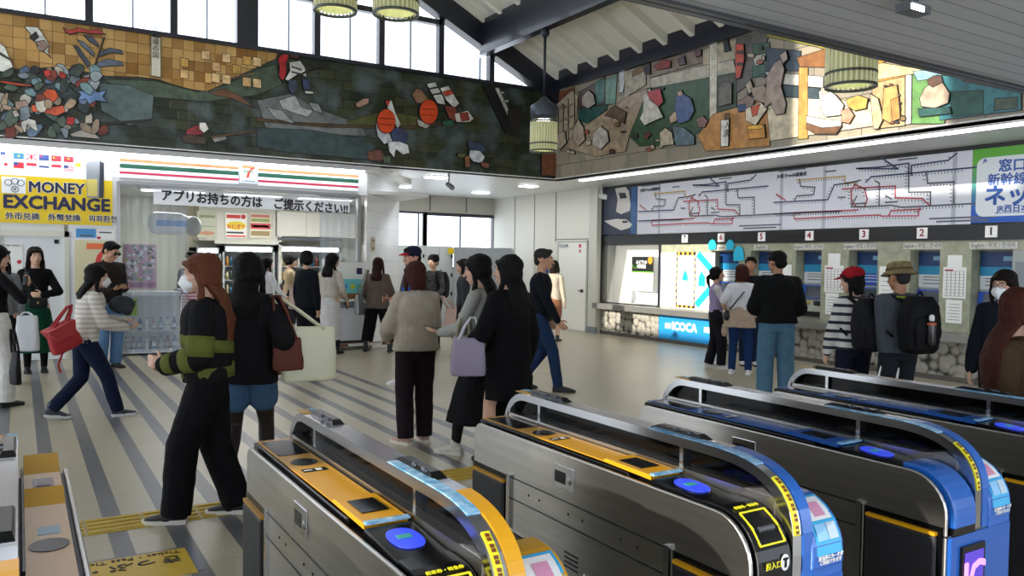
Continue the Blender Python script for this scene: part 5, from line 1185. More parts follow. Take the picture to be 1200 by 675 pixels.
            hb.rings([[c+HM @ V(a*math.cos(q), b*math.sin(q), 0)*s for q in [2*PI*j/18 for j in range(18)]] for c, a, b in
                      ((h3(0, -.03, .03), .088, .075), (h3(0, -.04, -.06), .096, .062), (h3(0, -.045, -.13), .088, .05))])
            for q in (-1, 1): hb.limb([h3(q*.078, .012, .0), h3(q*.088, .01, -.07), h3(q*.078, .02, -.125)], [.018*s, .024*s, .018*s], 8)
        elif style == 'ponytail':
            hb.limb([h3(0, -.10, .0), h3(0, -.14, -.03), h3(0, -.135, -.12), h3(0, -.12, -.2)], [.022*s, .032*s, .03*s, .01*s], 10)
        elif style == 'bun': hb.ell(h3(0, -.115, .01), V(.04, .035, .04)*s*HS, HM)
        elif style == 'back': hb.limb([h3(0, -.09, .0), h3(0, -.12, -.03)], [.03*s, .035*s], 10)
    organic('hair', hb, hm, t, vox*.9, 2, .010, TEXH)
    # hats
    if hat:
        kind, hcol, hcol2 = hat; hm2 = fabric(hcol)
        if kind in ('cap', 'backcap', 'cap_side'):
            g = organic('cap', MB().ell(h3(0, -.018, .062), V(.094, .106, .074)*s*HS, HM), hm2, t, vox*.9, 2)
            v = MB(); R = []
            for q in np.linspace(-1, 1, 9): 
                a = q*1.15; x = .072*math.sin(a); y = .066+.03*math.cos(a); R.append([h3(x, y-.02, .052), h3(x*1.02, y+.062*math.cos(a*.9), .036), h3(x*1.02, y+.062*math.cos(a*.9), .042), h3(x, y-.02, .064)])
            build('visor', v.rings(R), fabric(hcol2), g, True)
            build('crown_button', MB().ell(h3(0, -.018, .136), V(.01, .01, .005)*s*HS, HM), hm2, g, True)
        elif kind == 'bucket':
            g = build('bucket_hat', MB().rings([[h3(a*math.cos(q), -.018+b*math.sin(q), z) for q in [2*PI*j/26 for j in range(26)]] for z, a, b in ((.02, .145, .155), (.045, .11, .122), (.055, .098, .11), (.115, .088, .1), (.128, .06, .07))]), mat('camouflage', hcol, .9, color2=hcol2, scale=22, bump=.2), t, True)
            build('hat_band', MB().rings([[h3(a*math.cos(q), -.018+b*math.sin(q), z) for q in [2*PI*j/26 for j in range(26)]] for z, a, b in ((.056, .101, .113), (.075, .098, .110))], cap=False), fabric('#57492f'), g, True)
        elif kind == 'helmet':
            build('dark_cap', MB().ell(h3(0, -.015, .05), V(.095, .108, .085)*s*HS, HM), hm2, t, True)
    # top garment
    tm = topmat or fabric(top); tb = MB(); lo = loose*s
    zs = [(hem, hpw*(1.04 if hem < .1 else .86)+wide, .118), (.0, hpw*1.02+wide*.8, .122), (.08, hpw*.96+wide*.6, .116), (.18, hpw*.84+wide*.3+.01, .106), (.30, cw_*1.05, .122), (.38, cw_*1.08, .124), (.44, cw_*1.02, .106), (.485, cw_*.64, .08), (.50, .066, .064)]
    zs = [q for i, q in enumerate(zs) if i == 0 or q[0] > hem+.03]
    tb.rings([rg(P+ax*z*s+(f*bust*s if .2 < z < .4 else V(0, 0, 0)), a*s+lo, b*s+lo) for z, a, b in zs])
    for i in (0, 1):
        e, w = EL[i], WR[i]
        if sleeve > 0:
            if sleeve <= .5: tb.limb([S[i], S[i].lerp(e, sleeve*2)], [.062*s+lo*.6, .055*s+lo*.8], 12)
            else:
                u = (sleeve-.5)*2*.97; tb.limb([S[i], S[i].lerp(e, .5), e], [.054*s+lo*.5, .055*s+lo*.6, .050*s+lo*.9], 12).limb([e, e.lerp(w, .5*u), e.lerp(w, u)], [.050*s+lo*.9, .046*s+lo*.9, .036*s+lo*.55], 12)
    if collar == 'big': tb.limb([N_-ax*.035*s+r*.10*s-f*.03*s, N_+ax*.0*s-f*.065*s, N_-ax*.035*s-r*.10*s-f*.03*s], [.03*s, .036*s, .03*s], 12); tb.limb([N_-ax*.04*s+r*.10*s, N_-ax*.10*s+f*.11*s, N_-ax*.04*s-r*.10*s], [.024*s, .018*s, .024*s], 10)
    elif collar: tb.tube([N_+ax*.005*s+r*.062*s*math.cos(q)+f*(.058*s*math.sin(q)-.006*s)+ax*(.0-.02*math.sin(q))*s for q in np.linspace(0, 2*PI, 17)], .017*s, 8)
    if hood: tb.ell(N_-f*.085*s-ax*.03*s, V(.10, .06, .06)*s).limb([N_-f*.05*s+r*.09*s-ax*.01*s, N_-f*.10*s-ax*.05*s, N_-f*.05*s-r*.09*s-ax*.01*s], [.035*s, .05*s, .035*s], 10)
    tb.limb([S[0]+ax*.012*s, N_-ax*.032*s-f*.01*s, S[1]+ax*.012*s], [(.05*s+lo*.6), (.06*s), (.05*s+lo*.6)], 12)
    organic('top', tb, tm, t, vox, 4, bump_)
    # bottom garment
    bmt = bmat or fabric(bcol); bb = MB()
    bb_done = False
    if bottom in ('trousers', 'shorts'):
        bb.rings([rg(P+ax*z*s, a*s, b*s) for z, a, b in ((-.12, hpw*.86, .108), (-.02, hpw*1.04, .118), (.06, hpw*1.0, .114), (.13, hpw*.84, .098))])
        for i in (0, 1):
            k, a = K[i], F[i]; u = leg; L1 = legr*s
            if u <= .5: bb.limb([HJ[i], HJ[i].lerp(k, u*2)], [.102*s, .096*s+L1], 14)
            else:
                uu = (u-.5)*2; e_ = k.lerp(a, uu); 
                if uu > .95: e_ = a+V(0, 0, -.015*s)
                bb.limb([HJ[i], HJ[i].lerp(k, .5), k], [.102*s+L1*.3, .088*s+L1*.6, .068*s+L1], 14).tube([k, k.lerp(e_, .4), e_], [.068*s+L1, .064*s+L1, .055*s+L1*1.15], 14)
        organic('trousers' if bottom == 'trousers' else 'shorts', bb, bmt, t, vox, 3, .012)
    else:
        hz_, fl_ = skirt or (.45, .22); c2 = V(mid.x, mid.y, hz_*s); c1 = P-ax*.02*s; n = 28
        def sr(c, a, b, amp): return [c+V(a*(1+amp*math.sin(7*q))*math.cos(q), b*(1+amp*math.sin(7*q))*math.sin(q), 0) for q in [2*PI*j/n for j in range(n)]]
        spread = abs(F[0].y-F[1].y)/2*(1-hz_/P.z*s) if hz_ < .5 else 0
        bb.rings([sr(c2, fl_*s*.85, fl_*s*.75+spread*.8, .04), sr(c2.lerp(c1, .5), (fl_*.5+hpw*.55)*s, (fl_*.45+.06)*s+spread*.4, .03), sr(c1, hpw*1.03*s, .12*s, 0), sr(P+ax*.13*s, hpw*.85*s, .1*s, 0)])
        organic('skirt', bb, bmt, t, vox, 3, .010)
        if sockc:
            for i in (0, 1): build('stocking', MB().limb([K[i], K[i].lerp(F[i], .3), F[i]], [.056*s, .058*s, .040*s], 14), fabric(sockc), t, True)
    # shoes
    shm = mat('shoe_'+shoe[1:], shoe, .5, bump=.05); som = mat('sole_'+(sole or '#1a1a1a')[1:], sole or '#1a1a1a', .6)
    for i in (0, 1):
        a = F[i]; fy = rotz(math.radians(-footyaw[i])); up = heels[i]; g = lambda x, y, z: a+fy @ V(x, y, z-up*(.9 if y > .05 else .25))*s-V(0, 0, 0)
        sb = MB().limb([g(0, -.035, -.03), g(0, .05, -.036), g(0, .14, -.048), g(0, .175, -.052)], [(.037*s, .038*s), (.042*s, .036*s), (.044*s, .025*s), (.034*s, .02*s)], 14, (1, 0, 0))
        sb.limb([g(0, -.005, .0), V(a.x, a.y, a.z+shoe_h*s-.03)], [(.042*s, .044*s), .046*s], 12)
        sh_ = organic('shoe', sb, shm, t, vox*.8, 2)
        out = [(-.030, -.065), (.030, -.065), (.040, -.03), (.034, .05), (.046, .12), (.038, .18), (.0, .207), (-.038, .18), (-.046, .12), (-.034, .05), (-.040, -.03)]
        R = [[g(x, y, -.075) for x, y in out], [g(x*1.06, y*1.02, -.046) for x, y in out]]
        build('sole', MB().rings(R), som, sh_)
    if apron: 
        c = P+f*.13*s; build('apron', MB().poly([c+V(-.13, 0, -.3)*s, c+V(.13, 0, -.3)*s, c+V(.14, 0, .1)*s, c+V(.08, -.0, .40)*s, c+V(-.08, -.0, .40)*s, c+V(-.14, 0, .1)*s], (0, .008, 0)), fabric(apron), t)
        build('apron_strap', MB().tube([P+ax*.45*s+r*.07*s-f*.06*s, P-f*.125*s+ax*.2*s], .014, 6).tube([P+ax*.45*s-r*.07*s-f*.06*s, P-f*.125*s+ax*.2*s], .014, 6), fabric('#1c1c20'), t)
    M = Matrix.Translation((p.x, p.y, 0)) @ Matrix.Rotation(th, 4, 'Z')
    info = dict(o=t, M=M, s=s, P=P, N=N_, S=S, W=WR, E=EL, F=F, hc=hc, ax=ax, r=r, f=f, HD=HD, PN=PN)
    info['w'] = lambda q: M @ Vector(q)
    return info
HC_ = {'black': '#0d0b0c', 'dark': '#17110f', 'brown': '#5a3220', 'dbrown': '#2a1512', 'auburn': '#3a1a14', 'grey': '#2c2a2a'}
def item(name, label, cat, who, group=None):
    """something carried: its own thing, written in the carrier's coordinates"""
    t = thing(name, label, cat, tuple(who['o'].location), group); t.rotation_euler = who['o'].rotation_euler; ORIG[t.name] = (0, 0, 0); return t
def phone(who, k, label):
    w, d, n = who['W'][k], Vector(who['HD'][k]).normalized(), Vector(who['PN'][k]); n = (n-d*n.dot(d)).normalized(); c = w+d*.09*who['s']+n*.03
    t = item('phone', label, 'phone', who); l = d.cross(n)
    a, b, e = d*.072, l*.035, n*.004
    bevel(build('case', MB().quadbox([c-a-b-e, c+a-b-e, c+a+b-e, c-a+b-e, c-a-b+e, c+a-b+e, c+a+b+e, c-a+b+e]), M_black, t), .003)
    a, b = a*.93, b*.92; build('screen', MB().quadbox([c-a-b+e, c+a-b+e, c+a+b+e, c-a+b+e, c-a-b+e*1.2, c+a-b+e*1.2, c+a+b+e*1.2, c-a+b+e*1.2]), mat('phone_screen', '#2b3440', .1), t)
def tote(who, label, c, w, h, d, col, top, yaw=0., mt=None, flap=None, strapc=None, name='tote_bag', taper=.85, tilt=0., round_=False):
    """bag body centred at c (carrier coords), strap loop up to point top"""
    t = item(name, label, 'bag', who); c = Vector(c); m = mt or mat('bag_'+col[1:], col, .6, bump=.15, bscale=50, spec=.25); R = rotz(math.radians(yaw)) @ Matrix.Rotation(math.radians(tilt), 3, 'Y'); n = 20
    def ring(z, a, b): return [c+R @ V(a*math.copysign(abs(math.cos(q))**.45, math.cos(q)), b*math.copysign(abs(math.sin(q))**.6, math.sin(q)), z) for q in [2*PI*j/n for j in range(n)]]
    k = taper
    bo = build('bag_body', MB().rings([ring(-h/2, w/2*.93, d/2*.8), ring(-h/2+.015, w/2, d/2), ring(0, w/2*(1+k)/2, d/2*.95), ring(h/2-.01, w/2*k, d/2*.45), ring(h/2, w/2*k*.97, d/2*.35)]), m, t, True)
    b = bo.modifiers.new('folds', 'DISPLACE'); b.texture = TEX; b.strength = .02; b.mid_level = .5; b.texture_coords = 'LOCAL'
    sub = bo.modifiers.new('sub', 'SUBSURF'); sub.levels = 1; bo.modifiers.move(1, 0)
    if top is not None:
        tp = Vector(top); sm = mat('bag_'+(strapc or col)[1:], strapc or col, .5)
        for yo in (-d*.22, d*.22):
            A = c+R @ V(-w*.26, yo, h/2-.02); B = c+R @ V(w*.26, yo, h/2-.02); tt = tp+R @ V(0, yo*.4, 0)
            build('strap', MB().tube([A, A.lerp(tt, .6)+R @ V(-.02, 0, 0), tt+R @ V(-.02, 0, 0), tt+R @ V(.02, 0, 0), B.lerp(tt, .6)+R @ V(.02, 0, 0), B], (.010), 8), sm, t, True)
    if flap: build('flap', MB().poly([c+R @ V(-w*.45, -d*.55, h*.48), c+R @ V(w*.45, -d*.55, h*.48), c+R @ V(w*.30, -d*.62, 0), c+R @ V(-w*.30, -d*.62, 0)], R @ V(0, d*1.2, 0)), mat('bag_'+flap[1:], flap, .5), t)
    return t
def backpack(who, label, col, big=1., extra=True, drop=0.):
    t = item('backpack', label, 'backpack', who); s = who['s']; P, N, ax, r, f = who['P'], who['N'], who['ax'], who['r'], who['f']
    m = mat('bag_'+col[1:], col, .65, bump=.2, bscale=50, spec=.15)
    c = N-ax*(.26+drop)*s-f*(.165+.115*big)*s
    mb = MB(); n = 22
    def ring(z, a, b, o=0): return [c+ax*z*s+r*a*s*math.copysign(abs(math.cos(q))**.6, math.cos(q))+f*(b*s*math.copysign(abs(math.sin(q))**.6, math.sin(q))+o*s) for q in [2*PI*j/n for j in range(n)]]
    mb.rings([ring(-.24*big, .12*big, .07*big), ring(-.2*big, .15*big, .10*big), ring(0, .16*big, .115*big), ring(.15*big, .145*big, .095*big), ring(.23*big, .10*big, .06*big)])
    organic('pack_body', mb, m, t, .01, 3, .015)
    organic('front_pocket', MB().rings([ring(-.18*big, .10*big, .03, -.10*big), ring(-.05*big, .12*big, .035, -.115*big), ring(.06*big, .10*big, .03, -.10*big)]), m, t, .01, 2, .008)
    for q in (-1, 1):
        build('shoulder_strap', MB().tube([c+ax*.17*s+r*q*.085*s+f*.05*s, N+r*q*.10*s-f*.09*s-ax*.02*s, N+r*q*.10*s+ax*.0*s, N+r*q*.12*s+f*.12*s-ax*.10*s, P+ax*.22*s+r*q*.165*s+f*.09*s, P+ax*.12*s+r*q*.16*s-f*.12*s], [(.012, .026)]*6, 8), m, t, True)
    build('grab_handle', MB().tube([c+ax*.22*big*s+r*.04*s, c+ax*.27*big*s, c+ax*.22*big*s-r*.04*s], .009, 8), m, t, True)
    return t, c
# ------------------------------------------------------------------ the people in the hall
NV = .0075
# 1 far left, black top and white trousers
w = person(4, 478, 1.64, 60, 'person cut by the left edge in black top and white trousers, holding a phone', pos=at(-10, 478, Z=0), hair='black', hairlen=.3, top='#101012', bcol='#cfcdc8', legr=.03, shoe='#131315', head=(20, 10),
           hands=({'p': (-.2, .1, .85)}, {'p': (.14, .30, 1.28), 'd': (-.2, .3, .9), 'n': (0, -1, .2), 'pole': (1, -.3, -1)}), curl=(.4, .5), vox=NV, feet=((-.08, -.02), (.08, .10)))
phone(w, 1, 'dark phone held up by the person cut by the left edge')
tote(w, 'black umbrella-like bag hanging beside the white trousers at the left edge', (.30, .06, .42), .13, .34, .07, '#15151a', (.27, .05, .80), 0)
w = person(0, 0, 1.60, 190, 'person in a grey top and dark skirt mostly hidden behind the white trousers', pos=at(2, 452, Z=0), hair='black', top='#6f7074', bottom='skirt', bcol='#18181c', skirt=(.35, .22), shoe='#15151a', vox=.011)
tote(w, 'white plastic bag held beside the green skirt', (-.28, .12, .62), .26, .42, .10, '#c8cacf', (-.26, .06, .86), 0)
# 2 green skirt
w = person(42, 436, 1.64, 178, 'woman in black jumper and long dark green skirt standing against the shop door', hair='dark', hairlen=.22, top='#0e0e10', hem=.08, bottom='skirt', bcol='#0f3d2c', skirt=(.28, .27), shoe='#0c0c0e', sockc='#101014', head=(-8, 0),
           hands=({'p': (-.08, .20, 1.08), 'd': (1, .1, .1), 'n': (0, -1, 0), 'pole': (-1, -.3, -.6)}, {'p': (.26, .08, .86)}), loose=.01, vox=.009)
t = tote(w, 'small black shoulder bag with a clasp worn over the green skirt', (-.02, .20, .92), .22, .13, .07, '#121316', None, 0, name='shoulder_bag', taper=.97)
build('shoulder_strap', MB().tube([V(-.11, .19, .98), V(.05, .16, 1.2), V(.13, .05, 1.37), V(.10, -.07, 1.36), V(-.02, -.15, 1.1)], .005, 6), M_black, t); build('clasp', MB().box(-.03, -.01, .235, .245, .91, .935), mat('brass', '#b09a5a', .3, .8), t)
tote(w, 'pale grey tote bag at the elbow of the woman in the green skirt', (.30, .10, .76), .28, .24, .09, '#b5b1a8', (.27, .06, 1.0), 10)
# 3 striped cardigan walking right
w = person(98, 490, 1.52, 82, 'woman in a striped cream jumper and face mask striding right past the shop door', hair='black', style='long', hairlen=.12, head=(5, 5), lean=.18, top='#c9c3b8', topmat=bandmat('cream_rib', '#cfc9bf', '#b0aaa0', 2, .045, .35),
           bcol='#151c33', legr=.010, shoe='#2f3440', sole='#c9c9cc', mask=True, feet=((-.07, -.30), (.07, .33)), heels=(.05, 0), hem=-.06,
           hands=({'p': (-.12, .42, 1.05), 'd': (.3, 1, 0), 'n': (0, 0, -1)}, {'p': (.10, .40, .98), 'd': (-.3, 1, 0), 'n': (0, 0, 1)}), loose=.02, vox=NV)
t = tote(w, 'red leather backpack worn low over the hip of the woman in the striped jumper', (.26, -.20, .80), .29, .25, .13, '#9c2a2e', (.21, -.14, 1.08), -70, flap='#a83034', name='red_backpack', tilt=24, taper=.8)
build('hanging_strap', MB().tube([V(.25, -.2, .66), V(.27, -.24, .55), V(.26, -.22, .48)], .010, 6), mat('bag_9c2a2e', '#9c2a2e'), t)
t = item('folded_jacket', 'dark grey folded jacket carried in the arms of the woman in the striped jumper', 'clothing', w)
organic('cloth', MB().ell((.02, .33, 1.07), (.10, .12, .09)).limb([V(-.08, .34, 1.10), V(.10, .36, 1.02)], [.05, .05]), fabric('#33363a'), t, .011, 3, .02)
# 4 man in jacket, jeans and sunglasses
w = person(127, 431, 1.74, 150, 'man in dark brown jacket, jeans and sunglasses looking down at his phone', sex='m', hair='black', style='short', head=(-15, 22), glasses='sun', top='#2a2422', collar='stand', loose=.02, bcol='#5b7ea6', legr=.018, shoe='#17171a', skin='mid',
           hands=({'p': (-.06, .30, 1.10), 'd': (.6, .7, .2), 'n': (0, -.2, 1)}, {'p': (.10, .28, 1.08), 'd': (-.7, .5, .3), 'n': (0, -.3, 1)}), vox=.009)
phone(w, 0, 'phone in the hands of the man in sunglasses')
# 5 khaki and black jumper
w = person(247, 607, 1.585, -82, 'woman with long copper brown hair, face mask and black and olive jumper walking left', hair='brown', hairlen=.30, mask=True, head=(-4, 4), topmat=None, top='#111113', loose=.035, hem=-.02, bcol='#0c0c0f', legr=.035, shoe='#0c0c0e', sole='#d8d2c6',
           feet=((-.07, .20), (.08, -.16)), footyaw=(4, 2), heels=(0, .0), lean=.03, hands=({'p': (-.10, .27, 1.02), 'd': (.4, .8, .2), 'n': (1, -.2, 0)}, {'p': (.03, .28, .98), 'd': (-.6, .5, .3), 'n': (-.4, -.6, .3)}), vox=.0065, wide=.01, bump_=.018)
olive = fabric('#5a5f2a'); P, s, ax, f, r, N_ = w['P'], w['s'], w['ax'], w['f'], w['r'], w['N']
pt = MB()
def hugband(z0, z1, th0, th1, a, b, k=10):
    R = []
    for q in np.linspace(th0, th1, k):
        u = (q-th0)/(th1-th0); c0 = P+ax*(z0[0]*(1-u)+z0[1]*u)*s; c1 = P+ax*(z1[0]*(1-u)+z1[1]*u)*s; d = r*math.cos(q)*a+f*math.sin(q)*b
        R.append([c0+d, c1+d, c1+d*.9, c0+d*.9])
    return R
for z0, z1 in (((.02, .0), (.09, .07)), ((.30, .14), (.38, .22))):
    o = build('olive_band', MB().rings(hugband(z0, z1, math.radians(-100), math.radians(280), .207*s, .163*s, 26)), olive, w['o'], True)
for i in (0, 1):
    E_, W_, S_ = w['E'][i], w['W'][i], w['S'][i]
    for a, b, p0, p1, ra, rb in ((S_, E_, .52, .98, .090, .088), (E_, W_, .12, .42, .088, .082), (E_, W_, .66, .93, .074, .062)):
        A, B = a.lerp(b, p0), a.lerp(b, p1); build('olive_sleeve_band', MB().tube([A, A.lerp(B, .5), B], [ra*s*.97, (ra+rb)/2*s, rb*s*.97], 16), olive, w['o'], True)
build('earring', MB().tube([w['hc']+V(-.078*s, .0, -.04+.0)+V(0, .012*math.cos(q), .012*math.sin(q)) for q in np.linspace(0, 2*PI, 10)], .0015, 5), mat('brass', '#b09a5a'), w['o'])
# 6 hooded black jacket and denim shorts
w = person(289, 578, 1.60, 12, 'woman in black hooded jacket, denim shorts and dark tights behind the copper-haired woman', hair='black', style='long', hairlen=.16, hood=True, loose=.035, top='#141416', hem=-.12, bottom='shorts', bcol='#3f5a78', leg=.26, legr=.012, shoe='#cfcac2', sole='#dcd9d2',
           skin='mid', feet=((-.08, -.22), (.10, .22)), heels=(.12, 0), hands=({'p': (-.22, .08, .95)}, {'p': (.25, .0, .95)}), vox=.0065, head=(10, 0))
for i in (0, 1):
    K_ = w['F'][i]
tights = mat('sheer_tights', '#1c1210', .5)
Pm = w['P']
def add_tights(w, m):
    s = w['s']; mb = MB()
    for i, sg in ((0, -1), (1, 1)):
        hj = w['P']-w['ax']*.03*s+w['r']*.088*s*sg; k, a = ik(hj, w['F'][i], .43*s, .42*s, (sg*.12, 1, 0)); mb.limb([hj, hj.lerp(k, .5), k], [.091*s, .077*s, .057*s], 14).limb([k, k.lerp(a, .3), a], [.057*s, .058*s, .039*s], 14)
    organic('tights', mb, m, w['o'], .008, 2)
add_tights(w, tights)
tote(w, 'large cream tote bag on the shoulder of the woman in the black hooded jacket', (.40, -.02, .92), .36, .36, .13, '#cfcdb0', (.17, -.02, 1.30), 25, taper=.95)
tote(w, 'brown leather handbag hanging under the cream tote bag', (.28, -.12, .93), .20, .22, .09, '#5a2c1c', (.19, -.05, 1.30), 20)
# shop visitors and staff
person(221, 0, 1.62, 200, 'person in a black cap and dark clothes behind the left vinyl curtain', pos=V(2.55, 14.75, 0), sex='m', style='short', hat=('cap', '#0e0e10', '#0e0e10'), top='#1b1c22', bcol='#1a1a1e', vox=.012)
w = person(307, 0, 1.55, 60, 'woman with dark hair and white sleeves shopping inside the shop', pos=V(3.72, 14.3, 0), hair='black', style='long', hairlen=.2, top='#d6d6da', bcol='#23242c', vox=.011, hands=(None, {'p': (.18, .3, .95)}))
w = person(333, 0, 1.60, 75, 'shop clerk in a beige shirt with a dark apron strap', pos=V(4.35, 15.1, 0), hair='black', style='bun', top='#a8977a', bcol='#23242c', apron='#23262e', vox=.011, hands=({'p': (-.1, .35, 1.05)}, {'p': (.12, .36, 1.02)}), head=(10, 10))
# 10 dark suit
w = person(357, 424, 1.66, 45, 'woman in a dark navy trouser suit with tied hair entering the shop', hair='black', style='back', head=(-55, 0), top='#12141c', hem=-.10, loose=.018, bcol='#101218', legr=.02, shoe='#14161c', shoe_h=.1, feet=((-.08, -.05), (.10, .12)), hands=({'p': (-.24, .1, .85)}, None), vox=.009)
tote(w, 'clear carrier bag with red groceries beside the navy suit', (-.32, .12, .93), .24, .34, .1, '#b09a90', (-.28, .1, 1.16), 0)
# 11 white dress
w = person(384, 415, 1.63, 30, 'woman in white knit and long white skirt at the shop counter', hair='black', style='long', hairlen=.12, head=(35, 10), top='#bfb6ae', hem=.03, bottom='skirt', bcol='#d0cfd0', skirt=(.25, .20), shoe='#101012', sockc='#15151a', feet=((-.06, 0), (.12, .1)),
           hands=({'p': (-.05, .3, 1.0)}, {'p': (.24, .22, .92), 'd': (0, .5, -.8)}), vox=.009)
phone(w, 1, 'dark phone in the hand of the woman in the white skirt')
# 12 taupe jacket
w = person(441, 412, 1.58, 14, 'woman in a taupe jacket and black wide trousers with a silver bag at her left', hair='dbrown', style='long', hairlen=.13, top='#63564f', hem=-.13, loose=.03, wide=.02, bcol='#101014', legr=.05, leg=.86, shoe='#141417', shoe_h=.14, feet=((-.20, .0), (.26, -.05)), hands=({'p': (-.2, .25, .95)}, {'p': (.28, .2, .88)}), vox=.009)
tote(w, 'silver shoulder bag on the left shoulder of the woman in the taupe jacket', (-.27, -.04, .78), .26, .34, .11, '#a9adb2', (-.15, -.02, 1.36), 70, mt=mat('bag_silver', '#a9adb2', .3, .6), strapc='#8f8c86')
# 13 man with the cap
w = person(487, 447, 1.72, -118, 'man in a navy cap with red peak and a grey and blue top, facing left', sex='m', skin='red', hair='dark', style='short', hat=('cap', '#1a1f33', '#b3202c'), head=(0, 6), topmat=bandmat('grey_blue_top', '#3a3b42', '#3a3b42', 2, 10, .5), top='#3a3b42', bcol='#15161c', shoe='#d8d8d8', sole='#e4e4e4',
           sleeve=.55, feet=((-.08, .24), (.10, -.15)), hands=({'p': (-.14, .30, 1.02), 'd': (.3, 1, .1)}, {'p': (.14, .32, 1.05), 'd': (-.3, 1, .1)}), vox=.009)
sb = w; build('blue_chest_band', MB().rings([[sb['P']+sb['ax']*z*sb['s']+sb['r']*.176*sb['s']*math.cos(q)+sb['f']*.146*sb['s']*math.sin(q) for q in [2*PI*j/24 for j in range(24)]] for z in (.22, .29)], cap=False), fabric('#24509c'), sb['o'], True)
phone(w, 0, 'black phone held by the man in the red-peaked cap')
# 14 beige jumper
w = person(486, 519, 1.53, -14, 'woman in a pale beige wide-collared jumper and dark plum trousers seen from behind', hair='auburn', style='bob', collar='big', top='#a09688', loose=.042, hem=-.05, wide=.012, bcol='#1d1419', legr=.022, shoe='#b08d7c', sole='#d8cfc4', shoe_h=.03, skin='light', head=(-12, 8),
           feet=((-.10, -.04), (.10, .02)), footyaw=(-30, -5), heels=(.0, 0), hands=({'p': (-.22, .28, 1.00)}, {'p': (.14, .34, 1.04)}), curl=(.5, .5), vox=.0065, bump_=.015)
# 15 dark person with helmet-like cap
w = person(507, 408, 1.62, -150, 'person with a black cap and patterned dark jacket behind the man in the red-peaked cap', hair='black', style='short', hat=('helmet', '#121216', '#121216'), topmat=mat('dark_print', '#17181d', .8, color2='#5d5a58', scale=30), bcol='#14151b', vox=.011, hands=({'p': (-.2, .25, .95)}, {'p': (.2, .25, .95)}))
backpack(w, 'large black backpack on the person in the patterned dark jacket', '#1c1d22', 1.05)
tote(w, 'cream paper bag hanging low beside the pale beige jumper', (-.36, .0, .50), .28, .46, .14, '#c8a99c', (-.26, .15, .92), 0, taper=.7)
# 19 woman half hidden
w = person(542, 420, 1.56, -95, 'woman in a spotted dark jacket half hidden behind the long-haired pair', hair='dark', style='bob', topmat=mat('dark_spots', '#1c1e28', .8, color2='#2a2c36', scale=40), bcol='#14151b', vox=.011)
# 16 grey-white knit
w = person(568, 533, 1.62, -68, 'woman with long black hair in a grey-white knit and sheer black skirt, phone in hand', hair='black', style='long', hairlen=.26, head=(-6, 8), top='#93938d', loose=.012, hem=.07, bottom='skirt', bcol='#0c0c0e', skirt=(.28, .27), sockc='#1b1716', shoe='#b9b5aa', sole='#c9c4b8',
           feet=((-.08, .24), (.09, -.18)), lean=.06, hands=({'p': (-.06, .40, 1.04), 'd': (.2, 1, .1), 'n': (.1, -.1, 1)}, {'p': (.10, .34, 1.00), 'd': (-.5, .8, .1), 'n': (0, 0, 1)}), curl=(.3, .4), vox=.0065)
phone(w, 0, 'phone held out by the woman in the grey-white knit')
tote(w, 'small sand-coloured bag in front of the lilac bag', (-.22, .10, .84), .20, .26, .09, '#8f866e', (-.17, .12, 1.10), -60)
# 17 all black
w = person(594, 545, 1.60, -40, 'woman with straight black hair, all in black, carrying a lilac bag', hair='black', style='long', hairlen=.20, head=(-25, 0), top='#08080a', hem=-.10, loose=.03, bottom='skirt', bcol='#08080a', skirt=(.56, .24), shoe='#101012', skin='light', feet=((-.10, .12), (.08, -.16)),
           hands=({'p': (-.26, .20, .98)}, {'p': (.25, .05, .85)}), vox=.0065)
t = tote(w, 'lilac quilted handbag with white straps on the arm of the woman all in black', (-.34, .05, .84), .27, .29, .12, '#8c8294', (-.26, .10, 1.12), -45, strapc='#b9b6bc', taper=.86)
# 18 man walking right
w = person(628, 457, 1.73, 98, 'grey-haired man in dark jumper and jeans walking to the right', sex='m', skin='mid', hair='grey', style='short', head=(0, 4), top='#10131b', hem=-.06, loose=.012, bcol='#1d2f4e', legr=.004, shoe='#17181c', feet=((-.08, -.20), (.08, .28)), heels=(.05, 0), lean=.03,
           hands=({'p': (-.22, .12, .84)}, {'p': (.24, .28, .86), 'd': (0, .7, -.7)}), vox=.008)
w = person(648, 400, 1.56, 20, 'person in a cream coat behind the grey-haired man', hair='dark', style='bob', top='#b5aa98', bcol='#8f5f48', bottom='skirt', skirt=(.5, .2), vox=.012)
# group at the machines
w = person(836, 431, 1.50, 85, 'girl with a ponytail in a lilac vest and white sleeves, dark wide trousers', hair='black', style='ponytail', head=(0, -4), top='#9f8fb4', hem=.02, sleeve=0, bcol='#1c1a20', legr=.022, shoe='#d0cfd2', sole='#e4e4e4', feet=((-.07, -.08), (.07, .12)),
           hands=({'p': (-.1, .36, 1.0), 'd': (.2, 1, 0)}, {'p': (.12, .34, .96), 'd': (-.2, 1, 0)}), vox=.009)
sl = MB()
for i in (0, 1): sl.limb([w['S'][i], w['S'][i].lerp(w['E'][i], .5), w['E'][i]], [.064*w['s'], .058*w['s'], .05*w['s']], 12).limb([w['E'][i], w['W'][i]], [.05*w['s'], .036*w['s']], 12)
organic('white_sleeve', sl, fabric('#c6c4ca'), w['o'], .01, 3, .008)
w = person(866, 438, 1.54, 8, 'woman in a white T-shirt, jeans and a tied beige jacket, seen from behind', hair='auburn', style='bob', head=(10, 0), top='#ccccd2', sleeve=.42, hem=.0, loose=.02, bcol='#16305a', legr=.002, shoe='#d0cfd2', sole='#e4e4e4', feet=((-.12, 0), (.14, .0)), hands=({'p': (-.24, .12, .98)}, {'p': (.24, .1, .98)}), vox=.008)
P, s = w['P'], w['s']
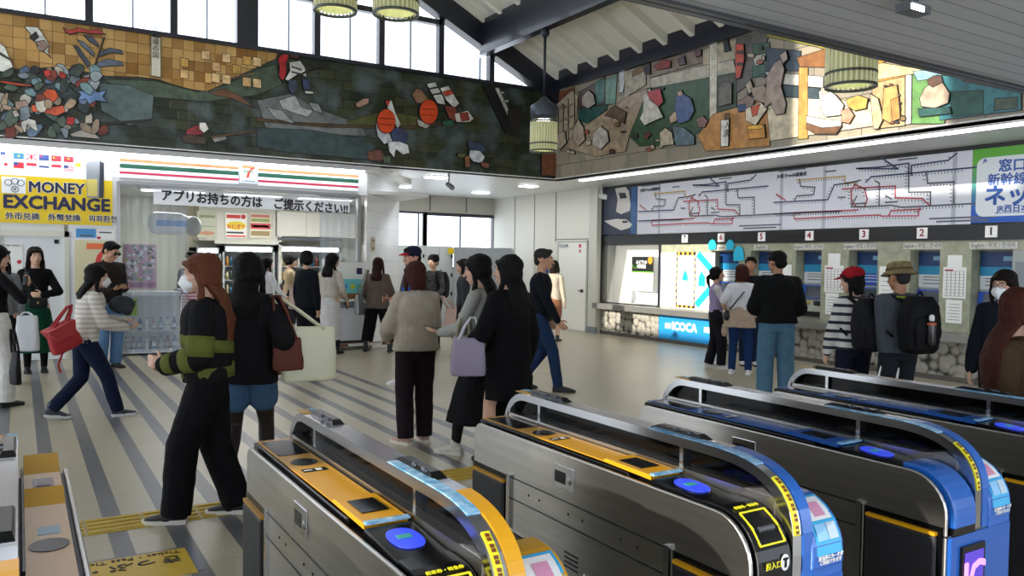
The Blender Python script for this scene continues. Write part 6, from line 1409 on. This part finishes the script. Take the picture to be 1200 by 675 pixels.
organic('cloth', MB().rings([[P+V(a*math.cos(q), b*math.sin(q), z)*s for q in [2*PI*j/24 for j in range(24)]] for z, a, b in ((-.20, .24, .17), (-.08, .215, .155), (.05, .20, .145), (.14, .18, .13))]).limb([P+V(-.14, .05, .02)*s, P+V(-.24, .02, -.2)*s, P+V(-.25, 0, -.32)*s], [.05, .05, .04]), fabric('#a99684'), w['o'], .010, 3, .02).name = 'tied_jacket'
t = item('shoulder_bag', 'small black bag on a long strap worn over the white T-shirt', 'bag', w)
build('strap', MB().tube([P+V(.12, -.02, .47)*s, P+V(.05, -.15, .35)*s, P+V(-.16, -.12, .08)*s], [(.005, .014)]*3, 6), M_black, t); organic('bag_body', MB().ell(P+V(-.2, -.06, -.02)*s, (.06, .05, .08)), M_black, t, .01, 2)
w = person(877, 428, 1.65, 172, 'man facing the hall in a black T-shirt between the ticket buyers', sex='m', skin='tan', hair='dark', style='short', top='#101114', bcol='#1c2a44', shoe='#cfcfcf', vox=.009, head=(10, -6))
w = person(908, 473, 1.695, -8, 'tall man in black bomber jacket and washed blue jeans seen from behind', sex='m', skin='tan', hair='black', style='short', head=(-28, 4), glasses='clear', top='#0d0e0f', hem=-.02, loose=.048, wide=.02, collar='stand', bcol='#4b6d84', legr=.03, shoe='#c9c9c9', sole='#dcdcdc', feet=((-.12, 0), (.12, 0)), hands=({'p': (-.16, .26, 1.05)}, {'p': (.16, .26, 1.05)}), vox=.0075, bump_=.016)
# 25 striped top, red cap
w = person(1003, 0, 1.53, 5, 'person in a navy-striped white top and red cap at ticket machine three', pos=placep(1003, 400, 7.3)*1.0, hair='black', style='bob', hat=('cap', '#8c1420', '#8c1420'), head=(-55, 12), topmat=bandmat('navy_stripes', '#c9c7c4', '#15182a', 2, .078, .38), bcol='#151a2a', loose=.03, vox=.008, hands=({'p': (-.22, .2, .86)}, {'p': (.2, .2, .95)})) if False else None
def stand(px, depth): q = placep(px, 400, depth); return V(q.x, q.y, 0)
w = person(0, 0, 1.52, -30, 'person in a navy-striped white top and red cap at ticket machine three', pos=stand(1001, 7.3), hair='black', style='bob', hat=('cap', '#8c1420', '#8c1420'), head=(-52, 10), topmat=bandmat('navy_stripes', '#c9c7c4', '#15182a', 2, .078, .38), bcol='#151a2a', loose=.03, vox=.0075, hands=({'p': (-.24, .12, .82)}, {'p': (.2, .2, .95)}))
backpack(w, 'black backpack with straps over the navy-striped top', '#121318', 1.15)
w = person(0, 0, 1.57, -34, 'man in a camouflage bucket hat and grey shirt with a large black backpack', pos=stand(1053, 6.9), sex='m', skin='tan', hair='grey', style='short', hat=('bucket', '#8a7650', '#5d5434'), head=(-5, 8), top='#454b52', loose=.03, bcol='#1d2228', vox=.0075, hands=({'p': (-.12, .02, .84), 'd': (-.2, 0, -1)}, {'p': (.2, .2, .95)}))
bk, bc = backpack(w, 'bulky black rolltop backpack on the man in the bucket hat', '#0c0d10', 1.12)
build('strap_panel', MB().bar(w['N']-w['f']*.10+w['r']*.02-w['ax']*.02, w['N']-w['f']*.09-w['r']*.10-w['ax']*.02, .05, .02), mat('lime_panel', '#9aa82a', .6), bk)
t = item('water_bottle', 'bottle with an orange cap in the side pocket of the rolltop backpack', 'bottle', w)
q = bc+V(.0, -.16, -.05); build('body', MB().limb([q+V(0, 0, -.08), q+V(0, 0, .06)], [.033, .033], 14), mat('bottle_dark', '#2b2326', .2), t, True); build('cap', MB().limb([q+V(0, 0, .10), q+V(0, 0, .12)], [.02, .02], 12), mat('paper', '#e9eae6'), t); build('band', MB().tube([q+V(0, 0, .055), q+V(0, 0, .075)], .035, 14), mat('bag_orange', '#b0562a', .5), t)
t = item('paper_sheet', 'white papers held low by the man in the bucket hat', 'paper', w)
q = w['W'][0]+V(0, 0, -.12); build('sheet', MB().quadbox([q+V(*v) for v in ((-.08, .0, -.08), (.14, 0, -.10), (.14, .003, -.10), (-.08, .003, -.08), (-.06, -.03, .05), (.15, -.03, .03), (.15, -.027, .03), (-.06, -.027, .05))]), mat('paper', '#e9eae6'), t)
# 27 woman with glasses and mask
w = person(0, 0, 1.53, -165, 'woman with short dark hair, glasses and white mask beside ticket machine one', pos=stand(1176, 6.2), hair='dark', style='bob', glasses='clear', mask=True, head=(10, 6), top='#10141f', loose=.03, bcol='#15161c', skin='light', vox=.009)
# 28 woman nearest right edge
w = person(0, 0, 1.45, 60, 'woman with long brown hair and a brown jacket cut by the right edge', pos=stand(1192, 3.9), hair='auburn', style='long', hairlen=.28, head=(0, 5), top='#453626', loose=.045, wide=.03, hem=-.1, bcol='#15161c', vox=.0075)
# ================================================================== MURALS (glazed relief)
random.seed(21)
RC = [0]
M_lead = mat('glaze_outline', '#14120f', .5)
def relief_mesh(name, pts, off, m, parent):
    mb = MB().poly(pts, off); c = sum((Vector(p) for p in pts), V(0, 0, 0))/len(pts); k = len(pts)
    o = build(name, mb, m, parent); o.data.materials.append(M_lead)
    bm = bmesh.new(); bm.from_mesh(o.data); n = off.normalized()
    fr = [f for f in bm.faces if abs(f.normal.dot(n)) > .9]
    for f in bm.faces:
        if f not in fr: f.material_index = 1
    ff = max(fr, key=lambda f: f.calc_center_median().dot(n))
    r = bmesh.ops.inset_region(bm, faces=[ff], thickness=.008, use_even_offset=True)
    for f in r['faces']: f.material_index = 1
    bm.to_mesh(o.data); bm.free(); return o
def relief(px_pts, col, parent, name, lft=True, d0=.0, d=.02, var=.25, rough=.3, m=None):
    pts = [at(x, y, Y=YM+.058) if lft else at(x, y, X=XM+.058) for x, y in px_pts]
    n = V(0, -1, 0) if lft else V(-1, 0, 0)
    RC[0] += 1; pts = [p+n*(.034+d0) for p in pts]; d += .004+.00012*(RC[0] % 60)
    o = relief_mesh(name, pts, n*d, m or mat('glaze_'+col[1:], col, rough, var=var, scale=9, bump=.15, bscale=25), parent)
    return o
def blob(cx, cy, rx, ry, n=10, j=.22, rot=0.):
    P = []
    for i in range(n):
        a = 2*PI*i/n; k = 1+random.uniform(-j, j); x, y = rx*k*math.cos(a), ry*k*math.sin(a)
        P.append((cx+x*math.cos(rot)-y*math.sin(rot), cy+x*math.sin(rot)+y*math.cos(rot)))
    return P
# ---- rear mural
t = thing('relief_mural', 'long glazed relief mural of warriors under a gold sky on the rear wall', 'mural', (1.5, YM+.06, HC))
g1 = brickmat('mural_green_tiles', '#1c2618', '#3a3f26', '#0b0f0a', .27, .15, .006, 'XZ', .3, .41, bump=.5, noise=(2.4, '#59666a', .85, .46))
build('tiled_ground', MB().box(-2.5, 8.62, YM+.02, YM+.058, HC+.014, 4.79), g1, t)
gold = brickmat('mural_gold_tiles', '#8a5f26', '#d9b070', '#3c2810', .155, .15, .003, 'XZ', .35, .0, bump=.4, metal=.35, noise=(3, '#b98a44', .5, .5))
sky = [(-30, 9), (0, 13.5), (110, 30), (213, 45), (300, 57.5), (326, 62), (322, 70), (300, 80), (285, 87), (262, 99), (242, 108), (225, 106), (205, 101), (184, 94), (165, 91.5), (120, 90), (95, 84), (60, 80), (30, 82), (-30, 80)]
relief(sky, '#8a5f26', t, 'gold_sky', m=gold, d=.012)
for q in range(16):   # brighter single gold leaves
    x = random.choice([222, 235, 247, 259, 271, 283, 210, 295]); y = 56+random.choice([0, 12, 25])+(x-210)*.13
    relief([(x, y), (x+10.5, y+1.5), (x+10.5, y+12.5), (x, y+11)], random.choice(['#e2c08a', '#c99c50', '#94662c', '#dbb27a']), t, 'gold_leaf', d0=.012, d=.003, rough=.4)
for pts, c in (([(120, 93), (180, 95), (230, 108), (262, 101), (300, 82), (322, 76), (330, 100), (300, 112), (240, 120), (150, 112)], '#4a5848'), ([(243, 108), (262, 104), (280, 112), (300, 128), (270, 116), (250, 112)], '#6b4a34'), ([(115, 98), (150, 100), (180, 112), (178, 140), (150, 148), (118, 130)], '#5a6a6a'), ([(300, 118), (340, 110), (372, 128), (420, 145), (430, 160), (360, 158), (310, 150)], '#6a7070'),
               ([(300, 150), (360, 152), (420, 162), (440, 170), (430, 188), (330, 178), (300, 172)], '#37474a'), ([(405, 142), (450, 130), (480, 135), (520, 146), (490, 153), (440, 150), (408, 148)], '#54552a'), ([(300, 138), (340, 143), (400, 146), (470, 148), (540, 142), (560, 138), (560, 142), (480, 152), (380, 150), (300, 143)], '#4c3a24')):
    relief(pts, c, t, 'landscape_field', d=.006)
for pts, c in (([(325, 118), (345, 112), (352, 126), (366, 130), (360, 138), (340, 132), (330, 128)], '#a8acac'), ([(310, 125), (330, 130), (345, 146), (322, 140)], '#8d9294'), ([(240, 100), (245, 98), (300, 84), (298, 88)], '#7c6a4c'), ([(360, 120), (372, 122), (378, 134), (366, 130)], '#9aa0a0')):
    relief(pts, c, t, 'snow_patch', d0=.006, d=.004)
# crowd of warriors at the left
pal = ['#76828c', '#c6c2b4', '#4c5a50', '#9aa4a8', '#5c6f88', '#8c7c6a', '#b5aca0', '#3a4440', '#7a3a2c', '#6d8a90', '#2c3030', '#a69078']
for i in range(84):
    u = random.random(); x = random.uniform(-14, 122); y = random.uniform(80, 156)+x*.02; rx = random.uniform(5, 12); ry = random.uniform(3.5, 8)
    relief(blob(x, y, rx, ry, 9, .25, random.uniform(0, 3)), random.choice(pal), t, 'armour_piece', d0=.004+.0002*i, d=.012+random.uniform(0, .01))
for pts, c, nm in (([(28, 32), (44, 33), (50, 41), (58, 55), (56, 62), (60, 70), (54, 64), (44, 58), (40, 48)], '#c8cac4', 'halberd_blade'), ([(34, 45), (42, 38), (46, 45), (40, 50)], '#2c2c30', 'halberd_mark'), ([(42, 50), (52, 48), (57, 56), (52, 62), (44, 56)], '#8c7468', 'halberd_tail'),
        ([(-2, 50), (6, 56), (16, 80), (4, 86), (-4, 84)], '#d2d4cc', 'sail'), ([(0, 62), (12, 70), (13, 73), (0, 66)], '#3c3c3c', 'sail_stripe'),
        ([(73, 33), (80, 37), (92, 34), (104, 37), (114, 35), (124, 42), (113, 41), (104, 41), (92, 39), (82, 42), (76, 39)], '#a83a38', 'red_banner'),
        ([(97, 42), (108, 44), (116, 54), (115, 57), (104, 50)], '#474f5e', 'feather_banner'), ([(89, 47), (98, 50), (111, 64), (110, 68), (96, 56)], '#566070', 'feather_banner'), ([(85, 54), (92, 56), (106, 76), (102, 80), (92, 66)], '#3d4654', 'feather_banner'), ([(116, 62), (128, 57), (142, 60), (144, 65), (130, 63), (116, 68)], '#474f5e', 'feather_banner'), ([(113, 74), (126, 70), (142, 73), (144, 78), (128, 79), (114, 80)], '#566070', 'feather_banner'), ([(121, 44), (123, 45), (112, 78), (110, 77)], '#2c2620', 'banner_pole'),
        ([(54, 105), (64, 106), (69, 114), (62, 122), (50, 121), (47, 114)], '#c9542c', 'orange_shield'), ([(36, 124), (48, 122), (60, 126), (74, 124), (77, 132), (66, 137), (50, 133), (37, 132)], '#cc5a3a', 'orange_shield'), ([(0, 95), (14, 97), (38, 101), (36, 103), (14, 101), (0, 98)], '#b8452a', 'orange_sash'), ([(50, 84), (58, 82), (60, 90), (53, 92)], '#b83a30', 'red_tassel'), ([(70, 84), (78, 88), (76, 94), (68, 92)], '#b83a30', 'red_tassel'), ([(78, 137), (88, 138), (86, 148), (77, 147)], '#b02c30', 'red_tassel'),
        ([(24, 144), (32, 139), (42, 142), (45, 156), (38, 152), (32, 147), (30, 157), (25, 154)], '#c9c8c0', 'white_horse'), ([(17, 120), (30, 118), (35, 126), (27, 132), (18, 128)], '#a08878', 'horse_head'), ([(90, 106), (100, 109), (108, 103), (114, 109), (125, 106), (120, 114), (126, 121), (112, 119), (104, 124), (100, 117), (90, 119), (94, 112)], '#6a88b4', 'blue_crest'),
        ([(80, 158), (96, 152), (108, 154), (118, 164), (84, 161)], '#9c948c', 'pale_rock'), ([(88, 146), (120, 144), (178, 140), (178, 142), (122, 148), (90, 149)], '#2e2a20', 'spear'),
        ([(218, 152), (230, 147), (240, 150), (238, 158), (226, 160), (216, 158)], '#8c3236', 'rider_cloak'), ([(232, 144), (240, 144), (244, 152), (238, 157), (232, 152)], '#d4d2cc', 'rider_hood'), ([(210, 160), (222, 158), (240, 162), (240, 170), (214, 168)], '#4a3c34', 'horse_body'), ([(246, 162), (262, 158), (266, 164), (250, 168)], '#8c8c88', 'horse_mane'), ([(245, 160), (300, 153), (300, 155), (246, 163)], '#6a4e2e', 'spear'),
        ([(324, 70), (330, 64), (338, 65), (334, 75), (334, 88), (330, 96), (325, 90), (326, 80)], '#b4242c', 'red_cape'), ([(337, 74), (350, 72), (356, 80), (358, 92), (348, 88), (342, 92), (336, 96), (332, 94), (338, 84)], '#d0d0c8', 'striped_armour'), ([(340, 78), (352, 82), (352, 84), (340, 80)], '#2c2c34', 'armour_stripe'), ([(340, 84), (354, 88), (354, 90), (340, 86)], '#2c2c34', 'armour_stripe'), ([(338, 64), (350, 64), (348, 70), (338, 69)], '#5c2c28', 'helmet'), ([(337, 94), (346, 94), (348, 106), (340, 112), (336, 104)], '#3c4458', 'leg'), ([(352, 92), (360, 94), (362, 106), (354, 106)], '#3c4c70', 'leg'), ([(355, 107), (366, 108), (366, 111), (356, 111)], '#c9c6c0', 'sandal'), ([(342, 92), (360, 82), (392, 73), (393, 74.5), (362, 84), (343, 94)], '#2e2418', 'spear'),
        ([(415, 122), (424, 116), (431, 116), (430, 122), (420, 127), (415, 126)], '#b08c78', 'rock_face'), ([(449, 119), (457, 118), (462, 134), (468, 146), (464, 152), (457, 138), (452, 128)], '#c6c8c6', 'white_pennant'), ([(449, 119), (456, 118), (452, 127)], '#b8342c', 'pennant_tip'),
        ([(438, 144), (447, 150), (455, 158), (458, 166), (448, 170), (440, 160)], '#ccd0d2', 'white_sleeve'), ([(454, 150), (468, 150), (476, 158), (474, 170), (458, 166)], '#3c4668', 'blue_armour'), ([(452, 166), (466, 166), (476, 170), (478, 180), (470, 182), (462, 176), (460, 186), (454, 178)], '#d6d8da', 'white_horse'), ([(428, 178), (444, 176), (450, 184), (444, 190), (430, 188)], '#6a4438', 'brown_saddle'), ([(446, 184), (456, 182), (456, 192), (448, 192)], '#4a6048', 'saddle_cloth'),
        ([(480, 112), (486, 104), (492, 106), (500, 118), (494, 122), (486, 122)], '#8c6a50', 'arrow_bundle'), ([(497, 99), (508, 97), (518, 116), (520, 124), (510, 122)], '#cfcfc8', 'striped_flag'), ([(500, 104), (511, 102), (512, 104), (501, 106)], '#1c1c20', 'flag_stripe'), ([(504, 111), (515, 109), (516, 111), (505, 113)], '#1c1c20', 'flag_stripe'), ([(513, 104), (523, 101), (536, 122), (530, 128), (520, 118)], '#cfcfc8', 'red_flag'), ([(516, 108), (526, 106), (530, 111), (519, 114)], '#c0402c', 'flag_stripe'), ([(518, 124), (532, 126), (536, 144), (524, 140)], '#7c3c2c', 'brown_cloak'), ([(530, 134), (546, 130), (553, 140), (548, 144), (532, 144)], '#c4beb4', 'pale_cloak'), ([(536, 133), (546, 132), (548, 142), (538, 143)], '#8c3428', 'red_patch'), ([(516, 142), (530, 141), (528, 149), (516, 148)], '#2f5a44', 'green_patch'), ([(486, 140), (496, 144), (502, 148), (497, 152), (488, 148)], '#b8b4ac', 'horse_head'),
        ([(563, 101), (574, 100), (590, 132), (598, 150), (590, 158), (576, 128)], '#16171a', 'black_banner'), ([(577, 104), (582, 103), (594, 130), (598, 146), (590, 132)], '#b4b4ac', 'banner_writing'), ([(583, 108), (588, 108), (589, 111), (584, 111)], '#b4b4ac', 'banner_writing'), ([(587, 118), (593, 117), (594, 121), (588, 121)], '#b4b4ac', 'banner_writing'), ([(592, 130), (604, 124), (612, 134), (604, 160), (596, 160)], '#2a2420', 'dark_tree'),
        ([(545, 166), (560, 168), (568, 176), (558, 184), (548, 178)], '#3e4c64', 'blue_armour'), ([(548, 176), (560, 177), (566, 184), (562, 192), (552, 190), (547, 184)], '#c9ccd0', 'white_horse'), ([(542, 184), (548, 182), (549, 196), (543, 197)], '#8c5a40', 'horse_leg'), ([(560, 190), (572, 192), (570, 198), (562, 196)], '#7c4c38', 'horse_leg'), ([(534, 180), (546, 180), (540, 186), (533, 184)], '#5c5c40', 'horse_head'),
        ([(632, 178), (650, 180), (650, 207), (632, 206)], '#7a4a30', 'corner_pillar')):
    relief(pts, c, t, nm, d0=.014, d=.022)
for cx, cy in ((450, 143), (499.5, 132)):
    o = relief([(cx+11*math.cos(a), cy+14.5*math.sin(a)) for a in np.linspace(0, 2*PI, 20)[:-1]], '#d4481c', t, 'orange_cloak_balloon', d0=.016, d=.05, var=.12); bevel(o, .02, 3)
    for k in (-4, 3): relief([(cx-9, cy+k), (cx+9, cy+k+1.5), (cx+9, cy+k+2.1), (cx-9, cy+k+.6)], '#8c2c14', o, 'balloon_rib', d0=.066, d=.003)
lp = relief([(176, 43), (188, 45), (188, 92), (176, 90)], '#cfc9b8', t, 'title_tablet', d0=.012, d=.02, var=.05)
q = at(182, 67, Y=YM)
text('tablet_writing', '古\n戦\n場\nの\n図', .095, V(q.x, YM-.026, q.z+.21), (1, 0, 0), (0, 0, 1), M_ink, lp, 'CENTER')
# ---- right mural
t = thing('relief_mural', 'long glazed relief mural of tradespeople in timber rooms on the right wall', 'mural', (XM+.06, 8, HC))
g2 = brickmat('mural_pale_tiles', '#8f8574', '#a89c86', '#4c453a', .5, .26, .005, 'YZ', .35, .45, bump=.5, noise=(3, '#6f7a68', .55, .5))
build('tiled_ground', MB().box(XM+.02, XM+.058, 3.55, YM, HC+.014, 4.84), g2, t)
R_ = lambda pts, c, nm, d0=.0, d=.02: relief(pts, c, t, nm, False, d0, d)
F2 = [([(652, 110), (676, 102), (676, 116), (655, 122)], '#7c4a34', 'brown_board'), ([(655, 122), (672, 106), (680, 112), (676, 170), (658, 172)], '#b0a088', 'window_wall'), ([(680, 108), (712, 90), (714, 132), (680, 138)], '#4c3a30', 'dark_room'),
      ([(700, 96), (712, 92), (710, 120), (700, 124)], '#3c6a64', 'green_curtain'), ([(712, 94), (726, 86), (724, 122), (712, 124)], '#6f9484', 'green_curtain'), ([(728, 84), (736, 82), (733, 108), (728, 110)], '#ccd0d4', 'white_banner'), ([(734, 84), (760, 76), (760, 100), (740, 112), (734, 128)], '#a59a84', 'plank_wall'),
      ([(742, 84), (758, 77), (758, 84), (744, 91)], '#7c5c3c', 'shelf_board'), ([(762, 74), (826, 58), (826, 74), (764, 92)], '#8a7868', 'upper_shelf'), ([(764, 92), (862, 68), (866, 86), (766, 104)], '#b9b19e', 'white_beam'), ([(826, 58), (866, 45), (866, 70), (826, 78)], '#b5a88e', 'wall_panel'),
      ([(762, 104), (866, 85), (866, 126), (838, 134), (830, 150), (800, 170), (752, 172), (740, 160)], '#38543a', 'green_floor'), ([(680, 128), (716, 122), (712, 130), (694, 146), (680, 142)], '#2e5650', 'teal_floor'), ([(690, 146), (740, 112), (762, 104), (740, 160), (736, 178), (700, 184), (660, 172)], '#a6937a', 'sand_path'),
      ([(834, 52), (844, 50), (842, 168), (834, 172)], '#d2ccba', 'white_post'), ([(844, 92), (864, 86), (864, 124), (844, 130)], '#4c5044', 'dark_bay'), ([(866, 45), (905, 34), (900, 60), (880, 100), (866, 110)], '#5c5650', 'dark_hall'),
      ([(838, 134), (866, 126), (880, 122), (905, 110), (905, 172), (830, 178), (820, 160)], '#b9854a', 'amber_floor'), ([(884, 52), (905, 50), (905, 62), (886, 66)], '#3c5c44', 'green_stripe'), ([(884, 66), (905, 62), (905, 74), (888, 78)], '#c4c0ae', 'pale_stripe'), ([(884, 78), (905, 74), (905, 88), (884, 92)], '#2e5a48', 'green_stripe'),
      ([(900, 44), (960, 56), (972, 60), (972, 54), (960, 50), (905, 36)], '#9a9030', 'yellow_frieze'), ([(900, 56), (942, 60), (940, 84), (900, 84)], '#2e3c48', 'dark_roof'), ([(900, 84), (968, 90), (968, 104), (900, 98)], '#d0ccc0', 'white_stripe'), ([(900, 98), (968, 104), (968, 118), (900, 112)], '#3c4c50', 'dark_stripe'), ([(900, 113), (1000, 118), (1028, 120), (1030, 148), (905, 166)], '#d6c8a8', 'pale_ground'),
      ([(936, 68), (972, 57), (970, 80), (940, 79)], '#8a5c30', 'wood_beam'), ([(939, 79), (950, 79), (950, 163), (938, 164)], '#c08c48', 'wood_post'), ([(1024, 72), (1088, 82), (1090, 86), (1058, 90), (1024, 96)], '#d6bc88', 'cream_roof'), ([(1024, 70), (1048, 71), (1026, 78)], '#c98a28', 'orange_roof'), ([(1024, 95), (1086, 85), (1092, 88), (1064, 92), (1024, 98)], '#b8842c', 'orange_eave'),
      ([(1024, 98), (1064, 90), (1064, 148), (1028, 152)], '#c0a074', 'gold_wall'), ([(1064, 88), (1072, 88), (1071, 146), (1064, 147)], '#dcd8cc', 'white_post'), ([(1072, 88), (1120, 84), (1110, 146), (1071, 146)], '#5f8a4c', 'green_field'), ([(1072, 84), (1092, 82), (1110, 86), (1104, 92), (1078, 96)], '#8fb8c8', 'blue_roof'), ([(1100, 88), (1140, 92), (1180, 100), (1200, 108), (1200, 130), (1104, 142)], '#3c8088', 'teal_field'), ([(1116, 108), (1156, 106), (1156, 134), (1118, 138)], '#2e5c50', 'dark_teal_panel'), ([(1168, 116), (1196, 114), (1196, 128), (1168, 131)], '#4c5c4c', 'lattice_panel'), ([(1130, 92), (1200, 106), (1200, 110), (1130, 96)], '#6a5048', 'brown_frieze')]
for pts, c, nm in F2: R_(pts, c, nm, .0, .010)
# window lattice
for a, b in (((656, 126), (656, 170)), ((662, 122), (662, 168)), ((668, 116), (668, 165)), ((675, 108), (676, 162))): R_([(a[0], a[1]), (a[0]+1.2, a[1]), (b[0]+1.2, b[1]), (b[0], b[1])], '#d4ccb4', 'lattice_bar', .012, .015)
for y in (128, 142, 156): R_([(655, y+2), (677, y-8), (677, y-6.5), (655, y+3.5)], '#d4ccb4', 'lattice_bar', .012, .015)
G2 = [([(686, 114), (694, 106), (700, 112), (702, 122), (694, 128), (686, 124)], '#a39a8c', 'seated_figure'), ([(676, 152), (682, 140), (688, 150), (690, 164), (682, 172), (676, 164)], '#b5a590', 'small_figure'), ([(658, 158), (666, 154), (668, 168), (660, 176), (654, 168)], '#b5a590', 'small_figure'), ([(700, 156), (708, 148), (716, 154), (718, 166), (708, 176), (698, 170)], '#c0b8ac', 'small_figure'),
      ([(712, 136), (724, 124), (738, 132), (736, 146), (726, 140)], '#6a5240', 'ladder_frame'), ([(758, 112), (766, 104), (772, 112), (776, 126), (782, 138), (772, 142), (760, 148), (754, 140), (758, 130)], '#c6c0b2', 'kneeling_figure'), ([(762, 108), (778, 104), (782, 120), (776, 126), (766, 118)], '#a82c30', 'red_pack'), ([(770, 104), (782, 103), (782, 106), (771, 107)], '#2c2420', 'red_pack_edge'),
      ([(796, 114), (804, 110), (814, 116), (818, 130), (812, 142), (800, 146), (794, 136)], '#4c5f86', 'blue_robed_figure'), ([(797, 108), (803, 106), (805, 112), (799, 114)], '#b08c78', 'head'), ([(788, 138), (796, 130), (798, 142), (790, 146)], '#b59c84', 'arm'), ([(820, 140), (828, 136), (834, 142), (830, 150), (822, 150)], '#8c6a60', 'basket'), ([(777, 156), (784, 150), (792, 156), (794, 170), (778, 172)], '#b9ac94', 'front_figure'), ([(792, 148), (806, 150), (818, 160), (818, 170), (796, 172)], '#5c7078', 'grey_robed_figure'),
      ([(758, 80), (766, 74), (766, 88), (760, 88)], '#2c2830', 'hanging_bag'), ([(770, 78), (782, 70), (790, 72), (790, 80), (774, 83)], '#8c3a34', 'red_bundle'), ([(798, 70), (806, 66), (808, 76), (800, 78)], '#5c5458', 'dark_bundle'), ([(818, 60), (826, 58), (826, 66), (820, 68)], '#6a4c4c', 'dark_bundle'), ([(852, 50), (857, 47), (860, 60), (853, 62)], '#2c2e38', 'sandals'), ([(866, 52), (876, 52), (877, 70), (872, 92), (866, 94)], '#b8482c', 'red_lantern_string'), ([(868, 60), (876, 60), (876, 64), (868, 64)], '#3c2c28', 'lantern_ring'), ([(868, 74), (875, 74), (875, 78), (868, 78)], '#3c2c28', 'lantern_ring'),
      ([(846, 104), (852, 96), (862, 98), (862, 122), (846, 126)], '#6c665c', 'stone_lantern'), ([(849, 141), (859, 140), (858, 172), (849, 173)], '#e2dfd4', 'writing_tablet'), ([(870, 120), (880, 112), (890, 116), (886, 126), (872, 132)], '#8c7468', 'worker'), ([(878, 100), (884, 94), (888, 106), (882, 112)], '#c4b09a', 'worker_head'), ([(868, 124), (878, 122), (880, 130), (870, 132)], '#3a4c78', 'blue_cloth'), ([(878, 128), (896, 120), (904, 128), (890, 148), (878, 142)], '#dccfb4', 'cloth'), ([(884, 126), (896, 122), (892, 136), (886, 138)], '#c4502c', 'red_cloth'), ([(879, 148), (900, 146), (902, 162), (882, 164)], '#c98a3c', 'barrel'), ([(880, 148), (899, 146), (898, 152), (881, 153)], '#e8b23c', 'barrel_lid'), ([(884, 104), (900, 100), (908, 112), (900, 122), (888, 118)], '#9c8878', 'worker'),
      ([(903, 90), (912, 74), (920, 70), (924, 82), (920, 102), (926, 122), (924, 134), (914, 136), (908, 122), (900, 128)], '#a89486', 'standing_figure'), ([(918, 66), (926, 60), (928, 70), (922, 76)], '#b5a294', 'standing_head'), ([(964, 108), (972, 104), (984, 112), (994, 124), (990, 136), (972, 138), (966, 126)], '#efe8da', 'seated_figure'), ([(966, 104), (974, 103), (976, 110), (968, 112)], '#d6b89c', 'seated_head'), ([(949, 136), (970, 140), (992, 142), (990, 150), (968, 154), (950, 146)], '#f0ece2', 'robe'), ([(950, 144), (968, 150), (992, 148), (984, 158), (960, 158), (949, 152)], '#6c4c34', 'boat_bench'), ([(990, 130), (1000, 127), (1006, 136), (1000, 146), (991, 144)], '#d88a70', 'pink_ball'), ([(996, 118), (1010, 112), (1022, 116), (1020, 128), (1006, 131), (998, 126)], '#c49a4c', 'bowl'),
      ([(1024, 110), (1034, 116), (1040, 140), (1034, 152), (1028, 152)], '#d0b48c', 'pale_figure'), ([(1040, 104), (1056, 100), (1060, 130), (1048, 146), (1038, 140)], '#c89a5c', 'gold_figure'), ([(1048, 118), (1058, 114), (1060, 140), (1050, 144)], '#b98a4c', 'gold_robe'),
      ([(1088, 104), (1096, 98), (1110, 98), (1118, 110), (1116, 122), (1100, 128), (1084, 126), (1082, 116)], '#b5a08a', 'sitting_figure'), ([(1091, 94), (1100, 89), (1108, 90), (1110, 98), (1098, 104), (1092, 100)], '#5c4438', 'sitting_head'), ([(1080, 128), (1118, 126), (1120, 134), (1082, 138)], '#2e5a54', 'mat')]
for pts, c, nm in G2: R_(pts, c, nm, .012, .028)
for i in range(46):   # small glazed pieces: fruit, leaves, tools
    x = random.choice([random.uniform(742, 800), random.uniform(860, 900), random.uniform(1030, 1062), random.uniform(660, 740)]); y = {0: random.uniform(150, 176), 1: random.uniform(50, 110), 2: random.uniform(100, 146), 3: random.uniform(125, 180)}[0 if x < 800 and x > 742 else 1 if 860 < x < 900 else 2 if x > 1000 else 3]
    R_(blob(x, y, random.uniform(2, 5), random.uniform(1.5, 4), 7, .2), random.choice(['#6a3c34', '#4c6a48', '#b0a48c', '#8c7048', '#3c3c3c', '#a85a48', '#c4b89c']), 'small_relief_piece', .012+.0003*i, .012)
q = at(854, 157, X=XM)
text('tablet_writing', '職\n人\n図', .12, V(XM-.04, q.y, q.z+.12), (0, -1, 0), (0, 0, 1), M_ink, t, 'CENTER')
